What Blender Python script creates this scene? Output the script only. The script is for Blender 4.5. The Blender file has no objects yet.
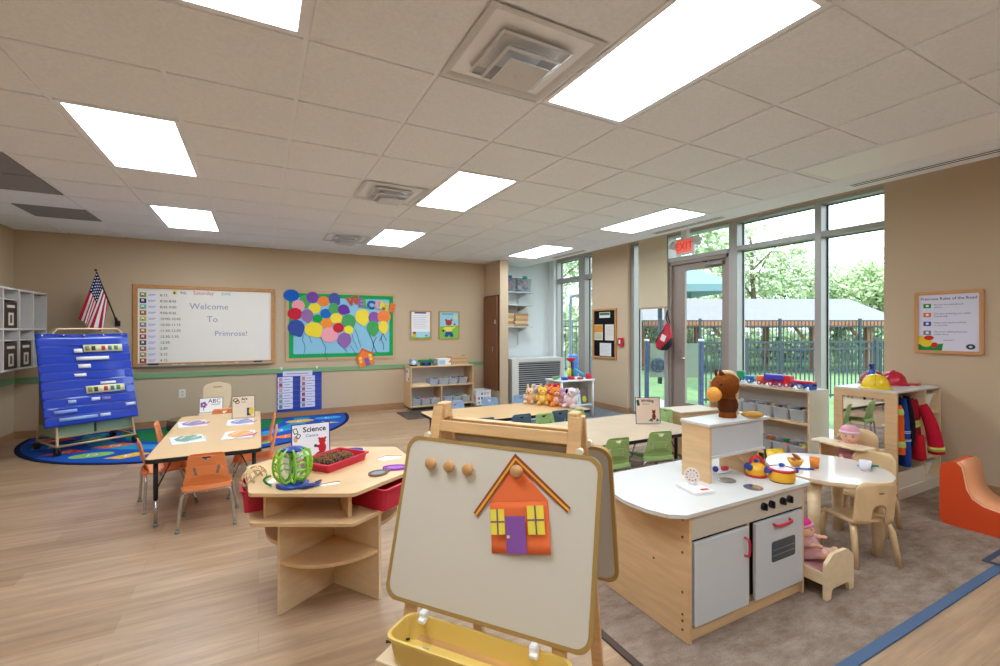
import bpy, bmesh, math, random
from math import sin, cos, pi, radians as R
from mathutils import Matrix, Vector, noise
from mathutils.geometry import tessellate_polygon
random.seed(7)
S = bpy.context.scene
C = S.collection
# ---------------------------------------------------------------- materials
def lin(h):
    v = [int(h[i:i+2], 16)/255 for i in (0, 2, 4)]
    return tuple([(c/12.92 if c <= .04045 else ((c+.055)/1.055)**2.4) for c in v] + [1])
MATS = {}
def mat(name, hexc, rough=.5, metal=0, bump=0, bscale=200, emit=0, var=0, vscale=6, vstretch=(1, 1, 1), spec=.5, alpha=1, coat=0, trans=0):
    if name in MATS: return MATS[name]
    m = bpy.data.materials.new(name); m.use_nodes = True
    nt = m.node_tree; b = nt.nodes['Principled BSDF']
    b.inputs['Base Color'].default_value = lin(hexc)
    b.inputs['Roughness'].default_value = rough
    b.inputs['Metallic'].default_value = metal
    b.inputs['Specular IOR Level'].default_value = spec
    b.inputs['Coat Weight'].default_value = coat
    b.inputs['Transmission Weight'].default_value = trans
    if alpha < 1: b.inputs['Alpha'].default_value = alpha
    if emit:
        b.inputs['Emission Color'].default_value = lin(hexc); b.inputs['Emission Strength'].default_value = emit
    if var or bump:
        tc = nt.nodes.new('ShaderNodeTexCoord')
    if var:
        mp = nt.nodes.new('ShaderNodeMapping'); mp.inputs['Scale'].default_value = vstretch
        nt.links.new(tc.outputs['Object'], mp.inputs[0])
        n = nt.nodes.new('ShaderNodeTexNoise'); n.inputs['Scale'].default_value = vscale; n.inputs['Detail'].default_value = 5
        nt.links.new(mp.outputs[0], n.inputs['Vector'])
        mr = nt.nodes.new('ShaderNodeMapRange'); mr.inputs[1].default_value = .3; mr.inputs[2].default_value = .7
        mr.inputs[3].default_value = 1-var; mr.inputs[4].default_value = 1+var*.6
        nt.links.new(n.outputs['Fac'], mr.inputs[0])
        mx = nt.nodes.new('ShaderNodeVectorMath'); mx.operation = 'SCALE'
        mx.inputs[0].default_value = lin(hexc)[:3]
        nt.links.new(mr.outputs[0], mx.inputs['Scale']); nt.links.new(mx.outputs[0], b.inputs['Base Color'])
    if bump:
        n2 = nt.nodes.new('ShaderNodeTexNoise'); n2.inputs['Scale'].default_value = bscale; n2.inputs['Detail'].default_value = 3
        nt.links.new(tc.outputs['Object'], n2.inputs['Vector'])
        bp = nt.nodes.new('ShaderNodeBump'); bp.inputs['Strength'].default_value = bump; bp.inputs['Distance'].default_value = .01
        nt.links.new(n2.outputs['Fac'], bp.inputs['Height']); nt.links.new(bp.outputs[0], b.inputs['Normal'])
    MATS[name] = m
    return m
def paint(hexc, rough=.55): return mat('paint_'+hexc, hexc, rough)
def cloth(hexc): return mat('cloth_'+hexc, hexc, .95, bump=.25, bscale=300, spec=.15)
def plush(hexc): return mat('plush_'+hexc, hexc, 1, bump=.7, bscale=120, spec=.1, var=.1, vscale=40)
def plastic(hexc, rough=.35): return mat('plastic_'+hexc, hexc, rough, spec=.5)
def paper(hexc): return mat('paper_'+hexc, hexc, .85, spec=.2)
maple = mat('maple', 'DCB587', .42, var=.10, vscale=5, vstretch=(1, 1, 9))
mapleX = mat('maple_long', 'E2BF90', .42, var=.10, vscale=5, vstretch=(1, 9, 9))
mapleL = mat('maple_light', 'E9CFA6', .4, var=.07, vscale=5, vstretch=(2, 2, 8))
pine = mat('pine', 'DDB07A', .45, var=.16, vscale=4, vstretch=(1.2, 10, 10))
oak = mat('oak_frame', 'C08A52', .45, var=.15, vscale=12, vstretch=(3, 1, 3))
laminate = mat('laminate_maple_top', 'DDB684', .3, var=.05, vscale=6, vstretch=(1, 8, 1))
whitelam = mat('white_laminate', 'D0CDC8', .3)
greylam = mat('grey_laminate', 'C9CACB', .4)
chrome = mat('chrome', 'C9CBCE', .22, 1)
black = mat('black_plastic', '17171A', .45)
white = mat('white_plastic', 'EFEFEC', .45)
clear = None
def glassy(name, hexc, mixf, rough=.05):
    m = bpy.data.materials.new(name); m.use_nodes = True; nt = m.node_tree; nt.nodes.clear()
    o = nt.nodes.new('ShaderNodeOutputMaterial'); mx = nt.nodes.new('ShaderNodeMixShader')
    t = nt.nodes.new('ShaderNodeBsdfTransparent'); t.inputs[0].default_value = lin(hexc)
    g = nt.nodes.new('ShaderNodeBsdfPrincipled'); g.inputs['Base Color'].default_value = lin('E8ECEE'); g.inputs['Roughness'].default_value = rough
    f = nt.nodes.new('ShaderNodeLayerWeight'); f.inputs[0].default_value = .25
    a = nt.nodes.new('ShaderNodeMath'); a.operation = 'MULTIPLY_ADD'; a.inputs[1].default_value = .25; a.inputs[2].default_value = mixf
    nt.links.new(f.outputs['Facing'], a.inputs[0]); nt.links.new(a.outputs[0], mx.inputs[0])
    nt.links.new(t.outputs[0], mx.inputs[1]); nt.links.new(g.outputs[0], mx.inputs[2]); nt.links.new(mx.outputs[0], o.inputs[0])
    return m
clearbin = glassy('clear_bin_plastic', 'F4F6FA', .27, .3)
def glass_pane():
    m = bpy.data.materials.new('window_glass'); m.use_nodes = True; nt = m.node_tree; nt.nodes.clear()
    o = nt.nodes.new('ShaderNodeOutputMaterial'); mx = nt.nodes.new('ShaderNodeMixShader')
    t = nt.nodes.new('ShaderNodeBsdfTransparent'); t.inputs[0].default_value = (.93, .97, .97, 1)
    g = nt.nodes.new('ShaderNodeBsdfGlossy'); g.inputs['Roughness'].default_value = 0
    f = nt.nodes.new('ShaderNodeMath'); f.operation = 'MULTIPLY'; f.inputs[1].default_value = .35; lw = nt.nodes.new('ShaderNodeLayerWeight'); lw.inputs[0].default_value = .2; nt.links.new(lw.outputs['Facing'], f.inputs[0])
    nt.links.new(f.outputs[0], mx.inputs[0]); nt.links.new(t.outputs[0], mx.inputs[1]); nt.links.new(g.outputs[0], mx.inputs[2]); nt.links.new(mx.outputs[0], o.inputs[0])
    return m
pane = glass_pane()
# ---------------------------------------------------------------- mesh builder
class MB:
    def __init__(s, m=None):
        s.v = []; s.f = []; s.mi = []; s.sm = []; s.mats = []; s.M = Matrix(); s.cur = 0
        if m: s.mat(m)
    def mat(s, m):
        if m not in s.mats: s.mats.append(m)
        s.cur = s.mats.index(m); return s
    def at(s, x=0, y=0, z=0, rx=0, ry=0, rz=0):
        s.M = Matrix.Translation((x, y, z)) @ Matrix.Rotation(R(rz), 4, 'Z') @ Matrix.Rotation(R(ry), 4, 'Y') @ Matrix.Rotation(R(rx), 4, 'X'); return s
    def add(s, vs, fs, smooth=False):
        n = len(s.v); s.v += [tuple(s.M @ Vector(p)) for p in vs]
        for f in fs: s.f.append([n+i for i in f]); s.mi.append(s.cur); s.sm.append(smooth)
        return s
    def box(s, x0, x1, y0, y1, z0, z1, c=0):
        if c:   # chamfered box: prism with cut corners is enough at this scale
            c = min(c, (x1-x0)*.45, (y1-y0)*.45, (z1-z0)*.45)
            vs = []; 
            for (i, X) in ((0, x0), (1, x1)):
                for (j, Y) in ((0, y0), (1, y1)):
                    for (k, Z) in ((0, z0), (1, z1)):
                        dx, dy, dz = (c if i == 0 else -c), (c if j == 0 else -c), (c if k == 0 else -c)
                        vs += [(X, Y+dy, Z+dz), (X+dx, Y, Z+dz), (X+dx, Y+dy, Z)]
            ix = lambda i, j, k, a: (i*4+j*2+k)*3+a
            fs = []
            for i in (0, 1):
                q = [ix(i, 0, 0, 0), ix(i, 1, 0, 0), ix(i, 1, 1, 0), ix(i, 0, 1, 0)]; fs.append(q if i else q[::-1])
                q = [ix(0, i, 0, 1), ix(0, i, 1, 1), ix(1, i, 1, 1), ix(1, i, 0, 1)]; fs.append(q if i else q[::-1])
                q = [ix(0, 0, i, 2), ix(1, 0, i, 2), ix(1, 1, i, 2), ix(0, 1, i, 2)]; fs.append(q if i else q[::-1])
            for i in (0, 1):
                for j in (0, 1):
                    q = [ix(i, j, 0, 0), ix(i, j, 1, 0), ix(i, j, 1, 1), ix(i, j, 0, 1)]; fs.append(q if i == j else q[::-1])
                    q = [ix(i, 0, j, 0), ix(i, 1, j, 0), ix(i, 1, j, 2), ix(i, 0, j, 2)]; fs.append(q[::-1] if i == j else q)
                    q = [ix(0, i, j, 1), ix(1, i, j, 1), ix(1, i, j, 2), ix(0, i, j, 2)]; fs.append(q if i == j else q[::-1])
                    for k in (0, 1):
                        q = [ix(i, j, k, 0), ix(i, j, k, 1), ix(i, j, k, 2)]; fs.append(q if (i+j+k) % 2 else q[::-1])
            return s.add(vs, fs)
        vs = [(x, y, z) for x in (x0, x1) for y in (y0, y1) for z in (z0, z1)]
        return s.add(vs, [(0, 1, 3, 2), (4, 6, 7, 5), (0, 4, 5, 1), (2, 3, 7, 6), (0, 2, 6, 4), (1, 5, 7, 3)])
    def plate(s, out, holes=(), t0=0, t1=.01, plane='xz', warp=None, smooth=False):
        """extruded polygon with holes. plane xz: thickness along y; plane xy: thickness along z"""
        loops = [list(out)]+[list(h) for h in holes]
        flat = [p for l in loops for p in l]
        tris = tessellate_polygon([[Vector((p[0], p[1], 0)) for p in l] for l in loops])
        def P(p, t):
            q = (p[0], t, p[1]) if plane == 'xz' else ((p[0], p[1], t) if plane == 'xy' else (t, p[0], p[1]))
            return warp(*q) if warp else q
        n = len(flat); vs = [P(p, t0) for p in flat]+[P(p, t1) for p in flat]
        fs = [tuple(t) for t in tris]+[tuple(n+i for i in t[::-1]) for t in tris]
        k = 0
        for l in loops:
            m = len(l)
            for i in range(m):
                a, b = k+i, k+(i+1) % m
                fs.append((a, b, n+b, n+a))
            k += m
        return s.add(vs, fs, smooth)
    def grid(s, fn, nu, nv, closed=False, smooth=True, thick=0):
        vs = [fn(i/nu, j/nv) for i in range(nu+1) for j in range(nv+1)]
        fs = [(i*(nv+1)+j, (i+1)*(nv+1)+j, (i+1)*(nv+1)+j+1, i*(nv+1)+j+1) for i in range(nu) for j in range(nv)]
        return s.add(vs, fs, smooth)
    def sheet(s, fn, nu, nv, off, smooth=True):
        """surface with thickness: fn(u,v)->point, off = vector offset or fn"""
        A = [Vector(fn(i/nu, j/nv)) for i in range(nu+1) for j in range(nv+1)]
        B = [a+Vector(off) for a in A]; n = len(A); w = nv+1
        fs = []
        for i in range(nu):
            for j in range(nv):
                q = (i*w+j, (i+1)*w+j, (i+1)*w+j+1, i*w+j+1); fs += [q, tuple(n+k for k in q[::-1])]
        rim = [(i*w, (i+1)*w) for i in range(nu)]+[((i+1)*w+nv, i*w+nv) for i in range(nu)]+[(j+1, j) for j in range(nv)]+[(nu*w+j, nu*w+j+1) for j in range(nv)]
        s.add([tuple(p) for p in A+B], fs, smooth)
        base = len(s.v)-2*n
        for a, b in rim: s.f.append([base+a, base+n+a, base+n+b, base+b]); s.mi.append(s.cur); s.sm.append(False)
        return s
    def tube(s, pts, r, n=8, caps=True, closed=False):
        pts = [Vector(p) for p in pts]; m = len(pts); vs = []; up = None
        rs = r if isinstance(r, (list, tuple)) else [r]*m
        for i, p in enumerate(pts):
            a = pts[(i-1) % m] if (i > 0 or closed) else p; b = pts[(i+1) % m] if (i < m-1 or closed) else p
            d = (b-a).normalized()
            if up is None:
                up = Vector((0, 0, 1)) if abs(d.z) < .9 else Vector((1, 0, 0))
            sd = d.cross(up)
            if sd.length < 1e-6: sd = d.orthogonal()
            sd.normalize(); up = sd.cross(d).normalized()
            for k in range(n):
                t = 2*pi*k/n; vs.append(tuple(p+(sd*cos(t)+up*sin(t))*rs[i]))
        fs = []
        for i in range(m if closed else m-1):
            j = (i+1) % m
            for k in range(n): fs.append((i*n+k, i*n+(k+1) % n, j*n+(k+1) % n, j*n+k))
        s.add(vs, fs, True)
        if caps and not closed:
            s.add(vs[:n], [tuple(range(n))[::-1]]); s.add(vs[-n:], [tuple(range(n))])
        return s
    def lathe(s, prof, n=24, c=(0, 0, 0), sx=1, sy=1, smooth=True):
        vs = []; fs = []; m = len(prof)
        for k in range(n):
            t = 2*pi*k/n
            for (r, z) in prof: vs.append((c[0]+r*cos(t)*sx, c[1]+r*sin(t)*sy, c[2]+z))
        for k in range(n):
            for i in range(m-1):
                a, b = k*m+i, ((k+1) % n)*m+i; fs.append((a, b, b+1, a+1))
        return s.add(vs, fs, smooth)
    def cyl(s, x, y, z0, z1, r, n=20, r2=None):
        r2 = r if r2 is None else r2
        s.lathe([(r, z0), (r2, z1)], n, (x, y, 0))
        ring = lambda rr, z: [(x+rr*cos(2*pi*k/n), y+rr*sin(2*pi*k/n), z) for k in range(n)]
        s.add(ring(r, z0), [tuple(range(n))[::-1]]); return s.add(ring(r2, z1), [tuple(range(n))])
    def ball(s, c, r, n=14, m=9, rot=None):
        if not isinstance(r, (tuple, list)): r = (r, r, r)
        vs = []; fs = []
        for i in range(m+1):
            p = pi*i/m
            for k in range(n):
                t = 2*pi*k/n; q = Vector((r[0]*sin(p)*cos(t), r[1]*sin(p)*sin(t), -r[2]*cos(p)))
                if rot: q = rot @ q
                vs.append((c[0]+q.x, c[1]+q.y, c[2]+q.z))
        for i in range(m):
            for k in range(n): fs.append((i*n+k, i*n+(k+1) % n, (i+1)*n+(k+1) % n, (i+1)*n+k))
        return s.add(vs, fs, True)
    def text(s, txt, size, x=0, z=0, y=-.001, depth=.0008, bold=0, align='LEFT', plane='xz'):
        cu = bpy.data.curves.new('t', 'FONT'); cu.body = txt; cu.size = size; cu.extrude = depth; cu.offset = bold; cu.align_x = align; cu.resolution_u = 2
        o = bpy.data.objects.new('t', cu); C.objects.link(o)
        dg = bpy.context.evaluated_depsgraph_get(); me = o.evaluated_get(dg).to_mesh()
        vs = [(v.co.x+x, y-v.co.z, v.co.y+z) if plane == 'xz' else (v.co.x+x, v.co.y+y, v.co.z+z) for v in me.vertices]
        s.add(vs, [tuple(p.vertices) for p in me.polygons])
        bpy.data.objects.remove(o); bpy.data.curves.remove(cu); return s
    def build(s, name, parent=None, loc=(0, 0, 0), rz=0, bev=0, sub=0, rot=None):
        me = bpy.data.meshes.new(name); me.from_pydata(s.v, [], s.f)
        for m in s.mats: me.materials.append(m)
        me.polygons.foreach_set('material_index', s.mi); me.polygons.foreach_set('use_smooth', s.sm)
        bm = bmesh.new(); bm.from_mesh(me); bmesh.ops.remove_doubles(bm, verts=bm.verts, dist=1e-5)
        bmesh.ops.recalc_face_normals(bm, faces=bm.faces); bm.to_mesh(me); bm.free(); me.update()
        o = bpy.data.objects.new(name, me); C.objects.link(o); o.location = loc
        o.rotation_euler = rot if rot else (0, 0, R(rz))
        if parent: o.parent = parent
        if bev:
            b = o.modifiers.new('Bevel', 'BEVEL'); b.width = bev; b.segments = 2; b.limit_method = 'ANGLE'; b.angle_limit = R(50)
        if sub:
            b = o.modifiers.new('Subsurf', 'SUBSURF'); b.levels = b.render_levels = sub
        return o
def tag(o, label=None, cat=None, group=None, kind=None):
    if label: o['label'] = label
    if cat: o['category'] = cat
    if group: o['group'] = group
    if kind: o['kind'] = kind
    return o
def thing(name, label, cat, loc=(0, 0, 0), rz=0, group=None):
    o = bpy.data.objects.new(name, None); C.objects.link(o); o.location = loc; o.rotation_euler = (0, 0, R(rz))
    o.empty_display_size = .05
    return tag(o, label, cat, group)
def struct(o): o['kind'] = 'structure'; return o
def copy_tree(o, parent=None):
    c = o.copy(); C.objects.link(c)
    if parent: c.parent = parent
    for ch in [x for x in bpy.data.objects if x.parent == o]: copy_tree(ch, c)
    return c
def dup(o, loc, rz, label, group=None, cat=None):
    c = copy_tree(o); c.location = loc; c.rotation_euler = (0, 0, R(rz)); c['label'] = label
    if group: c['group'] = group
    if cat: c['category'] = cat
    return c
def rrect(x0, x1, z0, z1, r, n=4):
    p = []
    for (cx, cz, a) in ((x1-r, z1-r, 0), (x0+r, z1-r, 90), (x0+r, z0+r, 180), (x1-r, z0+r, 270)):
        for k in range(n+1):
            t = R(a+90*k/n); p.append((cx+r*cos(t), cz+r*sin(t)))
    return p
def rpoly(pts, rad, n=4):
    """polygon with rounded corners; rad scalar or list"""
    out = []; m = len(pts)
    for i, p in enumerate(pts):
        r = rad[i] if isinstance(rad, (list, tuple)) else rad
        p = Vector(p); a = Vector(pts[i-1])-p; b = Vector(pts[(i+1) % m])-p
        if r < 1e-5: out.append(tuple(p)); continue
        ang = a.angle(b); d = min(r/math.tan(ang/2), a.length*.49, b.length*.49)
        A = p+a.normalized()*d; B = p+b.normalized()*d
        for k in range(n+1):
            t = k/n; q = A*(1-t)**2+p*2*t*(1-t)+B*t*t; out.append((q.x, q.y))
    return out
def ell(cx, cy, a, b, n=24, a0=0): return [(cx+a*cos(2*pi*k/n+a0), cy+b*sin(2*pi*k/n+a0)) for k in range(n)]
def arc(cx, cy, r, a0, a1, n=10): return [(cx+r*cos(R(a0+(a1-a0)*k/n)), cy+r*sin(R(a0+(a1-a0)*k/n))) for k in range(n+1)]
def smoothpath(pts, n=6):
    P = [Vector(p) for p in pts]; out = []
    for i in range(len(P)-1):
        p0 = P[max(i-1, 0)]; p1 = P[i]; p2 = P[i+1]; p3 = P[min(i+2, len(P)-1)]
        for k in range(n):
            t = k/n; out.append(.5*((2*p1)+(p2-p0)*t+(2*p0-5*p1+4*p2-p3)*t*t+(3*p1-p0-3*p2+p3)*t**3))
    out.append(P[-1]); return out
LIGHT = 12.8
SKY = 2.9; SUN = 2.4; EXPO = 0.5
# ================================================================= the room
HC = 1.42; CZ = 2.707; YB = 8.15; XL = -2.79; XR = 5.48; YF = -4.0
T = .6096; GX = -1.031; GY = .9755
wallm = mat('wall_paint', 'C6AF93', .8, bump=.03, bscale=400, spec=.2)
walllow = mat('wall_paint_lower', 'C3B5A0', .8, spec=.2)
whitewall = mat('wall_paint_white', 'DCE0E0', .8, spec=.2)
ceilm = mat('ceiling_tile', 'F2F5FA', .9, bump=.35, bscale=260, spec=.1, var=.05, vscale=60)
gridm = mat('ceiling_grid_white', 'F2F5FA', .6)
gyp = mat('ceiling_gypsum', 'EEF2F8', .8)
alum = mat('aluminium_frame', 'A6A29D', .4, .25)
doorfr = mat('door_frame_taupe', '97887E', .45, .2)
# floor: planks along X
fm = bpy.data.materials.new('vinyl_plank_floor'); fm.use_nodes = True; nt = fm.node_tree; b = nt.nodes['Principled BSDF']
tc = nt.nodes.new('ShaderNodeTexCoord')
br = nt.nodes.new('ShaderNodeTexBrick'); br.inputs['Scale'].default_value = 1; br.inputs['Brick Width'].default_value = 1.2; br.inputs['Row Height'].default_value = .152
br.inputs['Mortar Size'].default_value = .0008; br.inputs['Bias'].default_value = 0
br.inputs['Color1'].default_value = lin('BA9B7D'); br.inputs['Color2'].default_value = lin('A58567'); br.inputs['Mortar'].default_value = lin('94795F')
nt.links.new(tc.outputs['Object'], br.inputs['Vector'])
mp = nt.nodes.new('ShaderNodeMapping'); mp.inputs['Scale'].default_value = (1.2, 14, 1); nt.links.new(tc.outputs['Object'], mp.inputs[0])
n1 = nt.nodes.new('ShaderNodeTexNoise'); n1.inputs['Scale'].default_value = 1.6; n1.inputs['Detail'].default_value = 8; n1.inputs['Roughness'].default_value = .65; nt.links.new(mp.outputs[0], n1.inputs['Vector'])
mr = nt.nodes.new('ShaderNodeMapRange'); mr.inputs[1].default_value = .3; mr.inputs[2].default_value = .7; mr.inputs[3].default_value = .72; mr.inputs[4].default_value = 1.16; nt.links.new(n1.outputs['Fac'], mr.inputs[0])
vm = nt.nodes.new('ShaderNodeVectorMath'); vm.operation = 'SCALE'; nt.links.new(br.outputs['Color'], vm.inputs[0]); nt.links.new(mr.outputs[0], vm.inputs['Scale']); nt.links.new(vm.outputs[0], b.inputs['Base Color'])
b.inputs['Roughness'].default_value = .38; b.inputs['Specular IOR Level'].default_value = .45
struct(MB(fm).box(XL-.2, XR+.3, YF-.2, YB+.2, -.1, 0).build('floor'))
# walls
w = MB(wallm).box(XL-.2, 3.96, YB, YB+.2, -.1, 3.1); w.mat(whitewall).box(3.96, XR+.3, YB, YB+.2, -.1, 3.1)
struct(w.build('wall_back'))
struct(MB(wallm).box(3.96, 4.13, 7.5, YB-.0005, 0, CZ).build('wall_alcove'))
struct(MB(wallm).box(XL-.2, XL, YF-.2, YB, -.1, 3.1).build('wall_left'))
struct(MB(wallm).box(XL, XR+.3, YF-.2, YF, -.1, 3.1).build('wall_front'))
w = MB(wallm).box(XR, XR+.3, YF, 2.237, -.1, 3.1)           # pier right of the window
w.box(XR, XR+.3, 5.80, 6.725, -.1, 3.1)
w.mat(whitewall).box(XR, XR+.22, 7.97, YB, -.1, 3.1)
w.mat(wallm).box(XR+.05, XR+.3, 2.237, 5.8, 2.86, 3.1); w.box(XR+.05, XR+.3, 6.725, 7.97, 2.86, 3.1)
struct(w.build('wall_right'))
base = mat('wood_baseboard', 'A9805C', .5, var=.12, vscale=8, vstretch=(1, 1, 6))
struct(MB(base).box(XL, 3.95, YB-.012, YB, 0, .1).build('baseboard_back', bev=.003))
struct(MB(base).box(XL, XL+.012, YF, YB-.012, 0, .1).build('baseboard_left', bev=.003))
bb = MB(base).box(XR-.012, XR, YF, 2.237, 0, .1).box(XR-.012, XR, 5.80, 6.725, 0, .1).box(XR-.012, XR+.2, 5.79, 5.80, 0, .1)
struct(bb.build('baseboard_right', bev=.003))
green = mat('green_rail', '7FA577', .5)
struct(MB(green).box(XL, 3.95, YB-.018, YB, .716, .79).build('trim_1', bev=.004))
struct(MB(green).box(XL, XL+.018, YF, YB-.018, .716, .79).build('trim_2', bev=.004))
# ceiling: lay-in tiles hanging 6 mm below the T grid, border of smooth gypsum, light pocket at the windows
lights = [(4, 0), (1, 0), (0, 4), (4, 4), (0, 8), (4, 8), (8, 4), (8, 8), (8, 0), (1, -4), (4, -4), (8, -4)]   # column, row of the near end
occ = {}
for (k, r) in lights:
    for q in (0, 1): occ[(k, r+q)] = 'light'
diffs = [(3, 1), (3, 5), (3, 9)]
for q in diffs: occ[q] = 'diff'
dark = [(-2, 6), (-2, 7), (-2, 9)]
c = MB(gridm).box(XL-.1, 4.46, YF-.1, YB+.1, CZ+.008, CZ+.05)
ct = MB(ceilm)
for k in range(-3, 9):
    for r in range(-9, 12):
        if (k, r) in occ or (k, r) in dark: continue
        x0, x1 = max(GX+k*T, XL)+.012, GX+(k+1)*T-.012; y0, y1 = max(GY+r*T, YF)+.012, min(GY+(r+1)*T, YB)-.012
        if x1-x0 < .05 or y1-y0 < .05: continue
        c.mat(ceilm).box(x0, x1, y0, y1, CZ-.001, CZ+.008)
c.mat(gyp).box(4.46, 4.87, YF, YB, CZ, CZ+.24).box(4.87, XR+.3, YF, YB+.1, CZ+.24, CZ+.3).box(XL-.1, 4.6, YF-.1, YB+.1, CZ+.05, CZ+.3)
struct(c.build('ceiling'))
for (k, r) in dark:
    o = MB(mat('grey_return_panel', '8E8C8E', .7, bump=.5, bscale=500)).box(GX+k*T+.012, GX+(k+1)*T-.012, GY+r*T+.012, GY+(r+1)*T-.012, CZ-.002, CZ+.007).build('ceiling_panel')
    tag(o, {6: 'dark grey ceiling panel nearest the camera of the three on the left', 7: 'dark grey ceiling panel, middle one of the three on the left', 9: 'dark grey ceiling panel nearest the back wall corner'}[r], 'ceiling panel', 'dark grey ceiling panels')
# troffer lights
def emat(name, s):
    m = bpy.data.materials.new(name); m.use_nodes = True; nt = m.node_tree; nt.nodes.clear()
    o = nt.nodes.new('ShaderNodeOutputMaterial'); e = nt.nodes.new('ShaderNodeEmission'); e.inputs[0].default_value = (.80, .91, 1, 1); e.inputs[1].default_value = s
    nt.links.new(e.outputs[0], o.inputs[0]); return m
lit = emat('troffer_diffuser', LIGHT); dim = mat('troffer_lens_unlit', 'F6F7F8', .5, spec=.5)
lname = {(4, 0): 'large bright ceiling light panel right of the air diffuser at the top of the photo', (1, 0): 'bright ceiling light panel cut by the top edge left of centre',
 (0, 4): 'bright ceiling light panel above the left side of the room, nearer the camera', (4, 4): 'bright ceiling light panel in the middle of the ceiling beside the second air diffuser',
 (0, 8): 'small looking bright ceiling light panel above the whiteboard', (4, 8): 'bright ceiling light panel above the bulletin board right end',
 (8, 4): 'bright ceiling light panel beside the slot vent above the exit door', (8, 8): 'farthest ceiling light panel above the alcove windows', (8, 0): 'unlit glossy ceiling light panel near the right window corner',
 (1, -4): 'ceiling light panel behind the camera, left column', (4, -4): 'ceiling light panel behind the camera, middle column', (8, -4): 'ceiling light panel behind the camera beside the window wall'}
for (k, r) in lights:
    t = thing('ceiling_light', lname[(k, r)], 'ceiling light', (GX+(k+.5)*T, GY+(r+1)*T, CZ-.004), 0, 'ceiling light panels')
    MB(gridm).plate(rrect(-T/2+.012, T/2-.012, -T+.012, T-.012, .002, 1), [rrect(-T/2+.04, T/2-.04, -T+.04, T-.04, .002, 1)], 0, .012, 'xy').build('frame', t)
    MB(dim if (k, r) == (8, 0) else lit).box(-T/2+.04, T/2-.04, -T+.04, T-.04, .004, .008).build('diffuser', t)
# square air diffusers: nested pyramids
dm = mat('diffuser_white_metal', 'D2D2D2', .35)
for i, (k, r) in enumerate(diffs):
    t = thing('air_diffuser', ['large square white air diffuser at the top centre of the photo', 'square air diffuser beside the middle ceiling light panel', 'small looking square air diffuser nearest the bulletin board'][i], 'air vent', (GX+(k+.5)*T, GY+(r+.5)*T, CZ), 0, 'square air diffusers')
    f = MB(dm)
    def ringf(a, za, b_, zb):
        vs = [(sx*a, sy*a, za) for sx, sy in ((-1, -1), (1, -1), (1, 1), (-1, 1))]+[(sx*b_, sy*b_, zb) for sx, sy in ((-1, -1), (1, -1), (1, 1), (-1, 1))]
        f.add(vs, [(j, (j+1) % 4, 4+(j+1) % 4, 4+j) for j in range(4)])
    ringf(.295, -.002, .27, -.002); ringf(.27, -.002, .16, .058); f.build('frame', t)
    for (nm, a, z, bb_, zb) in (('outer_cone', .185, -.016, .125, .030), ('inner_cone', .140, -.050, .09, -.004)):
        f = MB(dm); ringf(a, z, bb_, zb); ringf(a, z, a-.012, z-.006); f.build(nm, t)
    f = MB(dm); f.box(-.104, .104, -.104, .104, -.080, -.076); f.lathe([(0, -.086), (.02, -.086), (.03, -.080)], 20); f.build('centre_plate', t)
    MB(mat('duct_shade', '0D0C0C', .9)).cyl(0, 0, .0605, .075, .19, 28).build('duct_shade_disc', t)  # near-black disc, its colour stands in for the shade up inside the duct
    MB(gyp).plate(ell(0, 0, .21, .21, 24), [], .0755, .08, 'xy').build('backing', t)
# linear slot vents in the gypsum border
for (y0, y1, nm) in ((-1.0, 2.19, 'long dark slot vent above the right wall near the window corner'), (3.4, 4.5, 'slot vent in the ceiling edge above the exit sign'), (5.9, 6.9, 'slot vent in the ceiling edge above the alcove window')):
    s_ = MB(gridm).plate(rrect(-.06, .06, y0, y1, .003, 1), [rrect(-.04, -.008, y0+.03, y1-.03, .001, 1), rrect(.008, .04, y0+.03, y1-.03, .001, 1)], -.006, 0, 'xy')
    s_.mat(mat('slot_dark', '2A2A2C', .8)).box(-.042, .042, y0+.02, y1-.02, -.003, 0)
    tag(s_.build('slot_vent', None, (4.70, 0, CZ)), nm, 'air vent', 'slot vents')
# ---------------- window wall
XF = 5.55; XG = 5.68
def member(name, y0, y1, z0, z1, x0=XF, x1=5.72): return MB(alum).box(x0, x1, y0, y1, z0, z1)
def window(n, y0, y1, cells, mull, trans, zb=.05, zt=2.82):
    f = MB(alum)
    f.box(XF, 5.72, y0, y1, zt, 2.93).box(XF, 5.72, y0, y1, -.02, zb)
    for (a, b_) in mull: f.box(XF, 5.72, a, b_, zb, zt)
    for (a, b_) in cells:
        for (za, zb2) in trans: f.box(XF+.004, 5.70, a, b_, za, zb2)
    o = struct(f.build('window_%d' % n, bev=.004))
    g = MB(pane)
    for (a, b_) in cells: g.box(XG, XG+.008, a, b_, zb, zt)
    g.build('glass', o)
    k = MB(mat('window_gasket', '2E3A48', .6))
    for (a, b_) in cells:
        zs = [zb]+[z for tr in trans for z in tr]+[zt]
        for i in range(0, len(zs), 2):
            z0, z1 = zs[i], zs[i+1]
            for (p, q, r_, s2) in ((a, a+.012, z0, z1), (b_-.012, b_, z0, z1), (a, b_, z0, z0+.012), (a, b_, z1-.012, z1)): k.box(XG-.012, XG-.001, p, q, r_, s2)
    k.build('gasket', o)
    return o
# main window: right of the door
window(1, 2.238, 3.98, [(2.238, 2.847), (2.915, 3.86)], [(2.847, 2.915), (3.86, 3.98)], [(2.452, 2.512)])
# sidelight left of the door, and transom over the door
window(2, 5.001, 5.799, [(5.08, 5.72)], [(5.001, 5.08), (5.72, 5.799)], [])
f = MB(alum).box(XF, 5.72, 3.98, 5.0, 2.82, 2.93).box(XF, 5.72, 3.98, 5.0, 2.44, 2.5)
o = struct(f.build('window_3', bev=.004)); MB(pane).box(XG, XG+.008, 3.98, 5.0, 2.5, 2.82).build('glass', o)
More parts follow.
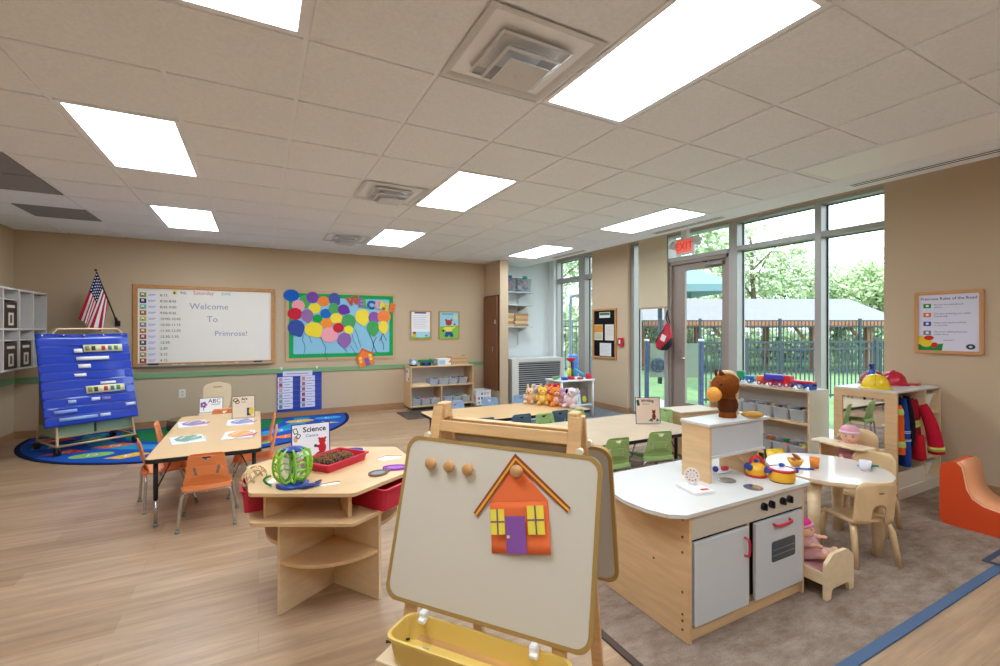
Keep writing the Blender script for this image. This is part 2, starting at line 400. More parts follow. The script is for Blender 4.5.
# alcove window
window(4, 6.726, 7.969, [(6.726, 7.03), (7.22, 7.95)], [(7.03, 7.22), (7.95, 7.969)], [(2.39, 2.47)])
# exit door: taupe frame, leaf with a full glass
f = MB(doorfr).box(5.56, 5.70, 3.98, 4.03, 0, 2.44).box(5.56, 5.70, 4.95, 5.0, 0, 2.44).box(5.56, 5.70, 3.98, 5.0, 2.385, 2.44)
o = struct(f.build('door_1', bev=.004))
lf = MB(doorfr).plate(rrect(4.03, 4.95, .01, 2.385, .003, 1), [rrect(4.115, 4.735, .33, 2.29, .003, 1)], 5.60, 5.645, 'yz'); lf.build('door_leaf', o, bev=.003)
MB(pane).box(5.618, 5.626, 4.115, 4.735, .33, 2.29).build('glass', o)
h = MB(chrome).tube([(5.60, 4.80, .99), (5.55, 4.80, .99), (5.545, 4.79, .99), (5.545, 4.68, .99)], .009, 8); h.at(5.597, 4.80, .99, ry=-90).cyl(0, 0, 0, .006, .026, 16); h.at().at(5.597, 4.80, 1.09, ry=-90).cyl(0, 0, 0, .01, .022, 16)
h.build('door_handle', o)
k = MB(mat('closer_grey', '9A918C', .4, .4)).box(5.54, 5.60, 4.07, 4.36, 2.31, 2.36, .008); k.mat(black).tube([(5.57, 4.3, 2.365), (5.575, 4.45, 2.40), (5.58, 4.62, 2.39)], .01, 6); k.mat(chrome).cyl(5.57, 4.3, 2.355, 2.375, .02, 12)
k.build('door_closer', o)
# roller blind in two lengths over the sidelight
t = thing('roller_blind', 'cream roller blind drawn down over the window beside the exit door', 'blind', (5.52, 5.30, 0))
bl = mat('blind_cream', 'D3C5A8', .85, spec=.2)
MB(bl).box(0, .004, -.30, .29, 2.50, 2.93).build('upper_shade', t)
MB(bl).box(.010, .014, -.30, .29, 1.77, 2.56).build('lower_shade', t)
MB(mat('blind_bar', 'B79A7A', .6)).box(.006, .022, -.30, .29, 1.745, 1.775, .004).build('bottom_bar', t)
# cabinet door in the stub wall
f = MB(mat('dark_wood_door', '7A4A2C', .4, var=.15, vscale=6, vstretch=(8, 8, 1))).box(3.915, 3.955, 7.56, 8.11, .28, 2.04)
o = struct(f.build('door_2', bev=.003)); h = MB(chrome).tube([(3.915, 7.66, 1.1), (3.89, 7.66, 1.1), (3.885, 7.66, 1.04), (3.89, 7.66, .98), (3.915, 7.66, .98)], .006, 6); h.box(3.905, 3.915, 7.58, 7.63, 1.52, 1.60); h.build('door_handle', o)
f = MB(mat('dark_wood_jamb', '4E2C1C', .5)).box(3.945, 3.959, 7.53, 7.56, .28, 2.06).box(3.945, 3.959, 8.11, 8.135, .28, 2.06).box(3.945, 3.959, 7.53, 8.135, 2.04, 2.065)
struct(f.build('trim_3'))
# carpets
cm = bpy.data.materials.new('carpet_brown_grey'); cm.use_nodes = True; nt = cm.node_tree; b = nt.nodes['Principled BSDF']; b.inputs['Roughness'].default_value = 1; b.inputs['Specular IOR Level'].default_value = .1
tc = nt.nodes.new('ShaderNodeTexCoord'); mp = nt.nodes.new('ShaderNodeMapping'); mp.inputs['Scale'].default_value = (1, 2.2, 1); mp.inputs['Rotation'].default_value = (0, 0, .3); nt.links.new(tc.outputs['Object'], mp.inputs[0])
n1 = nt.nodes.new('ShaderNodeTexNoise'); n1.inputs['Scale'].default_value = 5; n1.inputs['Detail'].default_value = 9; n1.inputs['Roughness'].default_value = .7; nt.links.new(mp.outputs[0], n1.inputs['Vector'])
cr = nt.nodes.new('ShaderNodeValToRGB'); cr.color_ramp.elements[0].position = .33; cr.color_ramp.elements[0].color = lin('836E5D'); cr.color_ramp.elements[1].position = .66; cr.color_ramp.elements[1].color = lin('AD998A')
nt.links.new(n1.outputs['Fac'], cr.inputs[0])
n2 = nt.nodes.new('ShaderNodeTexNoise'); n2.inputs['Scale'].default_value = 350; nt.links.new(tc.outputs['Object'], n2.inputs['Vector'])
mr = nt.nodes.new('ShaderNodeMapRange'); mr.inputs[1].default_value = .3; mr.inputs[2].default_value = .7; mr.inputs[3].default_value = .7; mr.inputs[4].default_value = 1.25; nt.links.new(n2.outputs['Fac'], mr.inputs[0])
vm = nt.nodes.new('ShaderNodeVectorMath'); vm.operation = 'SCALE'; nt.links.new(cr.outputs[0], vm.inputs[0]); nt.links.new(mr.outputs[0], vm.inputs['Scale']); nt.links.new(vm.outputs[0], b.inputs['Base Color'])
bpn = nt.nodes.new('ShaderNodeBump'); bpn.inputs['Strength'].default_value = .6; bpn.inputs['Distance'].default_value = .01; nt.links.new(n2.outputs['Fac'], bpn.inputs['Height']); nt.links.new(bpn.outputs[0], b.inputs['Normal'])
t = thing('carpet', 'large brown grey mottled carpet under the play kitchen and tables by the windows', 'carpet', (0, 0, 0))
MB(cm).box(1.43, 5.46, 1.045, 4.1, .0005, .008).build('pile', t)
MB(mat('carpet_edge_blue', '4C6382', .8)).box(1.40, 5.46, 1.0, 1.045, .0005, .009).build('front_edging', t)
MB(mat('carpet_edge_dark', '4A3A30', .8)).box(1.395, 1.43, 1.0, 4.1, .0005, .0095).build('side_edging', t)
o = MB(mat('walkoff_grey', '7C8084', 1, bump=.5, bscale=200, spec=.1, var=.22, vscale=7, vstretch=(9, 1, 1))).box(3.62, 5.46, 4.4, 6.9, .0005, .008).build('entrance_carpet', bev=.003); tag(o, 'grey streaked carpet beneath the exit door side and the board pier', 'carpet')
o = MB(mat('mat_dark', '5C5048', 1, bump=.5, bscale=300, spec=.1)).box(2.07, 4.3, 7.02, 7.70, .0005, .01).build('floor_mat', bev=.003); tag(o, 'dark brown floor mat in front of the toy bookcase at the back wall', 'mat')
t = thing('floor_mat', 'small dark bordered mat on the carpet at the right edge of the photo', 'mat', (3.9, .6, .0))
MB(cm).box(.03, .8, -.6, .47, .0098, .013).build('pile', t); MB(mat('mat_border_navy', '37415C', .8)).plate(rrect(0, .83, -.63, .5, .002, 1), [rrect(.03, .8, -.6, .47, .002, 1)], .0096, .0145, 'xy').build('edging', t)
# ================================================================= things on the back wall
YW = YB-.001
# whiteboard with oak frame (local origin at board centre, facing -Y)
wbx0, wbx1, wbz0, wbz1 = -1.565, .234, .88, 2.06
cx, cz = (wbx0+wbx1)/2, (wbz0+wbz1)/2; hw, hh = (wbx1-wbx0)/2, (wbz1-wbz0)/2
wb = thing('whiteboard', 'wide whiteboard in an oak frame with a picture schedule down its left side', 'whiteboard', (cx, YW, cz))
MB(oak).plate(rrect(-hw, hw, -hh, hh, .004, 1), [rrect(-hw+.055, hw-.055, -hh+.055, hh-.055, .002, 1)], -.03, 0).build('frame', wb, bev=.003)
f = MB(mat('whiteboard_surface', 'EFE8DF', .25)).box(-hw+.05, hw-.05, -.012, 0, -hh+.05, hh-.05); sf = f
inkd = mat('marker_black', '3A3A40', .6); inkb = mat('marker_grey_blue', '8E90A6', .6); inkr = mat('marker_red', 'D0665A', .6); inkg = mat('marker_green', '7DB09A', .6)
f = sf; f.mat(inkd)
times = ['8:15', '8:30-8:45', '8:45-9:00', '9:00-9:45', '9:45-10:00', '10:00-10:30', '10:30-11:00', '11:00-11:30', '11:30-12:00', '12:00-2:30', '2:30-3:00', '3:00-3:30']
times = ['8:15', '8:30-8:45', '8:45-9:00', '9:00-9:45', '10:00-10:45', '10:30-11:15', '11:30-12:30', '12:30-1:30', '12:30', '2:30', '3:15', '4:15']
for i, s_ in enumerate(times): f.text(s_, .052, -hw+.31, hh-.165-i*.0855, -.014)
f.mat(inkb).text('Welcome', .125, -.235, .25, -.014).text('To', .125, -.02, .06, -.014).text('Primrose!', .11, .08, -.15, -.014)
f.mat(inkr).text('Saturday', .075, -.19, hh-.125, -.014); f.mat(inkg).text('June', .07, .17, hh-.12, -.014); f.mat(inkd).text('9th', .06, -.35, hh-.125, -.014)
f.build('writing_surface', wb)
pc = ['7FA24A', '2B3370', '7DBFA8', 'B0623F', 'C9C13B', '8C8C9C', 'C07F3A', 'B54A3A', '4A4F55', 'B0704F', 'B5A04A', 'A8403A']
for i in range(12):
    z = hh-.165-i*.0855+.018
    f = MB(paper(pc[i])).box(-hw+.075, -hw+.15, -.0145, -.0122, z-.033, z+.033); f.mat(paper('F1EBDD')).box(-hw+.095, -hw+.125, -.0155, -.0145, z-.012, z+.02); f.mat(paper('2F2A30')).box(-hw+.1, -hw+.118, -.016, -.0155, z-.02, z-.006)
    f.mat(paper('EDE6F0')).box(-hw+.155, -hw+.285, -.0145, -.0122, z-.036, z+.036); f.mat(paper('9A94A6')).box(-hw+.175, -hw+.265, -.0152, -.0145, z+.004, z+.012).box(-hw+.175, -hw+.245, -.0152, -.0145, z-.012, z-.006)
    o = f.build('schedule_card', None, (cx, YW, cz)); tag(o, 'small picture card on the whiteboard schedule, beside the time %s' % ['at the very top row', 'in the second row', 'in the third row', 'in the fourth row', 'in the fifth row', 'in the sixth row', 'in the seventh row', 'in the eighth row', 'in the ninth row', 'in the tenth row', 'in the eleventh row', 'in the bottom row'][i], 'card', 'picture schedule cards')
f = MB(paper('E4D98A')).box(-.44, -.38, -.0145, -.0122, hh-.13, hh-.07); f.mat(paper('6E4B2A')).box(-.43, -.405, -.0155, -.0145, hh-.125, hh-.09); tag(f.build('picture_card', None, (cx, YW, cz)), 'small yellow picture card at the top of the whiteboard before the date', 'card')
f = MB(mat('tray_metal', 'B9B2A8', .4, .5)).box(-hw+.05, hw-.05, -.07, -.03, -hh+.005, -hh+.015).box(-hw+.05, hw-.05, -.075, -.07, -hh+.005, -hh+.03); f.build('pen_tray', wb)
for i, (x, nm) in enumerate(((-.66, 'black board eraser on the left end of the whiteboard tray'), (.66, 'black board eraser on the right end of the whiteboard tray'))):
    f = MB(black).box(-.06, .06, -.02, .02, .012, .035, .004); f.mat(cloth('4B4B4F')).box(-.06, .06, -.02, .02, 0, .0118); tag(f.build('board_eraser', None, (cx+x, YW-.05, cz-hh+.016)), nm, 'eraser', 'board erasers')
for i, (x, c_, nm) in enumerate(((-.4, 'C23B33', 'red marker pen lying on the whiteboard tray, left of the others'), (-.3, '2F4FA0', 'blue marker pen lying on the whiteboard tray'), (-.06, '7A3B2E', 'brown marker pen in the middle of the whiteboard tray'), (.22, '3A7B4A', 'green marker pen lying on the whiteboard tray'), (.38, '26262A', 'black marker pen lying on the whiteboard tray'))):
    f = MB(plastic('ECECEC')).at(x-.04, 0, 0, ry=90).cyl(0, 0, 0, .06, .007, 10); f.mat(plastic(c_)).cyl(0, 0, .06, .095, .0078, 10); tag(f.build('marker_pen', None, (cx, YW-.05, cz-hh+.025)), nm, 'marker pen', 'markers on the whiteboard tray')
# bulletin board with balloons
bx0, bx1, bz0, bz1 = .385, 2.18, .90, 2.06
cx, cz = (bx0+bx1)/2, (bz0+bz1)/2; hw, hh = (bx1-bx0)/2, (bz1-bz0)/2
bb_ = thing('bulletin_board', 'bulletin board covered in light blue paper with green scalloped border and paper balloons', 'bulletin board', (cx, YW, cz))
MB(mat('board_frame_tan', 'C2A27C', .5)).plate(rrect(-hw, hw, -hh, hh, .004, 1), [rrect(-hw+.05, hw-.05, -hh+.05, hh-.05, .002, 1)], -.016, 0).build('frame', bb_, bev=.002)
MB(paper('8FC4DE')).box(-hw+.045, hw-.045, -.012, 0, -hh+.045, hh-.045).build('paper_backing', bb_)
iw, ih = hw-.108, hh-.108; sc = []
def scal(xa, za, xb, zb, n, nx, nz):
    p = []
    for i in range(n*6):
        t = i/(n*6); d = .012*abs(sin(pi*n*t)); p.append((xa+(xb-xa)*t+nx*d, za+(zb-za)*t+nz*d))
    return p
hole = scal(-iw, -ih, iw, -ih, 34, 0, 1)+scal(iw, -ih, iw, ih, 22, -1, 0)+scal(iw, ih, -iw, ih, 34, 0, -1)+scal(-iw, ih, -iw, -ih, 22, 1, 0)
MB(paper('1FA05A')).plate(rrect(-hw+.047, hw-.047, -hh+.047, hh-.047, .002, 1), [hole], -.015, -.0125).build('scalloped_border', bb_)
def bpt(x, y): # photo zoom reading of the board -> local metres
    u = (x-40)/(812-40); v = (y-72)/(578-72)
    return -hw+u*2*hw, hh-v*2*hh
bal = [('blue', '1F62C0', 78, 112, 50, 42, 'top left corner'), ('green', '4FA85C', 165, 150, 36, 42, 'right of the top left corner one'), ('purple', '7E4AA8', 215, 122, 42, 40, 'second circle of the top row'), ('orange', 'F28A3C', 288, 148, 40, 36, 'right of the purple circle in the top row'),
 ('navy blue', '4A5AA0', 362, 128, 40, 44, 'top row with a tail pointing right'), ('pink', 'F2A0A8', 122, 182, 42, 38, 'below the green one at the left'), ('red', 'C8283C', 100, 242, 48, 42, 'at the left edge'), ('yellow', 'F2DC3A', 230, 200, 40, 36, 'under the purple circle'), ('mauve', '9A70A8', 180, 252, 40, 44, 'right of the red one at the left edge'),
 ('blue', '2A6CC4', 304, 236, 38, 34, 'middle of the left cluster'), ('green', '57A866', 358, 200, 36, 42, 'under the navy blue one'), ('purple', '6E3AA0', 425, 205, 40, 38, 'right end of the second row'), ('green', '1EA04C', 248, 274, 34, 30, 'small one left of the blue centre one'),
 ('orange', 'F2923C', 310, 308, 40, 38, 'below the blue centre one'), ('yellow', 'F2D84A', 376, 270, 42, 38, 'left of the big green one'), ('green', '4FA464', 462, 290, 50, 50, 'big one at the right of the cluster'), ('navy blue', '3C549C', 108, 340, 54, 56, 'big one at the lower left'),
 ('yellow', 'F2D83C', 222, 352, 60, 52, 'big one in the lower left'), ('pink', 'F2A4B0', 330, 392, 60, 54, 'big one at the bottom'), ('red', 'CC2A3A', 390, 340, 38, 36, 'above the mauve one at the bottom'), ('yellow', 'F0E23A', 462, 356, 32, 32, 'small one at the right of the red one'), ('mauve', '9468A8', 432, 428, 48, 50, 'lowest one of the cluster'),
 ('yellow', 'F2DA48', 562, 256, 54, 56, 'left one of the right bunch'), ('purple', '8E5CA8', 645, 262, 42, 44, 'top middle of the right bunch'), ('orange', 'F28448', 720, 252, 50, 48, 'top right of the right bunch'), ('green', '4CA45C', 638, 340, 46, 52, 'lower left of the right bunch'), ('yellow', 'F0D84A', 716, 332, 38, 44, 'lower right of the right bunch')]
for i, (cn, hx, x, y, a, b_, wh) in enumerate(bal):
    u, v = bpt(x, y); ra, rb = a/772*2*hw, b_/506*2*hh*1.02
    t0 = -.0172-.0004*i
    f = MB(paper(hx)); da = {4: (1, -1), 11: (1, -.5), 15: (.5, -1), 17: (.7, -1), 16: (.5, -1)}.get(i, (.15, -1) if i in (1, 8, 10, 21, 22, 23, 25, 26) else None)
    pts = []
    for k in range(28):
        th = 2*pi*k/28; r = 1
        if da:
            dd = math.atan2(da[1], da[0]); df = (th-dd+pi) % (2*pi)-pi; r = 1+.28*math.exp(-(df/.33)**2)
        pts.append((ra*cos(th)*r, rb*sin(th)*r))
    f.plate(pts, [], t0-.0015, -.0161)
    o = f.build('paper_balloon', None, (cx+u, YW, cz+v)); tag(o, '%s paper balloon on the bulletin board, %s' % (cn, wh), 'paper balloon', 'paper balloons on the bulletin board')
ribs = [((155, 395), (150, 430), (165, 470), (160, 520)), ((195, 400), (200, 425), (212, 448)), ((270, 405), (280, 440), (300, 480), (300, 530), (316, 575)), ((385, 450), (410, 470), (430, 490), (452, 522)), ((475, 475), (490, 500), (512, 535)), ((488, 390), (495, 430), (510, 460), (525, 500)), ((505, 345), (525, 400), (535, 440), (550, 485)),
 ((602, 365), (630, 430), (645, 480), (668, 530)), ((665, 410), (645, 450), (640, 490), (628, 530)), ((700, 400), (705, 440), (718, 470), (716, 510)), ((712, 380), (725, 410), (742, 440)), ((710, 385), (700, 415), (688, 442))]
rn = ['far left under the navy balloon', 'short one under the yellow balloon', 'long one crossing the lower frame', 'under the pink balloon', 'down to the paper house roof', 'left of the two above the house', 'right of the two above the house', 'leaning right below the right bunch', 'leaning left to the house corner', 'thin one below the right bunch', 'short one leaning right at the far right', 'short one leaning left at the far right']
for i, r_ in enumerate(ribs):
    p = [(bpt(*q)[0], -.0192 if i == 2 else -.0155, bpt(*q)[1]) for q in r_]
    o = MB(paper('2A2A3A')).tube(smoothpath(p, 4), .0035 if i < 7 else .005, 5).build('balloon_string', None, (cx, YW, cz)); tag(o, 'black balloon string on the bulletin board, %s' % rn[i], 'string', 'balloon strings')
wel = [('W', 'C8553F', 500, 165, 14), ('E', '9A6AA4', 552, 178, 6), ('L', '5FAE62', 592, 182, 0), ('C', '3C5CA4', 628, 192, -12), ('O', 'EE9AA4', 690, 190, 0), ('M', 'E2D24A', 728, 200, -12), ('E', 'E8743C', 788, 212, -14)]
for i, (ch, hx, x, y, ro) in enumerate(wel):
    u, v = bpt(x, y); f = MB(paper(hx)); f.M = Matrix.Translation((u-.015, -.0005*i, v+.065)) @ Matrix.Rotation(R(-ro), 4, 'Y')
    f.text(ch, .185, 0, -.065, -.0235, .0072, bold=.012, align='CENTER')
    o = f.build('paper_letter', None, (cx, YW, cz)); tag(o, '%s cut-out letter %s of the word WELCOME, %s' % ({0: 'rust red', 1: 'mauve', 2: 'green', 3: 'blue', 4: 'pink', 5: 'yellow', 6: 'orange'}[i], ch, ['its first letter', 'its second letter', 'its third letter', 'its fourth letter', 'its fifth letter', 'its sixth letter', 'its last letter'][i]), 'paper letter', 'WELCOME letters')
# small paper house on the board
u, v = bpt(580, 570)
h = thing('paper_house', 'small orange paper house with yellow windows overlapping the lower edge of the bulletin board', 'paper house', (cx+u, YW, cz+v)); h.rotation_euler = (0, R(-17), 0)
MB(paper('EF7F3F')).plate([(-.13, -.13), (.13, -.13), (.13, .05), (0, .17), (-.13, .05)], [], -.031, -.028).build('wall', h)
MB(paper('D9602F')).plate([(-.17, .03), (-.15, .02), (0, .15), (.15, .02), (.17, .03), (0, .19)], [], -.034, -.0312).build('roof', h)
MB(paper('8A5AA8')).box(-.02, .05, -.033, -.0312, -.13, .0).build('door', h)
for (x0, z0) in ((-.11, -.06), (.065, -.06), (-.1, .0), (.07, .0)): MB(paper('F4DC5A')).box(x0, x0+.045, -.033, -.0312, z0, z0+.045).build('window_pane', h)
# two posters
for (x0, x1, nm, k) in ((2.445, 2.85, 'framed white poster with lines of text, left of the two posters beside the cabinet', 0), (2.995, 3.415, 'framed poster of a red bear in yellow shirt and blue trousers', 1)):
    cx2, cz2 = (x0+x1)/2, 1.495; a, b_ = (x1-x0)/2, .268
    p = thing('poster', nm, 'poster', (cx2, YW, cz2), 0)
    MB(oak if k == 0 else mat('frame_tan', 'B3925A', .5)).plate(rrect(-a, a, -b_, b_, .02, 3), [rrect(-a+.022, a-.022, -b_+.022, b_-.022, .01, 2)], -.018, 0).build('frame', p)
    f = MB(paper('F0EEF0' if k == 0 else '9CCFE0')).box(-a+.02, a-.02, -.008, 0, -b_+.02, b_-.02)
    if k == 0:
        f.mat(paper('3C3F7A')).box(-.12, .1, -.009, -.008, .215, .24)
        for i in range(8): f.mat(paper('B9B6C4')).box(-.15, .13-.02*(i % 3), -.009, -.008, .17-.032*i, .176-.032*i)
        f.mat(paper('A7D7EE')).box(-a+.022, a-.022, -.0086, -.008, -.246, -.12); f.mat(paper('7DBB4E')).plate([(-.18, -.246), (.18, -.246), (.18, -.21), (0, -.225), (-.18, -.2)], [], -.0094, -.0086)
        f.mat(paper('E0B83A')).plate(ell(-.12, -.17, .035, .045, 14), [], -.0102, -.0094); f.mat(paper('7A3A22')).plate(ell(-.12, -.14, .03, .02, 12), [], -.011, -.0102); f.mat(paper('C79A4A')).plate(ell(.1, -.19, .035, .02, 5), [], -.0102, -.0094)
    else:
        f.mat(paper('86BE52')).plate([(-a+.022, -.246), (a-.022, -.246), (a-.022, .0), (-a+.022, -.02)], [], -.009, -.008)
        f.mat(paper('E3E07A')).plate(ell(.12, .16, .035, .035, 16), [], -.009, -.008); f.mat(paper('5C9CB0')).box(-.15, .08, -.009, -.008, .205, .222)
        red = paper('B8483A')
        f.mat(red).plate(ell(-.01, .05, .062, .055, 18), [], -.0105, -.0096).plate(ell(-.065, .1, .022, .022, 12), [], -.0102, -.0094).plate(ell(.045, .1, .022, .022, 12), [], -.0102, -.0094).plate(ell(.11, .02, .022, .022, 12), [], -.0102, -.0094)
        f.mat(paper('F0DC62')).plate(rpoly([(-.08, -.03), (.07, -.03), (.13, .0), (.12, -.04), (.06, -.08), (.055, -.12), (-.065, -.12), (-.07, -.08), (-.12, -.1), (-.13, -.07)], .01), [], -.0098, -.009)
        f.mat(paper('1F5C94')).plate(rpoly([(-.065, -.12), (.055, -.12), (.09, -.215), (.02, -.22), (0, -.17), (-.03, -.22), (-.1, -.215)], .01), [], -.0104, -.0096); f.mat(paper('5A3A22')).plate(ell(-.12, -.1, .022, .026, 12), [], -.0104, -.0096)
    f.build('printed_sheet', p)
# blue pocket chart
pcx, pcz = .598, .437
p = thing('pocket_chart', 'blue hanging pocket chart with two columns of white name cards under the bulletin board', 'pocket chart', (pcx, YW, pcz))
vin = mat('chart_blue_vinyl', '1E3C9C', .3, coat=.3)
MB(vin).box(-.335, .335, -.012, -.002, -.35, .345).build('backing', p)
for i in range(7): MB(mat('chart_pocket_blue', '2A4AA8', .15, coat=.5)).box(-.325, .325, -.016, -.0122, -.33+i*.085, -.275+i*.085).build('pocket', p)
for x in (-.27, .26): MB(white).box(x-.012, x+.012, -.02, 0, .335, .375, .003).build('hook', p)
o = MB(paper('D8D4EC')).box(-.25, .19, -.0185, -.0165, .225, .305); o.mat(paper('9A98B4')).box(-.2, .13, -.0192, -.0185, .255, .27); tag(o.build('title_card', None, (pcx, YW, pcz)), 'long pale title card at the top of the blue pocket chart', 'card')
cc = ['D29A9A', 'B0546A', 'D8A0A8', '8FA8A0', '8A9A9A', '6A8A94', 'C8906A', 'B06A74', 'A86460', '9A4A6A', '8A2A44', '7A8A94']
for col in (0, 1):
    for i in range(6):
        x0 = -.325 if col == 0 else .01; z1 = .215-i*.087 if col == 0 else .222-i*.087
        o = MB(paper('DCDAF0')).box(x0, x0+.22, -.0182, -.0165, z1-.08, z1); o.mat(paper(cc[col*6+i])).box(x0+.02, x0+.07, -.0188, -.0182, z1-.07, z1-.012); o.mat(paper('8A88A8')).box(x0+.09, x0+.18, -.0188, -.0182, z1-.045, z1-.035)
        tag(o.build('name_card', None, (pcx, YW, pcz)), 'name card in the %s column of the blue pocket chart, %s row' % (['left', 'right'][col], ['top', 'second', 'third', 'fourth', 'fifth', 'bottom'][i]), 'card', 'pocket chart name cards')
# outlet
o = MB(plastic('E6E2DA')).plate(rrect(-.04, .04, -.06, .06, .008, 3), [], -.006, 0); o.mat(plastic('CFCBC2')).plate(rrect(-.018, .018, .008, .04, .006, 3), [], -.0075, -.006).plate(rrect(-.018, .018, -.04, -.008, .006, 3), [], -.0075, -.006); tag(o.build('wall_outlet', None, (-.99, YW, .475)), 'white electrical outlet on the back wall left of the small beige chair', 'outlet')
# flag on an angled pole
fl = thing('flag', 'American flag on a short black pole mounted above the blue chart stand', 'flag', (-1.735, YW, 1.50))
MB(black).box(-.03, .03, -.02, 0, -.04, .04, .004).tube([(0, -.01, 0), (-.01, -.08, .08)], .016, 10).build('bracket', fl)
tip = Vector((-.135, -.40, .67)); MB(mat('flag_pole_black', '241E1A', .4)).tube([(0, -.02, 0), tip], .009, 8).ball(tuple(tip+Vector((-.005, -.012, .02))), .016, 10, 6).build('pole', fl)
fm2 = bpy.data.materials.new('flag_cloth'); fm2.use_nodes = True; nt = fm2.node_tree; b = nt.nodes['Principled BSDF']; b.inputs['Roughness'].default_value = .8
W_, H_ = .60, .42
def flagp(u, v):   # u along the fly hanging down, v along the hoist on the pole
    top = tip*(1-.0)+Vector((0, 0, 0)); d = (Vector((0, 0, 0))-tip).normalized()
    h0 = top+d*(v*.42)
    sway = Vector((-.17*(1-v)-.12*u*(1-v), .02*sin(7*v+3*u), -1)).normalized()
    ln = W_*(.98+.1*v)
    return tuple(h0+Vector((-.21*u*(.95-v*.75)+.03*sin(9*v)*u-.04*u*(v-.2), .035*sin(14*v+2*u)*u, -.62*u+.30*v*u*.55)))
NU, NV = 39, 26
f = MB(cloth('B4202E')); vs = [flagp(i/NU, j/NV) for i in range(NU+1) for j in range(NV+1)]
w3 = cloth('E9E4E4'); n3 = cloth('23285A'); r3 = cloth('B4202E')
def quad(i, j): return (i*(NV+1)+j, (i+1)*(NV+1)+j, (i+1)*(NV+1)+j+1, i*(NV+1)+j+1)
# stripes run along the fly (u); the canton is at the hoist top
for (m_, cond) in ((n3, lambda i, j: i < 16 and j < 14), (r3, lambda i, j: not (i < 16 and j < 14) and (j//2) % 2 == 0), (w3, lambda i, j: not (i < 16 and j < 14) and (j//2) % 2 == 1)):
    f.mat(m_); fs = [quad(i, j) for i in range(NU) for j in range(NV) if cond(i, j)]
    f.add(vs, fs, True)
f.mat(w3)
for a in range(6):
    for b2 in range(5):
        c_ = Vector(flagp((1.3+a*2.55)/NU, (1.2+b2*2.7)/NV)); f.ball((c_.x, c_.y-.002, c_.z), (.0095, .004, .0095), 6, 4)
f.build('cloth', fl)
# ---- cubby shelf on the left wall, facing +X
cb = thing('wall_cubby', 'white wall-mounted cubby shelf with two rows of compartments on the left wall', 'cubby shelf', (XL, 6.55, .955), 90)
cbm = mat('cubby_white', 'CFC9C4', .45)
# local: x along +Y, -y into the room
f = MB(cbm).box(-.75, 1.44, -.37, -.35, 0, .001)
f = MB(cbm); L0, L1 = -.75, 1.43
for z in (0, .455, .905): f.box(L0, L1, -.37, -.002, z, z+.022)
f.build('shelf', cb, bev=.002)
ys = [L0, -.34, .06, .30, .63, .665+.345, 1.405]
ys = [-.75, -.345, .275-.0, .655, 1.02, 1.405]
for y in ys: MB(cbm).box(y, y+.024, -.37, -.002, .022, .905).build('divider', cb)
MB(mat('cubby_back', 'B9AEA6', .6)).box(L0, L1, -.008, -.001, 0, .92).build('back_panel', cb)
cells = [(.299, .655), (.679, 1.02), (1.044, 1.405)]
for (x0, x1, z) in ((.299, .655, .79), (.299, .655, .335), (.679, 1.02, .335), (1.044, 1.405, .335), (-.321, .275, .335), (-.321, .275, .79)): MB(cbm).box(x0, x1, -.36, -.008, z, z+.012).build('inner_shelf', cb)
dk = mat('dark_brown_box', '3A2319', .6); lb = mat('label_frame', 'D8CFC4', .4)
def storage(x0, x1, z, label):
    t = thing('storage_box', label, 'storage box', (XL+.36, 6.55+(x0+x1)/2, .955+z), 90, 'dark storage boxes in the wall cubby'); w2 = (x1-x0)/2-.02
    MB(dk).box(-w2, w2, 0, .30, 0, .29, .006).build('body', t); MB(lb).box(-w2*.55, w2*.55, -.004, 0, .225, .255).build('label', t)
    MB(lb).plate(rrect(-.055, .055, .03, .17, .004, 1), [rrect(-.03, .03, .055, .145, .004, 1)], -.006, 0).build('handle_plate', t)
storage(.299, .655, .479, 'dark brown storage box in the upper row of the wall cubby')
storage(.299, .655, .024, 'dark brown storage box in the lower row of the cubby, farther from the blue stand')
storage(.679, 1.02, .024, 'dark brown storage box in the lower row of the cubby, next to the blue stand')
# ================================================================= reading rug and chart stand
rug = thing('alphabet_rug', 'big half round blue alphabet rug with a green patch and coloured shapes', 'rug', (-.65, 7.98, .0005))
def semi(r, top=.10): return rpoly([(-r, top)]+[(r*cos(R(180+180*k/36)), r*sin(R(180+180*k/36))) for k in range(37)]+[(r, top)], [.12]+[0]*37+[.12], 4)
MB(cloth('12204A')).plate(semi(1.97), [], 0, .009, 'xy').build('edging', rug)
MB(cloth('1E52B0')).plate(semi(1.92, .06), [], .009, .0095, 'xy').build('pile', rug)
f = MB(cloth('2F8FC0')).plate(semi(1.38, .0), [], .0095, .0099, 'xy'); f.mat(cloth('1E52B0')).plate(semi(1.15, .0), [], .0099, .0103, 'xy'); f.mat(cloth('1F7A4A')).plate(semi(1.0, .0), [], .0103, .0107, 'xy'); f.build('rings', rug)
cl_ = ['E0702F', '3F86D8', 'D8403A', '8CC06A', 'E0B23A', 'F0884A', 'D8403A', '8CC06A', 'F07A3A', 'D8403A', 'E0B23A', '3FA0D8']
shp = [(1.65*cos(R(188+164*k/11)), 1.65*sin(R(188+164*k/11)), cl_[k], 'dete'[k % 4]) for k in range(12)]+[(1.26*cos(R(195+150*k/5)), 1.26*sin(R(195+150*k/5)), cl_[(k*5+3) % 12], 'tde'[k % 3]) for k in range(6)]
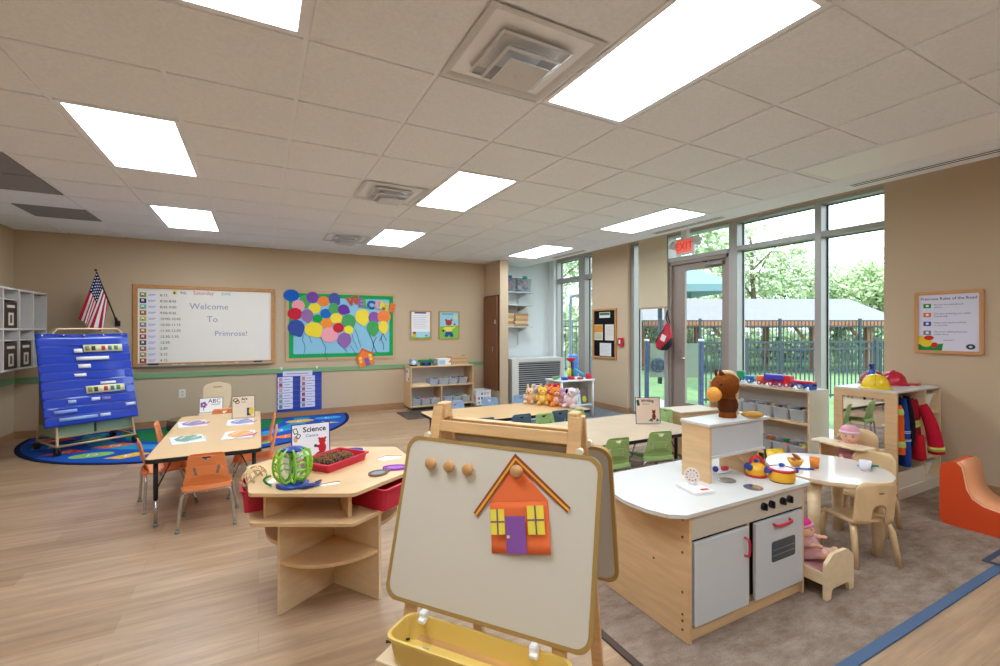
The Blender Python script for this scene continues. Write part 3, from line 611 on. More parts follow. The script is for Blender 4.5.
for i, (x, y, hx, k) in enumerate(shp):
    if k == 'e': q = ell(x, y, .2, .12, 20)
    elif k == 'd': q = [(x-.22, y-.02), (x-.05, y-.13), (x+.22, y), (x+.05, y+.13)]
    else: q = [(x-.2, y-.1), (x+.22, y-.06), (x, y+.14)]
    f = MB(cloth(hx)).plate(q, [], .0107, .0112, 'xy'); f.mat(cloth('E8E4DC')).text('ABCDEFGHIJKLMNOPQR'[i], .15, x-.05, 0, y-.05, .0001, plane='xy') if 0 else f.mat(cloth('E8E4DC')).text('ABCDEFGHIJKLMNOPQR'[i], .15, x-.05, .0114, y-.05, .0001, plane='xy')
    f.build('shape_patch', rug)
# chart stand
cs = thing('chart_stand', 'rolling easel stand holding a large blue pocket chart with green bins below', 'chart stand', (-1.83, 7.235, .012), 32.7)
st = mat('stand_tube_tan', 'C9AE8C', .35, .4)
f = MB(st); X0, Y0 = .365, .305
f.build if 0 else None
fr = MB(st)
def uframe(sgn): return smoothpath([(-X0, sgn*Y0, .07), (-X0+.01, sgn*.25, .3), (-X0+.02, sgn*.06, 1.2), (-X0+.06, sgn*.03, 1.39), (-X0+.16, sgn*.02, 1.41), (X0-.16, sgn*.02, 1.41), (X0-.06, sgn*.03, 1.39), (X0-.02, sgn*.06, 1.2), (X0-.01, sgn*.25, .3), (X0, sgn*Y0, .07)], 3)
MB(st).tube(uframe(-1), .014, 8).build('front_frame', cs); MB(st).tube(uframe(1), .014, 8).build('rear_frame', cs)
MB(st).tube([(-X0, -Y0, .1), (X0, -Y0, .1)], .013, 8).tube([(-X0, Y0, .1), (X0, Y0, .1)], .013, 8).tube([(-X0, -Y0, .1), (-X0, Y0, .1)], .013, 8).tube([(X0, -Y0, .1), (X0, Y0, .1)], .013, 8).build('base_frame', cs)
for sx in (-1, 1):
    for sy in (-1, 1):
        f = MB(black).at(sx*X0, sy*Y0, .04, ry=90); f.cyl(0, 0, -.025, -.005, .038, 14).cyl(0, 0, .005, .025, .038, 14); f.at().box(sx*X0-.012, sx*X0+.012, sy*Y0-.012, sy*Y0+.02, .03, .09); f.build('caster', cs)
def cpt(x, z): # chart front plane leaning back with height
    y = -.335+.30*(z-.33)/1.03; return y
f = MB(mat('chart_cloth', '1D3FAE', .28, coat=.4))
f.sheet(lambda u, v: (-.48+.86*u+(v-.5)*-.0, cpt(0, .33+1.03*v)-.012+.006*sin(u*9+v*4), .33+1.03*v-.012*sin(u*pi)*v), 16, 14, (0, .004, 0)); f.build('pocket_chart', cs)
for i in range(10):
    z = .345+i*.097
    MB(mat('chart_pocket', '2447BE', .12, coat=.6)).sheet(lambda u, v: (-.475+.85*u, cpt(0, z+.05*v)-.021-.0015*sin(u*13+i)-.006*v, z+.08*v), 10, 2, (0, .002, 0), False).build('pocket', cs)
for i in range(5): f = MB(chrome).at(-.42+i*.185, cpt(0, 1.335)-.018, 1.335, rx=90); f.lathe([(.004, 0), (.012, 0), (.012, .004), (.004, .004)], 12); f.build('grommet', cs)
def slip(x0, x1, z, h, hx, label, extra=None):
    lean = .30/1.03
    f = MB(paper(hx)); f.M = Matrix.Shear('XZ', 4, (0, 0)) if 0 else Matrix()
    yy = lambda zz: cpt(0, zz)-.0385
    f.sheet(lambda u, v: (x0+(x1-x0)*u, yy(z+h*v), z+h*v), 2, 1, (0, .001, 0))
    if extra:
        for (a, c_) in extra: f.mat(paper(c_)).sheet(lambda u, v: (x0+(x1-x0)*(a+.1*u), yy(z+h*(.2+.6*v))-.001, z+h*(.2+.6*v)), 1, 1, (0, .0008, 0))
    tag(f.build('sentence_strip', None, tuple(cs.location), 32.7), label, 'card', 'strips in the blue chart')
ex = [(.05, '8A9A4A'), (.2, '4A4F3A'), (.45, 'C8403A'), (.62, '5A8AA0'), (.78, '4A9A5A')]
slip(-.08, .30, 1.14, .085, 'E6DEB4', 'long patterned strip with small coloured pictures in the upper pockets of the blue chart', ex)
slip(-.17, -.09, 1.135, .045, 'F2F0F0', 'short white strip left of the upper patterned strip')
slip(-.155, .155, 1.045, .04, 'F2F0F0', 'white strip in the second used pocket of the blue chart')
slip(-.145, -.03, .955, .045, 'F2F0F0', 'short white strip in the third used pocket of the blue chart')
slip(-.19, -.08, .86, .035, 'F2F0F0', 'short white torn looking strip in the fourth used pocket of the blue chart')
slip(-.1, .27, .66, .085, 'E6DEB4', 'long patterned strip with small pictures halfway down the blue chart', ex)
slip(.04, .19, .755, .03, 'F2F0F0', 'thin white strip just above the lower patterned strip')
for i, (x0, x1, z, hx) in enumerate(((-.27, -.2, .57, 'A9C4EE'), (-.06, .02, .575, 'D6E2F6'), (.04, .12, .57, '8C86C8'), (-.4, -.2, .47, '8FA8E0'), (-.36, -.02, .385, '9DB8EA'), (0, .1, .385, 'CFE0FA'), (.26, .36, .475, 'DCE8FA'))):
    slip(x0, x1, z, .035, hx, 'pale blue strip low on the blue chart, %s' % ['upper left', 'upper middle', 'upper violet one', 'second row left', 'bottom row long one', 'bottom row right of the long one', 'at the right edge'][i])
gb = mat('sage_green_bin', '8FA98A', .45)
for i, (x0, nm) in enumerate(((-.36, 'sage green bin under the blue chart, left one'), (.01, 'sage green bin under the blue chart, right one'))):
    f = MB(gb); 
    f.lathe([(0, 0), (.20, 0), (.225, .17), (.24, .17), (.24, .18), (.215, .18), (.19, .01), (0, .01)], 4, (0, 0, 0)); f2 = MB(gb)
    w2, d2 = .165, .21
    f2.box(-w2, w2, -d2, d2, 0, .008)
    for (a, b_, c_, d_) in ((-w2-.01, w2+.01, -d2-.012, -d2), (-w2-.01, w2+.01, d2, d2+.012), (-w2-.012, -w2, -d2, d2), (w2, w2+.012, -d2, d2)): f2.box(a, b_, c_, d_, 0, .19)
    f2.box(-w2-.022, w2+.022, -d2-.024, -d2-.012, .175, .19).box(-w2-.022, w2+.022, d2+.012, d2+.024, .175, .19)
    m_ = Matrix.Rotation(R(32.7), 3, 'Z') @ Vector((x0+.175, .0, 0))
    tag(f2.build('storage_bin', None, (cs.location.x+m_.x, cs.location.y+m_.y, .2), 32.7, bev=.003), nm, 'storage bin', 'sage green bins')
k = MB(st).box(-.36, .37, -.24, -.22, .18, .198).box(-.36, .37, .22, .24, .18, .198).build('bin_rail', cs)
MB(mat('stand_olive_board', '7A6E48', .6)).box(-.37, -.355, -.12, .22, .30, 1.15).build('side_board', cs)
# small beige chair by the wall with a sign, and the log stump
bc = thing('toddler_chair', 'small beige plastic chair against the back wall with a sign on its seat', 'chair', (-.50, 7.22, .0125), 180); bc.scale = (1.1, 1.1, 1.1)
be = mat('beige_plastic', 'E0C9A4', .45)
f = MB(be).plate(rrect(-.17, .17, -.17, .17, .04), [], .25, .275, 'xy'); f.build('seat', bc, bev=.006)
f = MB(be); f.plate(rpoly([(-.12, .27), (.12, .27), (.15, .42), (.15, .58), (0, .62), (-.15, .58), (-.15, .42)], .06), [rrect(-.05, .05, .545, .565, .008)], -.175, -.15, warp=lambda x, y, z: (x, y-(z-.27)*.12, z)); f.build('backrest', bc, bev=.004)
for sx in (-1, 1):
    for sy in (-1, 1): MB(be).tube([(sx*.13, sy*.12, .25), (sx*.165, sy*.16, 0)], [.022, .018], 8).build('leg', bc)
def sign_stand(name, label, loc, rz, w2, h2, lean=8, edge='3A3A4A', bgc='F2ECEA', cat='sign'):
    t = thing(name, label, cat, loc, rz)
    pl = MB(paper(edge)); pl.at(0, 0, 0, rx=-lean).box(-w2, w2, -.002, .002, 0, h2); pl.mat(mat('sign_foot', 'DDE3E6', .15)).box(-w2, w2, -.03, .03, 0, .003) if 0 else None
    pl.build('panel', t)
    sh = MB(paper(bgc)); sh.at(0, 0, 0, rx=-lean); sh.box(-w2+.006, w2-.006, -.0035, -.002, .006, h2-.006)
    ft = MB(mat('clear_foot', 'D9DEE2', .15)).box(-w2, w2, -.01, .06, 0, .003); ft.build('foot', t)
    return t, sh
t, sh = sign_stand('easel_sign', 'small dark framed sign with a purple flower standing on the beige chair seat', (-.555, 7.17, .317), 2, .135, .195, 14, '2F3540')
sh.mat(paper('2B2430')).text('ABC', .075, -.035, .125, -.004, .0003); sh.mat(paper('8A5A94')); [sh.plate(ell(-.085+.025*cos(k*1.26), .105+.025*sin(k*1.26), .017, .017, 10), [], -.0048, -.0035) for k in range(5)]; sh.mat(paper('4A7A4A')).box(-.088, -.08, -.0045, -.0035, .03, .09).mat(paper('9A8AA0')).box(.0, .1, -.0042, -.0035, .1, .108)
sh.build('printed_sheet', t)
f = MB(mat('log_bark', '5C4A3A', .9, bump=.8, bscale=40)).cyl(0, 0, 0, .13, .19, 24, .185); f.mat(mat('log_cut', '8A7458', .8)).cyl(0, 0, .1305, .134, .175, 24); tag(f.build('log_stump', None, (-.95, 7.86, .0125)), 'low brown log stump on the floor left of the small beige chair', 'log stump')
# ================================================================= child chairs (shell seat, chrome legs)
def child_chair(name, label, col, loc, rz, group, k=1.0):
    t = thing(name, label, 'chair', loc, rz, group); m = mat('shell_'+col, col, .38, spec=.5)
    def seatp(u, v):
        x = -.15+.30*u; y = -.155+.31*v
        z = .285+.012*cos(pi*(u-.5)*2)*-1+.03*max(0, .12-v)*4-.03*max(0, v-.85)*3
        return (x*k*(1-.06*(v-.5)), y*k, z*k)
    MB(m).sheet(seatp, 10, 10, (0, 0, -.008)).build('seat', t)
    out = rpoly([(-.15, .30), (.15, .30), (.128, .40), (.108, .545), (-.108, .545), (-.128, .40)], [.03, .03, .02, .03, .03, .02], 3)
    tri = rpoly([(-.035, .52), (.035, .52), (0, .488)], .004, 2)
    sl = [rpoly([(s*.085, .45), (s*.068, .45), (s*.055, .385), (s*.072, .385)][::s], .005, 2) for s in (1, -1)]
    def wp(x, y, z): q = (z-.30)/.25; return (x*k, (y-.150-.045*q+.022*(1-(x/.15)**2)*-1+.01)*k, z*k)
    MB(m).plate([(x, z) for x, z in out], [tri]+sl, 0, .009, warp=wp, smooth=False).build('backrest', t, bev=.002*k)
    MB(m).sheet(lambda u, v: ((-.15+.30*u)*k, (-.150-.012*(1-v)-.018*(1-(2*u-1)**2))*k, (.277+.035*v)*k), 8, 3, (0, .009, 0)).build('seat_lip', t)
    for sx in (-1, 1):
        for sy in (-1, 1):
            pts = smoothpath([(sx*.005, -.158, .272), (sx*.118, -.158, .272), (sx*.146, -.160, .250), (sx*.156, -.162, .19), (sx*.172, -.171, .02)], 4) if sy < 0 else smoothpath([(sx*.005, sy*.09, .268), (sx*.11, sy*.09, .268), (sx*.142, sy*.098, .245), (sx*.152, sy*.115, .19), (sx*.172, sy*.168, .02)], 4)
            lg = MB(chrome).tube([(p.x*k, p.y*k, p.z*k) for p in pts], .0105*k, 8).build('leg', t)
            MB(mat('glide_grey', '8C8A88', .5)).at(sx*.1735*k, sy*.171*k, 0).cyl(0, 0, 0, .022*k, .0145*k, 12).build('foot_glide', lg)
    return t
OR = 'F08E52'
g = 'orange chairs around the art table'
oc = child_chair('child_chair', 'orange child chair with its back to the camera at the near end of the table', OR, (-.325, 4.03, 0), 0, g)
dup(oc, (-.655, 4.60, 0), -75, 'orange child chair at the left side of the art table, nearer the camera', g)
dup(oc, (-.66, 5.33, 0), -88, 'orange child chair at the left side of the art table, farther back', g)
dup(oc, (-.045, 4.62, 0), 88, 'orange child chair at the right side of the art table, behind the science table', g)
dup(oc, (-.04, 5.30, 0), 90, 'orange child chair at the right side of the art table, farther back', g)
dup(oc, (-.335, 5.72, 0), 180, 'orange child chair at the far end of the art table', g)
# art table
edge_blk = mat('table_edge_black', '1B1A1C', .5)
def activity_table(name, label, x0, x1, y0, y1, h, legs, topm=laminate, cr=.05, z0=0):
    t = thing(name, label, 'table', ((x0+x1)/2, (y0+y1)/2, z0)); a, b_ = (x1-x0)/2, (y1-y0)/2
    MB(topm).plate(rrect(-a, a, -b_, b_, cr, 5), [], h-.028, h, 'xy').build('tabletop', t)
    MB(edge_blk).plate(rrect(-a-.004, a+.004, -b_-.004, b_+.004, cr, 5), [rrect(-a+.001, a-.001, -b_+.001, b_-.001, cr, 5)], h-.031, h-.002, 'xy').build('edge_band', t)
    MB(edge_blk).box(-a+.08, a-.08, -b_+.08, -b_+.1, h-.05, h-.031).box(-a+.08, a-.08, b_-.1, b_-.08, h-.05, h-.031).build('apron', t)
    for (x, y) in legs:
        x -= (x0+x1)/2; y -= (y0+y1)/2
        lg = MB(black).tube([(x, y, h-.03), (x, y, .19)], .0155, 10).build('leg', t)
        MB(chrome).tube([(x, y, .19), (x, y, .015)], .012, 10).build('lower_tube', lg)
        MB(mat('glide_grey', '8C8A88', .5)).cyl(x, y, 0, .02, .018, 12).build('foot_glide', lg)
        dx = (.17 if x < 0 else -.17); MB(black).tube([(x, y, .25), (x+dx*.5, y, h-.06), (x+dx*.6, y, h-.032)], .005, 6).build('leg_brace', lg)
    return t
activity_table('art_table', 'rectangular maple topped child table with black edge and four paper mats on it', -.705, .02, 3.985, 5.79, .505, [(-.655, 4.08), (-.03, 4.08), (-.655, 5.68), (-.03, 5.68)])
# children's work mats: white foam mats with a coloured glossy sheet
for i, (x, y, rz, hx, h2, nm) in enumerate(((-.56, 5.28, 8, '9A84B8', 'C06A94', 'white mat with purple painted paper at the far left of the art table'), (-.52, 4.56, 12, '6FA58C', 'E9EFEF', 'white mat with green painted paper at the near left of the art table'),
    (-.155, 5.16, 0, '6E8FD0', 'D88AB0', 'white mat with blue painted paper at the far right of the art table'), (-.15, 4.55, -4, 'EFA24A', 'C45AA0', 'white mat with orange painted paper at the near right of the art table'))):
    t = thing('art_mat', nm, 'mat', (x, y, .506), rz, 'mats on the art table')
    MB(mat('mat_white', 'EEECEF', .3)).plate(rrect(-.115, .115, -.155, .155, .015), [], 0, .006, 'xy').build('base_mat', t)
    f = MB(mat('painted_'+hx, hx, .25)).plate([(px*(1+.08*sin(k*2.1)), py*(1+.1*cos(k*1.7))) for k, (px, py) in enumerate(ell(.01, .02, .095, .12, 22))], [], .0065, .0075, 'xy')
    f.mat(mat('painted_'+h2, h2, .25)).plate([(-.02, -.12), (.12, -.08), (.15, .02), (.10, -.03), (.0, -.09)], [], .0076, .0084, 'xy')
    f.mat(mat('painted_light', 'E8E2EE', .25)).plate([(-.06, .03), (-.02, .09), (0, .1), (-.04, .02)], [], .0078, .0084, 'xy').plate([(.02, .0), (.08, .06), (.09, .04)], [], .0078, .0084, 'xy'); f.build('painted_paper', t)
t, sh = sign_stand('easel_sign', 'beige sign with a small picture standing at the far end of the art table', (-.135, 5.42, .506), 4, .105, .225, 6, '7A6A60', 'E9D6BE')
sh.mat(paper('6A3C26')).plate(ell(-.07, .185, .025, .02, 14), [ell(-.07, .185, .016, .012, 10)], -.0042, -.0035).plate(ell(-.055, .165, .02, .02, 14), [ell(-.055, .165, .012, .012, 10)], -.0047, -.0042)
sh.mat(paper('2B2A30')).text('Art', .04, -.02, .18, -.0038, .0003, bold=.001).text('Arte', .022, -.02, .155, -.0038, .0003)
sh.mat(paper('2F4A7A')).box(.03, .07, -.0044, -.0035, .02, .1).mat(paper('E5C53A')).plate(ell(.07, .065, .022, .04, 12), [], -.005, -.0044).mat(paper('3A6A4A')).box(.035, .06, -.0049, -.0044, .05, .07)
sh.build('printed_sheet', t)
# ================================================================= science table (hexagon on a cross of panels)
sx0, sy0 = .378, 2.715
sc_ = thing('science_table', 'hexagonal maple science table with cross panel base and round shelf', 'table', (sx0, sy0, 0))
def hexa(r, a0=-88, rr=.04): return rpoly([(r*cos(R(a0+60*k)), r*sin(R(a0+60*k))) for k in range(6)], rr, 4)
def rotp(pts, a, ox=0, oy=0): return [(x*cos(R(a))-y*sin(R(a))+ox, x*sin(R(a))+y*cos(R(a))+oy) for x, y in pts]
slot = rrect(-.065, .065, -.022, .022, .02, 4); slotF = rotp(slot, 2, -.075, -.295)
h2 = rpoly([(.24, .02), (.31, .07), (.40, .02), (.38, -.03), (.27, -.04)], .015, 3); h2 = [(x-.0, y+.02) for x, y in h2]
h3 = rotp(rrect(-.06, .06, -.025, .025, .02, 4), 60, -.31, -.10)
MB(maple).plate(hexa(.495), [slotF, h2, h3], .632, .65, 'xy').build('tabletop', sc_, bev=.003)
[MB(white).plate(q_, [], .640, .6445, 'xy').build('white_insert', sc_) for q_ in (slotF, h2, h3)]
MB(maple).plate(hexa(.49), [], .49, .508, 'xy').build('middle_shelf', sc_, bev=.003)
for a in range(6):
    ang = -88+60*a; f = MB(maple).at(0, 0, 0, rz=ang); f.box(.20, .415, -.009, .009, .508, .632); f.build('divider', sc_, bev=.001)
for a in (213, 303, 33, 123):
    f = MB(mapleL).at(0, 0, 0, rz=a); f.box(.0, .345, -.009, .009, 0, .49); f.build('base_panel', sc_, bev=.001)
qs = [(0, 0)]+[(.33*cos(R(90*k/12)), .33*sin(R(90*k/12))) for k in range(13)]
for a, z in ((213, .27), (303, .40), (33, .27), (123, .36)):
    f = MB(maple).at(0, 0, 0, rz=a); f.plate([(x+.012, y+.012) for x, y in qs], [], z-.018, z, 'xy'); f.build('quarter_shelf', sc_, bev=.001)
# red bins standing in the shelf of the science table
def bin_(name, label, m, loc, rz, w2, d2, h, group, taper=.9, cat='bin', contents=None):
    t = thing(name, label, cat, loc, rz, group); f = MB(m)
    f2 = rrect(-w2, w2, -d2, d2, .015, 3); q = [(x*taper, y*taper) for x, y in f2]; n = len(f2)
    vs = [(x, y, 0) for x, y in q]+[(x, y, h) for x, y in f2]+[(x*.955, y*.955, h) for x, y in f2]+[(x*.95, y*.95, .006) for x, y in q]
    fs = [tuple(range(n))[::-1], tuple(range(3*n, 4*n))]+[(l*n+i, l*n+(i+1) % n, (l+1)*n+(i+1) % n, (l+1)*n+i) for l in range(3) for i in range(n)]
    f.add(vs, fs); f.plate([(x*1.07, y*1.06) for x, y in f2], [[(x*.99, y*.99) for x, y in f2]], h-.008, h, 'xy'); f.build('bin_body', t)
    if contents: contents(t, w2*taper*.85, d2*taper*.85, h)
    return t
redp = mat('red_bin_plastic', 'C81F3C', .35)
gR = 'red bins in the science table'
bin_('storage_bin', 'red plastic bin in the right side of the science table shelf', redp, (sx0+.335*cos(R(-56)), sy0+.335*sin(R(-56)), .509), -56, .13, .10, .112, gR)
def rattan(t, w2, d2, h):
    f = MB(mat('wicker_ball_tan', 'D8B98A', .7)); random.seed(3)
    for k in range(9):
        ax = Vector((random.uniform(-1, 1), random.uniform(-1, 1), random.uniform(-1, 1))).normalized(); o = ax.orthogonal().normalized(); b_ = ax.cross(o)
        f.tube([(Vector((-.02, 0, h+.03))+(o*cos(2*pi*j/20)+b_*sin(2*pi*j/20))*.062) for j in range(20)], .003, 5, closed=True)
    return f
lb_ = bin_('storage_bin', 'red plastic bin sticking out of the left side of the science table', redp, (sx0-.335, sy0-.01, .509), -88, .12, .12, .115, gR)
f = rattan(None, .1, .1, .115); tag(f.build('wicker_ball', None, (sx0-.375, sy0-.05, .513), 0), 'open tan wicker ball resting in the left red bin', 'ball')
MB(mat('dark_pine_bits', '3A281E', .9, bump=.8, bscale=60)).ball((0, 0, .06), (.1, .1, .05), 12, 8).build('bark_pieces', lb_) if 0 else None
# red tray with pine cones
tr = bin_('tray', 'red plastic tray of pine cones on top of the science table', redp, (sx0+.005, sy0+.045, .651), 37.3, .155, .112, .045, None, .93, 'tray')
cone = thing('pine_cone', 'x', 'pine cone', (0, 0, 0)); random.seed(5)
f = MB(mat('pine_cone_brown', '2E1C12', .8)); f.ball((0, 0, 0), (.022, .022, .03), 10, 8)
f.mat(mat('pine_cone_tip', '93693C', .8))
for L in range(7):
    zz = -.025+L*.0085; rr = .027*math.sqrt(max(.05, 1-((zz+.002)/.034)**2))
    for k in range(6):
        a = 2*pi*(k+.5*(L % 2))/6; f.ball((rr*cos(a), rr*sin(a), zz), (.006, .006, .0026), 6, 4)
bpy.data.objects.remove(cone)
cone = f.build('pine_cone')
ci = 0
for r in range(3):
    for c2 in range(4):
        lx = -.09+c2*.05+(.02 if r % 2 else 0); ly = -.055+r*.048
        v = Matrix.Rotation(R(37.3), 3, 'Z') @ Vector((lx-.01, ly-.005, 0))
        o = cone if ci == 0 else cone.copy()
        if ci: C.objects.link(o)
        o.location = (sx0+.005+v.x, sy0+.045+v.y, .651+.030); o.rotation_euler = (R(90+random.uniform(-15, 15)), random.uniform(-.3, .3), random.uniform(-1, 1)+.6)
        tag(o, 'brown pine cone lying among the others in the red tray', 'pine cone', 'pine cones in the red tray'); ci += 1
o = MB(mat('yellow_cone_card', 'F0C62A', .5)).lathe([(0, .04), (.012, 0), (0, 0)], 12); tag(o.build('pointer_piece', None, (sx0+.09, sy0+.075, .658), rot=(.5, .4, 0)), 'small yellow pointed piece among the pine cones in the red tray', 'toy')
# magnifiers and discs
def magn(label, hx, x, y, rz, a=.075, b_=.05, lens='AFC8DC'):
    t = thing('magnifier', label, 'magnifier', (x, y, .651), rz, 'magnifiers on the science table')
    MB(mat('translucent_'+hx, hx, .2)).plate(ell(0, 0, a, b_, 28), [ell(0, 0, a*.7, b_*.7, 28)], 0, .008, 'xy').plate(rrect(a*.9, a*1.25, -.012, .012, .008), [], 0, .008, 'xy').build('rim', t)
    MB(mat('lens_'+lens, lens, .06, spec=.9)).plate(ell(0, 0, a*.71, b_*.71, 24), [], .002, .006, 'xy').build('lens', t)
magn('blue oval magnifier at the back of the science table behind the red tray', '1F62B8', .507, 3.0, 175, .085, .055, '3F7EC8')
magn('purple magnifier at the right corner of the science table', '8A2AA8', .672, 2.515, -40+20, .07, .045, 'B070C8')
magn('brown and grey disc magnifier near the right front edge of the science table', '6E5138', .565, 2.46, 20, .055, .045, '8A93A0')
# rotating bug viewer: blue base, lime frames
bx_, by_ = .150, 2.475
bv = thing('bug_viewer', 'lime green and blue rotating bug viewer toy standing on the science table', 'toy', (bx_, by_, .651)); bv.scale = (.88, .88, .97)
bl_ = mat('toy_blue', '1C3F94', .3); lm = mat('toy_lime', '8CCB2E', .35)
MB(bl_).lathe([(0, 0), (.085, 0), (.085, .012), (.07, .018), (0, .02)], 32).build('base', bv)
MB(bl_).lathe([(.014, .02), (.012, .19), (0, .195)], 14).build('spindle', bv)
MB(bl_).lathe([(0, .185), (.03, .185), (.06, .178), (.062, .186), (.03, .195), (0, .197)], 24).build('top_cap', bv)
for k in range(4):
    f = MB(lm).at(0, 0, .105, rz=k*90+25)
    A = [(.045+.05*cos(2*pi*j/24)+.0, 0, .08*sin(2*pi*j/24)) for j in range(24)]
    for yy in (-.028, .028): f.tube([(p[0]+.0, yy*(.4+.9*max(0, (p[0])/.1)), p[2]) for p in A], .006, 6, closed=True)
    for zz in (-.05, -.02, .015, .05): f.tube([(.088, -.032, zz), (.1, 0, zz+.012), (.088, .032, zz)], .005, 6)
    f.tube([(.06, -.025, -.05), (.085, -.03, .0), (.06, -.025, .05)], .005, 6)
    f.build('lime_frame', bv)
    f = MB(glassy('viewer_clear%d' % k, 'F2F7F4', .12, .05) if k == 0 else bpy.data.materials['viewer_clear0']).at(0, 0, .105, rz=k*90+25); f.ball((.05, 0, 0), (.036, .022, .06), 12, 8); f.build('clear_capsule', bv)
o = MB(plastic('1FA056')).tube(smoothpath([(0, 0, 0), (-.02, .01, .01), (-.03, 0, .03), (-.02, -.01, .045), (0, -.01, .05)], 5), .006, 6); tag(o.build('green_hook', None, (.055, 2.50, .658)), 'curved green toy piece left of the bug viewer', 'toy')
o = MB(bl_).plate(ell(0, 0, .055, .035, 24), [], 0, .006, 'xy'); o.mat(black).tube([(.03, 0, .006), (.07, .02, .006)], .006, 6); o = o.build('magnifying_lens', None, (.225, 2.415, .657), 25, rot=(R(-12), 0, R(25))); tag(o, 'dark blue handled lens leaning at the foot of the bug viewer', 'magnifier')
t, sh = sign_stand('easel_sign', 'white Science sign with blue border and a red bear on the science table', (.276, 2.905, .651), 5, .108, .215, 5, '2A3F94', 'F2F1F5')
sh.mat(paper('1E1C22')).text('Science', .043, -.045, .165, -.0038, .0004, bold=.0008); sh.mat(paper('3A4FA8')).text('Ciencia', .024, -.03, .135, -.0038, .0003)
sh.mat(paper('1E1C22')).plate(rotp(rrect(-.012, .012, -.016, .016, .003), 20, -.085, .175), [rotp(rrect(-.008, .008, -.012, .012, .002), 20, -.085, .175)], -.0042, -.0035).plate(rotp(rrect(-.011, .011, -.013, .013, .003), -30, -.07, .145), [rotp(rrect(-.007, .007, -.009, .009, .002), -30, -.07, .145)], -.0046, -.0042)
sh.mat(paper('E0B48A')).plate(ell(-.084, .13, .012, .02, 12), [], -.0042, -.0035)
rb = paper('C8302E')
sh.mat(paper('3A9A5A')).plate(ell(.078, .022, .02, .012, 14), [], -.0040, -.0035)
sh.mat(rb).plate(ell(.062, .105, .02, .019, 16), [], -.0046, -.0041).plate(ell(.046, .12, .007, .007, 10), [], -.0044, -.0039).plate(ell(.08, .12, .007, .007, 10), [], -.0044, -.0039).plate(ell(.062, .065, .022, .032, 16), [], -.0044, -.0039).plate(rotp(ell(0, 0, .03, .011, 14), 30, .038, .03), [], -.0048, -.0043).plate(rotp(ell(0, 0, .022, .008, 14), -10, .042, .075), [], -.0048, -.0043)
sh.mat(paper('4A3A8A')).plate(ell(.024, .08, .009, .009, 10), [], -.0052, -.0047)
sh.build('printed_sheet', t)
# ================================================================= double sided easel
ez = thing('easel', 'double sided wooden easel with whiteboards and yellow tray in the foreground', 'easel', (.807, 1.487, 0), -52.5)
sl = .275; ZA = 1.15
def py(z, side=-1): return side*(ZA-z)*sl
tan_edge = mat('easel_board_edge', 'A8864A', .5); brd = mat('easel_board_surface', 'D6CCBB', .28)
def tilt(side):   # frame whose origin is the apex line; local z runs up the slope
    return Matrix.Translation((0, 0, ZA)) @ Matrix.Rotation(math.atan(sl)*(-1 if side < 0 else 1), 4, 'X')
SC = math.sqrt(1+sl*sl)
for side in (-1, 1):
    M_ = tilt(side); zt, zb = (1.0-ZA)*SC, (.452-ZA)*SC; s_ = side
    y0, y1 = (-.034, -.022) if s_ < 0 else (.022, .034)
    f = MB(tan_edge); f.M = M_; f.plate(rrect(-.375, .375, zb, zt, .05, 6), [rrect(-.362, .362, zb+.013, zt-.013, .042, 6)], y0-.002, y1+.002)
    for (cx_, cz_, a) in ((.325, zt-.05, 0), (-.325, zt-.05, 90), (-.325, zb+.05, 180), (.325, zb+.05, 270)):
        f.plate(arc(cx_, cz_, .0505, a, a+90, 6)+arc(cx_, cz_, .037, a+90, a, 6), [], y0-.003, y1+.003)
    b_ = f.build('board_edge', ez)
    f = MB(brd if s_ < 0 else mat('easel_back_board', 'B9B5AC', .3)); f.M = M_; f.plate(rrect(-.364, .364, zb+.011, zt-.011, .042, 6), [], y0, y1); f.build('whiteboard', ez)
    # posts
    for x in (-.272, .272):
        f = MB(pine); f.M = M_; f.box(x-.022, x+.022, min(y1, 0) if s_ < 0 else 0, 0 if s_ < 0 else y0, -1.15*SC, -.035); f.build('post', ez, bev=.003)
    f = MB(pine); f.M = M_; yy = (-.022, -.002) if s_ < 0 else (.002, .022); f.box(-.25, .25, yy[0], yy[1], -.128, -.086); f.build('top_rail', ez, bev=.003)
    f = MB(pine); f.M = M_; f.box(-.25, .25, yy[0], yy[1], -.86, -.80); f.build('lower_rail', ez, bev=.003)
for x in (-.262, .262):
    f = MB(pine).box(x-.018, x+.018, -.028, .028, 1.075, 1.135, .004); f.build('hinge_block', ez)
    for sg in (-1, 1):
        f = MB(mat('cream_knob', 'E6D9BE', .4)).at(x*1.13, sg*.062, 1.015, rx=-90*sg*-1 if sg < 0 else -90); f.cyl(0, 0, -.012, .014, .012, 14); f.build('pivot_knob', ez)
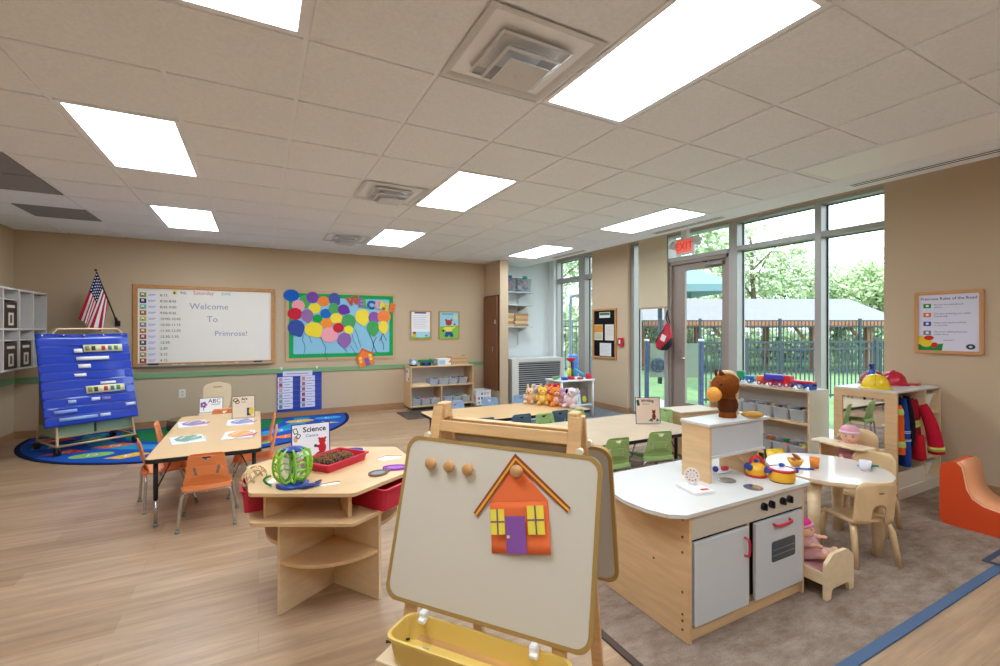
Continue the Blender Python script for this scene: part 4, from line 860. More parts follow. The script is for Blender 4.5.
# round wooden magnets
def frontpt(x, z, off=0): # point on the front face of the board, local easel coords; z = height
    v = tilt(-1) @ Vector((x, -.034-off, (z-ZA)*SC)); return v
E_M = Matrix.Translation((.807, 1.487, 0)) @ Matrix.Rotation(R(-52.5), 4, 'Z')
tl = math.atan(sl)
def on_board(o, x, z, off=0):
    v = E_M @ frontpt(x, z, off); o.location = v; o.rotation_euler = (-tl, 0, R(-52.5)); return o
for i, (x, z, nm) in enumerate(((-.252, .912, 'leftmost round wooden magnet knob on the easel board'), (-.173, .910, 'middle one of the three round wooden magnet knobs in a row'), (-.096, .909, 'round wooden magnet knob in the row, nearest the paper house'), (.092, .925, 'round wooden magnet knob holding the orange paper house'))):
    f = MB(mat('knob_wood', 'C8965E', .45, var=.12, vscale=30)).at(0, 0, 0, rx=90); f.lathe([(.015, 0), (.0155, .006), (.021, .012), (.0215, .02), (.017, .025), (0, .026)], 24)
    o = f.build('magnet_knob'); on_board(o, x, z, .005 if i == 3 else 0); tag(o, nm, 'magnet', 'wooden magnet knobs')
# paper house held by the magnet
ho = thing('paper_house', 'orange paper house with purple door and yellow windows held on the easel board', 'paper house'); on_board(ho, .112, .778, .001); ho.rotation_euler = (Matrix.Rotation(R(-52.5), 4, 'Z') @ Matrix.Rotation(-tl, 4, 'X') @ Matrix.Rotation(R(-10), 4, 'Y')).to_euler(); ho.scale = (1.14, 1, 1.04)
tL = MB(paper('EE7340'))
body = [(-.093, -.098), (.093, -.098), (.088, .06), (0, .185), (-.085, .06)]
tL.sheet(lambda u, v: (-.092+.184*u, -.0025-.012*(1-v)**2*(u), -.098+.155*v), 6, 6, (0, .0008, 0)); tL.plate([(-.092, .055), (.092, .055), (0, .175)], [], -.0033, -.0025); tL.build('wall', ho)
MB(paper('9A4A2E')).plate([(-.147, .025), (-.135, .010), (0, .17), (.148, .018), (.158, .032), (0, .205)], [], -.0052, -.0046).build('roof', ho)
f = MB(paper('E8A83A')).plate([(-.141, .021), (-.137, .0145), (.001, .184), (-.001, .192)], [], -.006, -.0053).plate([(0, .192), (.001, .184), (.150, .021), (.154, .027)], [], -.006, -.0053); f.build('roof_trim', ho)
f = MB(paper('8A559E')).box(-.040, .022, -.0155, -.0148, -.097, .012); f.mat(paper('E8D08A')).at(-.032, -.0155, -.048, rx=90); f.plate(ell(0, 0, .005, .005, 14), [], 0, .002, 'xy'); f.build('door', ho)
for (x0, x1, z0, z1) in ((-.086, -.042, -.042, .034), (.030, .080, -.042, .042)):
    f = MB(paper('F0DC4E')).box(x0, x1, -.0160, -.0153, z0, z1); xm, zm = (x0+x1)/2, (z0+z1)/2; f.mat(paper('8A5A6A')).box(xm-.0025, xm+.0025, -.0168, -.0160, z0, z1).box(x0, x1, -.0168, -.0160, zm-.0025, zm+.0025); f.build('window', ho)
# yellow tray below the board
ty = mat('tray_yellow', 'E3C268', .4)
f = MB(ty); cz_ = .352; W2 = .292
o2 = rrect(-W2, W2, -.145, .0, .04, 5); q = [(x*.96, -.07+(y+.07)*.82) for x, y in o2]; n = len(o2)
inn = [(x*.982, -.0725+(y+.0725)*.93) for x, y in o2]; inb = [(x*.95, -.0725+(y+.0725)*.78) for x, y in o2]
vs = [(x, y, 0) for x, y in q]+[(x, y, .085) for x, y in o2]+[(x, y, .085) for x, y in inn]+[(x, y, .006) for x, y in inb]
f.add(vs, [tuple(range(n))[::-1], tuple(range(3*n, 4*n))]+[(l*n+i, l*n+(i+1) % n, (l+1)*n+(i+1) % n, (l+1)*n+i) for l in range(3) for i in range(n)])
lip = [(x*1.015, -.0725+(y+.0725)*1.05) for x, y in o2]; f.plate(lip, [o2], .076, .085, 'xy')
f.build('paint_tray', ez, (.03, -.222, cz_))
f = MB(mapleL).box(-.30, .30, -.365, -.20, cz_-.035, cz_-.003); f.build('tray_shelf', ez, bev=.003)
for x in (-.20, .20):
    f = MB(white).box(x-.012, x+.012, -.25, -.215, .425, .462, .004).box(x-.008, x+.018, -.262, -.244, .43, .445, .003); f.build('tray_clip', ez)
for x in (-.26, .26): f = MB(mapleL).box(x-.009, x+.009, -.33, -.16, .02, cz_-.036); f.build('side_panel', ez)
MB(maple).box(-.25, .25, -.33, -.17, .10, .118).build('lower_shelf', ez); MB(maple).box(-.25, .25, -.175, -.162, .12, cz_-.04).build('back_panel', ez)
# brushes in the tray
for i, (x, rz, c_, nm) in enumerate(((-.20, -20, 'D6A85A', 'long wooden handled brush lying in the yellow easel tray'), (-.25, 10, 'B5B8BA', 'silver brush handle lying at the left end of the yellow easel tray'), (-.28, 35, '2A2422', 'short black marker lying at the left end of the yellow easel tray'))):
    f = MB(mat('brush_'+c_, c_, .4)).at(0, 0, 0, ry=90); f.cyl(0, 0, 0, [.15, .1, .05][i], .004, 8); f.mat(mat('bristle', '4A3A2A', .9)).cyl(0, 0, -.03, 0, .005, 8, .006)
    o = f.build('paint_brush'); v = E_M @ Vector((x, -.30+.006*i, cz_+.0165)); o.location = v; o.rotation_euler = (0, 0, R(-52.5+rz)); tag(o, nm, 'brush', 'items in the easel tray')
# ================================================================= bookcase at the back wall
def shelf_unit(name, label, loc, rz, w, d, z0, h, shelves, divs=(), m=maple, back=None, th=.018, cat='shelf'):
    """local: x along width, -y is the open front"""
    t = thing(name, label, cat, loc, rz)
    for x in (-w/2, w/2-th): MB(m).box(x, x+th, -d, 0, z0, h).build('side_panel', t, bev=.002)
    MB(m).box(-w/2+th, w/2-th, -d, 0, h-th, h).build('top', t, bev=.002)
    for z in shelves: MB(m).box(-w/2+th, w/2-th, -d+.004, -.008, z, z+th).build('shelf', t, bev=.0015)
    for (x, za, zb) in divs: MB(m).box(x-th/2, x+th/2, -d+.01, -.008, za, zb).build('divider', t)
    MB(back or mat('shelf_back_white', 'E0DCD4', .5)).box(-w/2+th, w/2-th, -.008, -.001, z0, h-th).build('back_panel', t)
    return t
bc2 = shelf_unit('bookcase', 'low maple bookcase with clear toy bins against the back wall', (2.925, 8.135, 0), 0, 1.19, .415, .05, .77, [.062, .405], [(-.02, .08, .405)])
MB(black).box(-.55, .55, -.38, -.05, .0, .05).build('plinth', bc2)
def toys(cols, n=9):
    def fn(t, w2, d2, h):
        groups = {}
        for i in range(n):
            c_ = cols[i % len(cols)]; x = random.uniform(-w2*.8, w2*.8); y = random.uniform(-d2*.8, d2*.8); z = random.uniform(h*.25, h*.95)
            f = groups.setdefault(c_, MB(plastic(c_))); k = random.choice((0, 1)); s_ = min(w2, d2)*random.uniform(.3, .48)
            if k: f.ball((x, y, z), (s_, s_, s_*.8), 8, 5)
            else: f.at(x, y, z, random.uniform(0, 90), 0, random.uniform(0, 90)).box(-s_, s_, -s_*.7, s_*.7, -s_*.5, s_*.5, .003).at()
        f = MB()
        for g_ in groups.values():
            f.mats.append(g_.mats[0]); n0 = len(f.v); f.v += g_.v; f.f += [[n0+i for i in q] for q in g_.f]; f.mi += [len(f.mats)-1]*len(g_.f); f.sm += g_.sm
        o = f.build('toy_pile', None); o.location = t.location+Vector((0, 0, .007)); o.rotation_euler = t.rotation_euler
        tag(o, t['label'].replace('clear bin', 'mixed small toys in the clear bin'), 'toys', kind='stuff'); return o
    return fn
def clear_bin(label, loc, rz, w2, d2, h, cols, n=9, group='clear toy bins'):
    return bin_('clear_bin', label, clearbin, loc, rz, w2, d2, h, group, .88, 'bin', toys(cols, n) if n else None)
rowu = [(2.76, ['1F3A8A', '3158B8'], 'blue filled clear bin, left of the upper shelf of the bookcase'), (2.955, ['C8505A', '2E8A3A', 'E0D0C0'], 'clear bin with a green toy on top, upper shelf of the bookcase'), (3.135, ['D8C8D8', '3A3F7A', 'B84A4A'], 'third clear bin on the upper shelf of the bookcase'), (3.325, ['8A2A5A', '2A2A3A', 'C02A3A'], 'clear bin with dark red things, right of the upper shelf of the bookcase')]
for x, cols, nm in rowu: clear_bin(nm, (x, 7.86, .424), 0, .083, .12, .115, cols, 12, 'clear bins in the back bookcase')
rowl = [(2.44, ['5A7AB8', 'D8D8E8']), (2.61, ['D86A5A', 'E8D0C0', 'C84A3A']), (2.79, ['E0A87A', 'D0C0C8']), (3.03, ['8AA0C0', 'C8C8D8']), (3.2, ['3F8ACB', 'E07A3A', '4AA05A']), (3.385, ['E8E0A0', '8AB0A0', 'D8C0C8'])]
for i, (x, cols) in enumerate(rowl): clear_bin('clear bin on the bottom shelf of the back bookcase, %s' % ['leftmost', 'second from the left', 'third, left of the divider', 'first right of the divider', 'second right of the divider', 'rightmost one'][i], (x, 7.86, .081), 0, .08, .12, .12, cols, 10, 'clear bins in the back bookcase')
o = MB(mapleL).box(-.17, .17, -.12, .12, 0, .02, .003).box(-.15, .15, -.11, .11, .021, .035, .003); tag(o.build('puzzle_board', None, (2.52, 7.86, .424), bev=.002), 'flat wooden puzzle boards on the upper shelf of the back bookcase', 'puzzle')
for k in range(5):
    o = MB(mat('tray_wood_%d' % (k % 2), ['C9A77A', 'B98F62'][k % 2], .5)).plate(rrect(-.165, .165, -.13, .13, .01), [rrect(-.15, .15, -.115, .115, .006)], 0, .03, 'xy').box(-.16, .16, -.125, .125, 0, .006); tag(o.build('puzzle_tray', None, (3.27, 7.92, .772+k*.0315)), 'wooden puzzle tray in the stack on the back bookcase, %s' % ['bottom one', 'second from the bottom', 'middle one', 'second from the top', 'top one'][k], 'puzzle', 'puzzle trays on the bookcase')
o = MB(plastic('8AA8C8')).plate(rrect(-.055, .055, 0, .125, .02), [], -.05, .05); o.mat(plastic('E8ECF0')).plate(ell(0, .065, .035, .04, 16), [], -.053, -.05); o.mat(black).box(-.058, .058, -.052, .052, 0, .03, .004); tag(o.build('toy_radio', None, (2.42, 7.88, .771)), 'small blue and white toy at the left end of the bookcase top', 'toy')
o = MB(plastic('1F8A4A')).box(-.13, .1, -.04, .04, .06, .11, .01).ball((.1, 0, .085), (.05, .04, .04), 10, 6); o.mat(plastic('1F3FA0')).box(-.08, .1, -.05, .05, .0, .06, .01); o.mat(black).at(-.05, -.05, .03, rx=90).cyl(0, 0, 0, .012, .03, 12).at(.06, -.05, .03, rx=90).cyl(0, 0, 0, .012, .03, 12); tag(o.build('toy_truck', None, (2.64, 7.88, .771)), 'green and blue toy truck on the top of the back bookcase', 'toy')
o = MB(plastic('7F8A94')).plate(ell(0, .06, .045, .055, 16), [ell(0, .06, .025, .03, 14)], -.04, .04).box(-.04, .04, -.04, .04, 0, .02, .004); tag(o.build('toy_gear', None, (2.83, 7.88, .771)), 'grey round toy between the green truck and the white box on the bookcase', 'toy')
o = MB(paper('EDE6DC')).box(-.17, .17, -.10, .10, 0, .12, .003); o.mat(paper('8FC0E8')).box(-.16, -.04, -.1015, -.1, .015, .09); o.mat(paper('C85A4A')).plate(ell(.05, .06, .02, .015, 12), [], -.1015, -.1).plate(ell(.1, .05, .018, .02, 12), [], -.1015, -.1); o.mat(paper('4A3A3A')).plate(ell(.075, .08, .012, .012, 10), [], -.1025, -.1015); tag(o.build('puzzle_box', None, (3.02, 7.90, .771), 6), 'white printed game box on the top of the back bookcase', 'box')
o = MB(paper('EDE4E4')).box(-.001, .0012, -.09, .09, 0, .23); o.mat(paper('B04A4A')).box(-.0022, -.001, -.08, -.04, .02, .07).box(-.0022, -.001, .0, .06, .15, .2); tag(o.build('label_card', None, (2.3288, 7.91, .50)), 'pale card taped to the left side of the back bookcase', 'card')
# white milk crate
t = thing('milk_crate', 'white plastic milk crate on the floor right of the back bookcase', 'crate', (3.715, 7.83, .0), 0)
wc = plastic('EEEEF0', .4)
def crate_wall(f, w2, h, y):
    holes = [rrect(-w2+.035+i*.062, -w2+.075+i*.062, .03+j*.085, .075+j*.085, .006, 2) for i in range(int((2*w2-.04)/.062)) for j in range(3)]
    f.plate(rrect(-w2, w2, 0, h, .004, 1), holes, y, y+.006)
f = MB(wc).box(-.15, .15, -.14, .14, 0, .008); crate_wall(f, .15, .28, -.14); crate_wall(f, .15, .28, .134); f.build('basket', t)
f = MB(wc); f.at(-.144, 0, 0, rz=90); crate_wall(f, .134, .28, -.0); f.at(.15, 0, 0, rz=90); crate_wall(f, .134, .28, 0); f.build('side_walls', t)
MB(wc).plate(rrect(-.158, .158, -.148, .148, .01), [rrect(-.143, .143, -.133, .133, .008)], .27, .285, 'xy').build('rim', t)
f = MB(plastic('B03A3A')).ball((-.06, 0, .09), .07, 10, 7); f.mat(plastic('3A4A8A')).ball((.06, .02, .07), .06, 10, 7); f.mat(plastic('4A4A52')).ball((.02, -.05, .16), .055, 10, 7); tag(f.build('toy_pile', None, (3.715, 7.83, .012)), 'mixed toys inside the white milk crate', 'toys', kind='stuff')
# ================================================================= alcove: shelves, boxes, blankets, radiator unit
sm_ = mat('grey_white_shelf', 'C9CCCC', .5)
for z, nm in ((2.14, 'top white wall shelf in the alcove carrying two clear boxes'), (1.885, 'middle empty white wall shelf in the alcove'), (1.46, 'lowest white wall shelf in the alcove under the folded blankets')):
    t = thing('wall_shelf', nm, 'shelf', (4.50, 8.148, z), 0, 'alcove wall shelves')
    MB(sm_).box(-.36, .36, -.36, -.01, 0, .02).build('board', t, bev=.002)
    for x in (-.22, .22): MB(sm_).plate([(-.02, 0), (-.34, 0), (-.34, -.015), (-.02, -.10)], [], x-.008, x+.008, 'yz').build('bracket', t)
for x in (4.28, 4.72): tag(MB(sm_).box(-.012, .012, -.012, -.0015, 1.1, 2.35).build('shelf_rail', None, (x, 8.149, 0)), 'white vertical shelf rail on the alcove wall, %s' % ('left one' if x < 4.5 else 'right one'), 'rail', 'shelf rails')
clearbox = glassy('clear_box_plastic', 'F6F8FA', .10, .2)
for x, cols, lid, nm in ((4.33, ['C8B03A', 'C84A5A', '6A5A4A', '5A5AA0'], '2A5A8A', 'clear lidded box of mixed toys with a blue handle, left on the top alcove shelf'), (4.68, ['8A8A9A', 'A89AB0', '7AA0C8', 'C0A0A0'], '1F8A8A', 'clear lidded box with a teal clip, right on the top alcove shelf')):
    b_ = bin_('clear_box', nm, clearbox, (x, 7.965, 2.161), 0, .16, .15, .27, 'clear lidded boxes', .93, 'box')
    MB(plastic('E8EEF2')).plate(rrect(-.17, .17, -.16, .16, .02), [], .272, .288, 'xy').build('lid', b_); MB(plastic(lid)).box(-.05, .05, -.172, -.12, .25, .31, .006).build('clip', b_)
    random.seed(int(x*100)); o = toys(cols, 22)(b_, .12, .11, .24); o['label'] = 'mixed small toys inside the %s clear lidded box in the alcove' % ('left' if x < 4.5 else 'right')
bl1 = ['D2AE86', 'B48E68', 'DEC09A', 'BF9A72']
for s_, x in enumerate((4.30, 4.62)):
    for k in range(5):
        f = MB(cloth(bl1[(k+s_) % 4])); f.plate(rrect(-.155+.008*(k % 2), .155-.006*(k % 3), 0, .05, .022, 4), [], -.12, .12); o = f.build('folded_blanket', None, (x+random.uniform(-.014, .014), 7.96, 1.481+k*.051), random.uniform(-4, 4), bev=.012)
        tag(o, 'folded tan blanket in the %s stack on the lowest alcove shelf, %s' % (['left', 'right'][s_], ['at the bottom', 'second from the bottom', 'in the middle', 'second from the top', 'on top'][k]), 'blanket', 'folded blankets')
hv = thing('air_unit', 'white louvred air unit standing in the alcove under the shelves', 'air conditioner', (4.83, 7.82, 0))
hw_ = mat('hvac_white', 'D6D4CC', .45)
MB(hw_).plate(rrect(-.60, .60, 0, .855, .012), [rrect(-.46, .50, .10, .79, .01)], -.30, -.285).build('front_frame', hv, bev=.003)
f = MB(hw_).box(-.60, -.585, -.285, .29, 0, .855).box(.585, .60, -.285, .29, 0, .855).box(-.585, .585, -.285, .29, .84, .855).box(-.585, .585, -.285, .29, 0, .02); f.build('cabinet', hv)
MB(mat('hvac_dark', '2A2C30', .7)).box(-.47, .51, -.26, -.255, .08, .81).build('grille_back', hv)
for k in range(17):
    f = MB(mat('louvre_grey', 'B4B6B6', .4, .3)).at(0, -.285, .125+k*.0405, rx=35); f.box(-.46, .50, -.014, .014, -.002, .002); f.build('louvre', hv)
# white toy rack / water cart with colourful tubes
ct_ = thing('activity_cart', 'white framed activity cart with a shelf of books standing near the alcove window', 'cart', (4.53, 6.12, .009))
pv = plastic('E8EAEA')
for sx in (-1, 1):
    for sy in (-1, 1): MB(pv).tube([(sx*.31, sy*.2, 0), (sx*.31, sy*.2, .60)], .018, 10).build('leg', ct_)
MB(pv).box(-.34, .34, -.23, .23, .575, .60, .006).build('top_tray', ct_); MB(pv).box(-.31, .31, -.2, .2, .18, .195).build('lower_shelf', ct_)
MB(mat('cart_side_beige', 'CFC6B6', .6)).box(.294, .306, -.19, .19, .2, .57).build('side_panel', ct_); MB(mat('cart_side_beige', 'CFC6B6', .6)).box(-.3, .29, .17, .18, .2, .57).build('back_panel', ct_)
def cartobj(name, f, off, label, cat='toy', group=None): tag(f.build(name, None, (4.53+off[0], 6.12+off[1], .61+off[2])), label, cat, group)
f = MB(plastic('E8D23A')).cyl(0, 0, .05, .19, .028, 14); f.mat(plastic('2A7A3A')).cyl(.055, 0, .05, .16, .03, 14); f.mat(plastic('1F3F8A')).cyl(.055, 0, .16, .28, .03, 14); f.mat(plastic('D02A3A')).cyl(.03, 0, 0, .05, .06, 14).lathe([(.02, .28), (.075, .32), (.08, .345), (0, .345)], 16, (.03, 0, 0)); f.mat(plastic('E8D23A')).cyl(0, 0, .19, .28, .018, 12)
cartobj('marble_run', f, (-.07, -.08, 0), 'colourful tube tower toy with red funnel top on the white cart')
f = MB(plastic('5AB4DC')).tube([(0, 0, .17), (.12, -.01, .10), (.24, -.02, .03)], .026, 10); cartobj('slide_tube', f, (.0, -.1, .0), 'light blue sloping tube toy on the white cart')
f = MB(plastic('C81F2E')).at(0, 0, 0, rx=0).lathe([(.0, 0), (.05, 0), (.06, .05), (.045, .09), (0, .09)], 14); cartobj('red_cup', f, (.27, -.14, .0), 'red plastic cup shaped toy at the right corner of the white cart')
f = MB(plastic('1F4FC0')).box(-.045, .045, -.04, .04, 0, .05, .004); cartobj('toy_block', f, (-.21, -.14, 0), 'blue toy block on the left of the white cart top')
f = MB(plastic('5AA04A')).ball((0, 0, .025), (.06, .04, .025), 10, 6).ball((.05, 0, .03), (.03, .03, .02), 8, 5); cartobj('toy_frog', f, (-.29, .0, 0), 'small green toy on the far left end of the white cart top')
f = MB(plastic('C0342E')).box(-.05, .04, -.03, .03, 0, .03, .006); cartobj('toy_car', f, (.10, -.15, 0), 'small red toy beside the tube tower on the white cart')
for i, (x, c_, c2, nm) in enumerate(((-.16, 'D8D4E4', '8A8AB0', 'white picture book on the white cart shelf, upper left'), (.02, 'C8E0EA', '2A8AA0', 'pale blue picture book with teal figure in the white cart'), (.17, '6E6A60', 'D8C83A', 'dark grey book with yellow picture in the white cart'))):
    f = MB(paper(c_)).box(-.08, .08, -.01, .01, 0, .22 if i < 2 else .26); f.mat(paper(c2)).plate(ell(.0, .08, .04, .05, 12), [], -.0115, -.01); f.mat(paper('B03A6A')).box(-.07, .07, -.0115, -.01, .17, .185); tag(f.build('picture_book', None, (4.53+x, 6.12-.16, .206), rot=(R(-8), 0, 0)), nm, 'book', 'books in the white cart')
# ================================================================= plush table with blue chairs
T2h = .485
activity_table('play_table', 'long maple topped child table with black edge carrying plush animals', 1.62, 3.45, 4.24, 5.02, T2h, [(1.72, 4.33), (3.36, 4.33), (1.72, 4.93), (3.36, 4.93)])
BL = '5E7690'; gb2 = 'blue chairs around the plush table'
bch = child_chair('child_chair', 'blue child chair on the camera side of the plush table, left of the two', BL, (2.41, 4.27, 0), 0, gb2)
dup(bch, (2.89, 4.27, 0), 0, 'blue child chair on the camera side of the plush table, nearest the window', gb2)
dup(bch, (1.98, 4.27, 0), 0, 'blue child chair behind the left end of the easel bar', gb2)
LB = '8FA6C4'
far = child_chair('child_chair', 'pale blue child chair on the far side of the plush table, leftmost', LB, (2.13, 5.03, 0), 180, gb2)
dup(far, (2.62, 5.06, 0), 180, 'pale blue child chair on the far side of the plush table, middle one', gb2)
dup(far, (3.10, 5.10, 0), 180, 'pale blue child chair on the far side of the plush table, beside the plush animals', gb2)
# plush animals: one continuous body, ears, snout, eyes
def meta_body(balls, name='plush_body', res=.012):
    mb = bpy.data.metaballs.new(name); mb.resolution = res; mb.render_resolution = res; mb.threshold = .1
    for (c_, r) in balls:
        e = mb.elements.new(); e.co = c_
        if isinstance(r, tuple): e.type = 'ELLIPSOID'; e.size_x, e.size_y, e.size_z = [q/max(r) for q in r]; e.radius = max(r)*1.25
        else: e.radius = r*1.25
        e.stiffness = 2
    o = bpy.data.objects.new('zz'+name, mb); C.objects.link(o); bpy.context.view_layer.update()
    dg = bpy.context.evaluated_depsgraph_get(); me = bpy.data.meshes.new_from_object(o.evaluated_get(dg)); bpy.data.objects.remove(o); bpy.data.metaballs.remove(mb)
    return me
def meta_obj(name, balls, m, parent=None, res=.012):
    me = meta_body(balls, name+str(len(bpy.data.meshes)), res); me.materials.clear(); me.materials.append(m); me.name = name
    for p in me.polygons: p.use_smooth = True
    o = bpy.data.objects.new(name, me); C.objects.link(o)
    if parent: o.parent = parent
    return o
def plush_animal(label, loc, rz, col, col2, ear='round', s=1.0, arms=True, snout=None):
    t = thing('plush_toy', label, 'plush toy', loc, rz, 'plush animals on the table'); m = plush(col); m2 = plush(col2)
    B = [((0, 0, .055*s), (.055*s, .05*s, .06*s)), ((0, -.005*s, .15*s), (.052*s, .048*s, .048*s)), ((-.045*s, -.055*s, .022*s), (.024*s, .042*s, .022*s)), ((.045*s, -.055*s, .022*s), (.024*s, .042*s, .022*s)),
         ((-.058*s, -.02*s, .085*s), (.02*s, .03*s, .036*s)), ((.058*s, -.02*s, .085*s), (.02*s, .03*s, .036*s))]
    if ear == 'round': B += [((-.04*s, 0, .195*s), .018*s), ((.04*s, 0, .195*s), .018*s)]
    if ear == 'long': B += [((-.03*s, 0, .21*s), (.014*s, .012*s, .035*s)), ((.03*s, 0, .21*s), (.014*s, .012*s, .035*s))]
    if ear == 'side': B += [((-.058*s, 0, .165*s), (.024*s, .014*s, .028*s)), ((.058*s, 0, .165*s), (.024*s, .014*s, .028*s))]
    meta_obj('body', B, m, t, .010*s)
    MB(m2).ball((0, -.048*s, .135*s), (.026*s, .02*s, .018*s), 12, 8).ball((0, -.036*s, .06*s), (.034*s, .022*s, .038*s), 12, 8).build('snout_and_belly', t) if snout is None else MB(m2).ball((0, -.055*s, .135*s), snout, 12, 8).build('snout', t)
    f = MB(mat('plush_eye', '14100E', .15)); f.ball((-.02*s, -.046*s, .158*s), .006*s, 8, 5).ball((.02*s, -.046*s, .158*s), .006*s, 8, 5).ball((0, -.066*s, .14*s), (.008*s, .005*s, .006*s), 8, 5); f.build('eyes_and_nose', t)
    return t
zt_ = T2h+.001
plush_animal('cream plush animal behind the yellow bear at the left of the row', (3.03, 4.93, zt_), -50, 'E8C8A0', 'E8A87A', 'long', 1.02)
plush_animal('yellow plush bear, front left of the plush animals', (3.13, 4.80, zt_), -28, 'EDC254', 'F2D07A', 'round', 1.12)
plush_animal('coral pink plush animal between the yellow bear and the orange one', (3.27, 4.84, zt_), -20, 'E88078', 'F0B0A0', 'long', 1.05)
plush_animal('orange plush animal with pale belly in the middle of the row', (3.21, 4.64, zt_), -15, 'EC8A3C', 'E8C8BC', 'round', 1.15)
plush_animal('lilac plush animal behind the orange one', (3.33, 4.73, zt_), -25, 'B894B8', 'D8B8CC', 'side', 1.05)
plush_animal('mauve pink plush animal right of the orange one', (3.285, 4.56, zt_), -15, 'C898A8', 'D8B0BC', 'round', .85)
pk = plush_animal('white plush animal with black eye patch at the right end of the row', (3.31, 4.43, zt_), -70, 'E8D8DC', 'E8C0C0', 'side', 1.22)
MB(plush('1A1618')).ball((-.04, -.045, .195), (.026, .02, .03), 10, 7).build('eye_patch', pk)
plush_animal('red and white plush animal standing at the back of the row', (3.38, 4.93, zt_), -15, 'B8283A', 'E8D0D0', 'side', 1.2)
plush_animal('grey and white patterned plush animal at the back of the row', (3.17, 4.97, zt_), -20, 'C8BCC4', '8A6A74', 'round', 1.1)
# ================================================================= writing table with green chairs
T3h = .465
activity_table('writing_table', 'pale topped child table with black edge and a writing sign, green chairs around it', 2.08, 3.68, 2.915, 3.85, T3h, [(2.2, 3.03), (3.50, 3.06), (2.2, 3.74), (3.50, 3.74)], mat('table_top_pale', 'D9C3A8', .22, var=.04), z0=.009)
GR = '9DBB74'; g3 = 'green chairs around the writing table'
gc = child_chair('child_chair', 'green child chair at the writing table, hidden partly by the easel edge', GR, (2.61, 3.03, .009), -6, g3, .97)
dup(gc, (3.13, 3.04, .009), -14, 'green child chair at the writing table, nearest the play kitchen', g3)
dup(gc, (2.66, 3.86, .009), 180, 'green child chair on the far side of the writing table, just behind the easel post', g3)
dup(gc, (3.10, 3.90, .009), 180, 'green child chair on the far side of the writing table, middle one', g3)
dup(gc, (3.84, 3.66, .009), 95, 'green child chair behind the writing sign at the window end of the table', g3)
t, sh = sign_stand('easel_sign', 'beige Writing sign with dark border and small brown bear on the writing table', (3.45, 3.36, T3h+.010), -22, .128, .262, 5, '3F4A5C', 'EBD3C0')
sh.mat(paper('2F5A4A')).plate(rotp(rrect(-.014, .014, -.03, .03, .005), 10, -.10, .21), [], -.0042, -.0035).mat(paper('3A2A2A')).text('Writing', .042, -.07, .215, -.0038, .0004, bold=.0008).text('Escritura', .02, -.055, .19, -.0038, .0003)
sh.mat(paper('7A3A22')).plate(ell(.06, .115, .018, .018, 14), [], -.0046, -.004).plate(ell(.047, .133, .006, .006, 8), [], -.0046, -.004).plate(ell(.073, .133, .006, .006, 8), [], -.0046, -.004).plate(ell(.06, .07, .02, .034, 14), [], -.0044, -.0038)
sh.mat(paper('3A7A6A')).plate([(0, .03), (.04, .06), (.05, .02)], [], -.0044, -.0038).plate([(.08, .02), (.09, .055), (.12, .03)], [], -.0044, -.0038); sh.build('printed_sheet', t)
# low maple bench-like shelf behind the table
t = thing('storage_cabinet', 'low maple cabinet standing between the writing table and the exit door', 'cabinet', (4.40, 3.64, .009), -8)
MB(mat('top_beige', 'D8C6B0', .4)).box(-.28, .28, -.17, .17, .48, .50, .004).build('top', t); MB(maple).box(-.27, .27, -.16, .16, .03, .48).build('body', t, bev=.003); MB(mapleL).box(-.26, -.005, -.175, -.161, .05, .46).build('door', t); MB(mapleL).box(.005, .26, -.175, -.161, .05, .46).build('door', t)
MB(mat('cabinet_plinth', '8A6A48', .6)).box(-.26, .26, -.15, .15, 0, .03).build('plinth', t)
# ================================================================= window shelf with toy bins
ws = shelf_unit('toy_shelf', 'long low maple shelf with clear toy bins in front of the big windows', (5.20, 3.175, .009), -90, 1.15, .34, .0, .79, [.06, .44], [], maple)
MB(whitelam).box(-.575, .575, -.34, 0, .7902, .7925).build('white_top_sheet', ws)
MB(whitelam).box(.5752, .578, -.34, 0, .0, .79).build('white_side_sheet', ws)
for i in range(6):
    y = 3.62-i*.175
    clear_bin('clear bin on the upper shelf under the windows, %s' % ['farthest from the camera', 'second from the far end', 'third from the far end', 'third from the near end', 'second from the near end', 'nearest the camera'][i], (5.03, y, .468), -90, .082, .13, .125, [['C8C0C8', 'B0A8B0'], ['D8D8DC'], ['9A7A8A', 'C8B0B0'], ['D8B87A', 'C8A890', 'B07A5A'], ['3A3436', 'D8A870', 'C89A8A'], ['2A2628', 'D8B080', '7A5A5A']][i], 10, 'clear bins on the window shelf')
for i in range(4):
    y = 3.27-i*.175
    clear_bin('clear bin on the bottom shelf under the windows, %s' % ['farthest visible one', 'second from the far end', 'second from the near end', 'nearest the camera'][i], (5.03, y, .088), -90, .082, .13, .13, [['2A8A3A', 'D8703A', 'C8B0A8'], ['D8703A', 'B06A4A', '8A9A4A'], ['1F9A3A', 'C84A2A', 'D8A05A'], ['E0C83A', '2A8A4A', '1F3F9A', 'C82A2A']][i], 16, 'clear bins on the window shelf')
def truck(label, loc, rz, parts, wheels):
    t = thing('toy_truck', label, 'toy truck', loc, rz, 'toy trucks on the window shelf')
    for nm, c_, bx in parts:
        f = MB(plastic(c_)); [f.box(*b_, .006) for b_ in bx]; f.build(nm, t, bev=.003)
    for (x, c_) in wheels:
        for y in (-.045, .045):
            f = MB(plastic(c_)).at(x, y, .026, rx=90); f.cyl(0, 0, -.01, .01, .026, 16); f.mat(plastic('D8D4DC')).cyl(0, 0, -.012, .012, .013, 12); f.build('wheel', t)
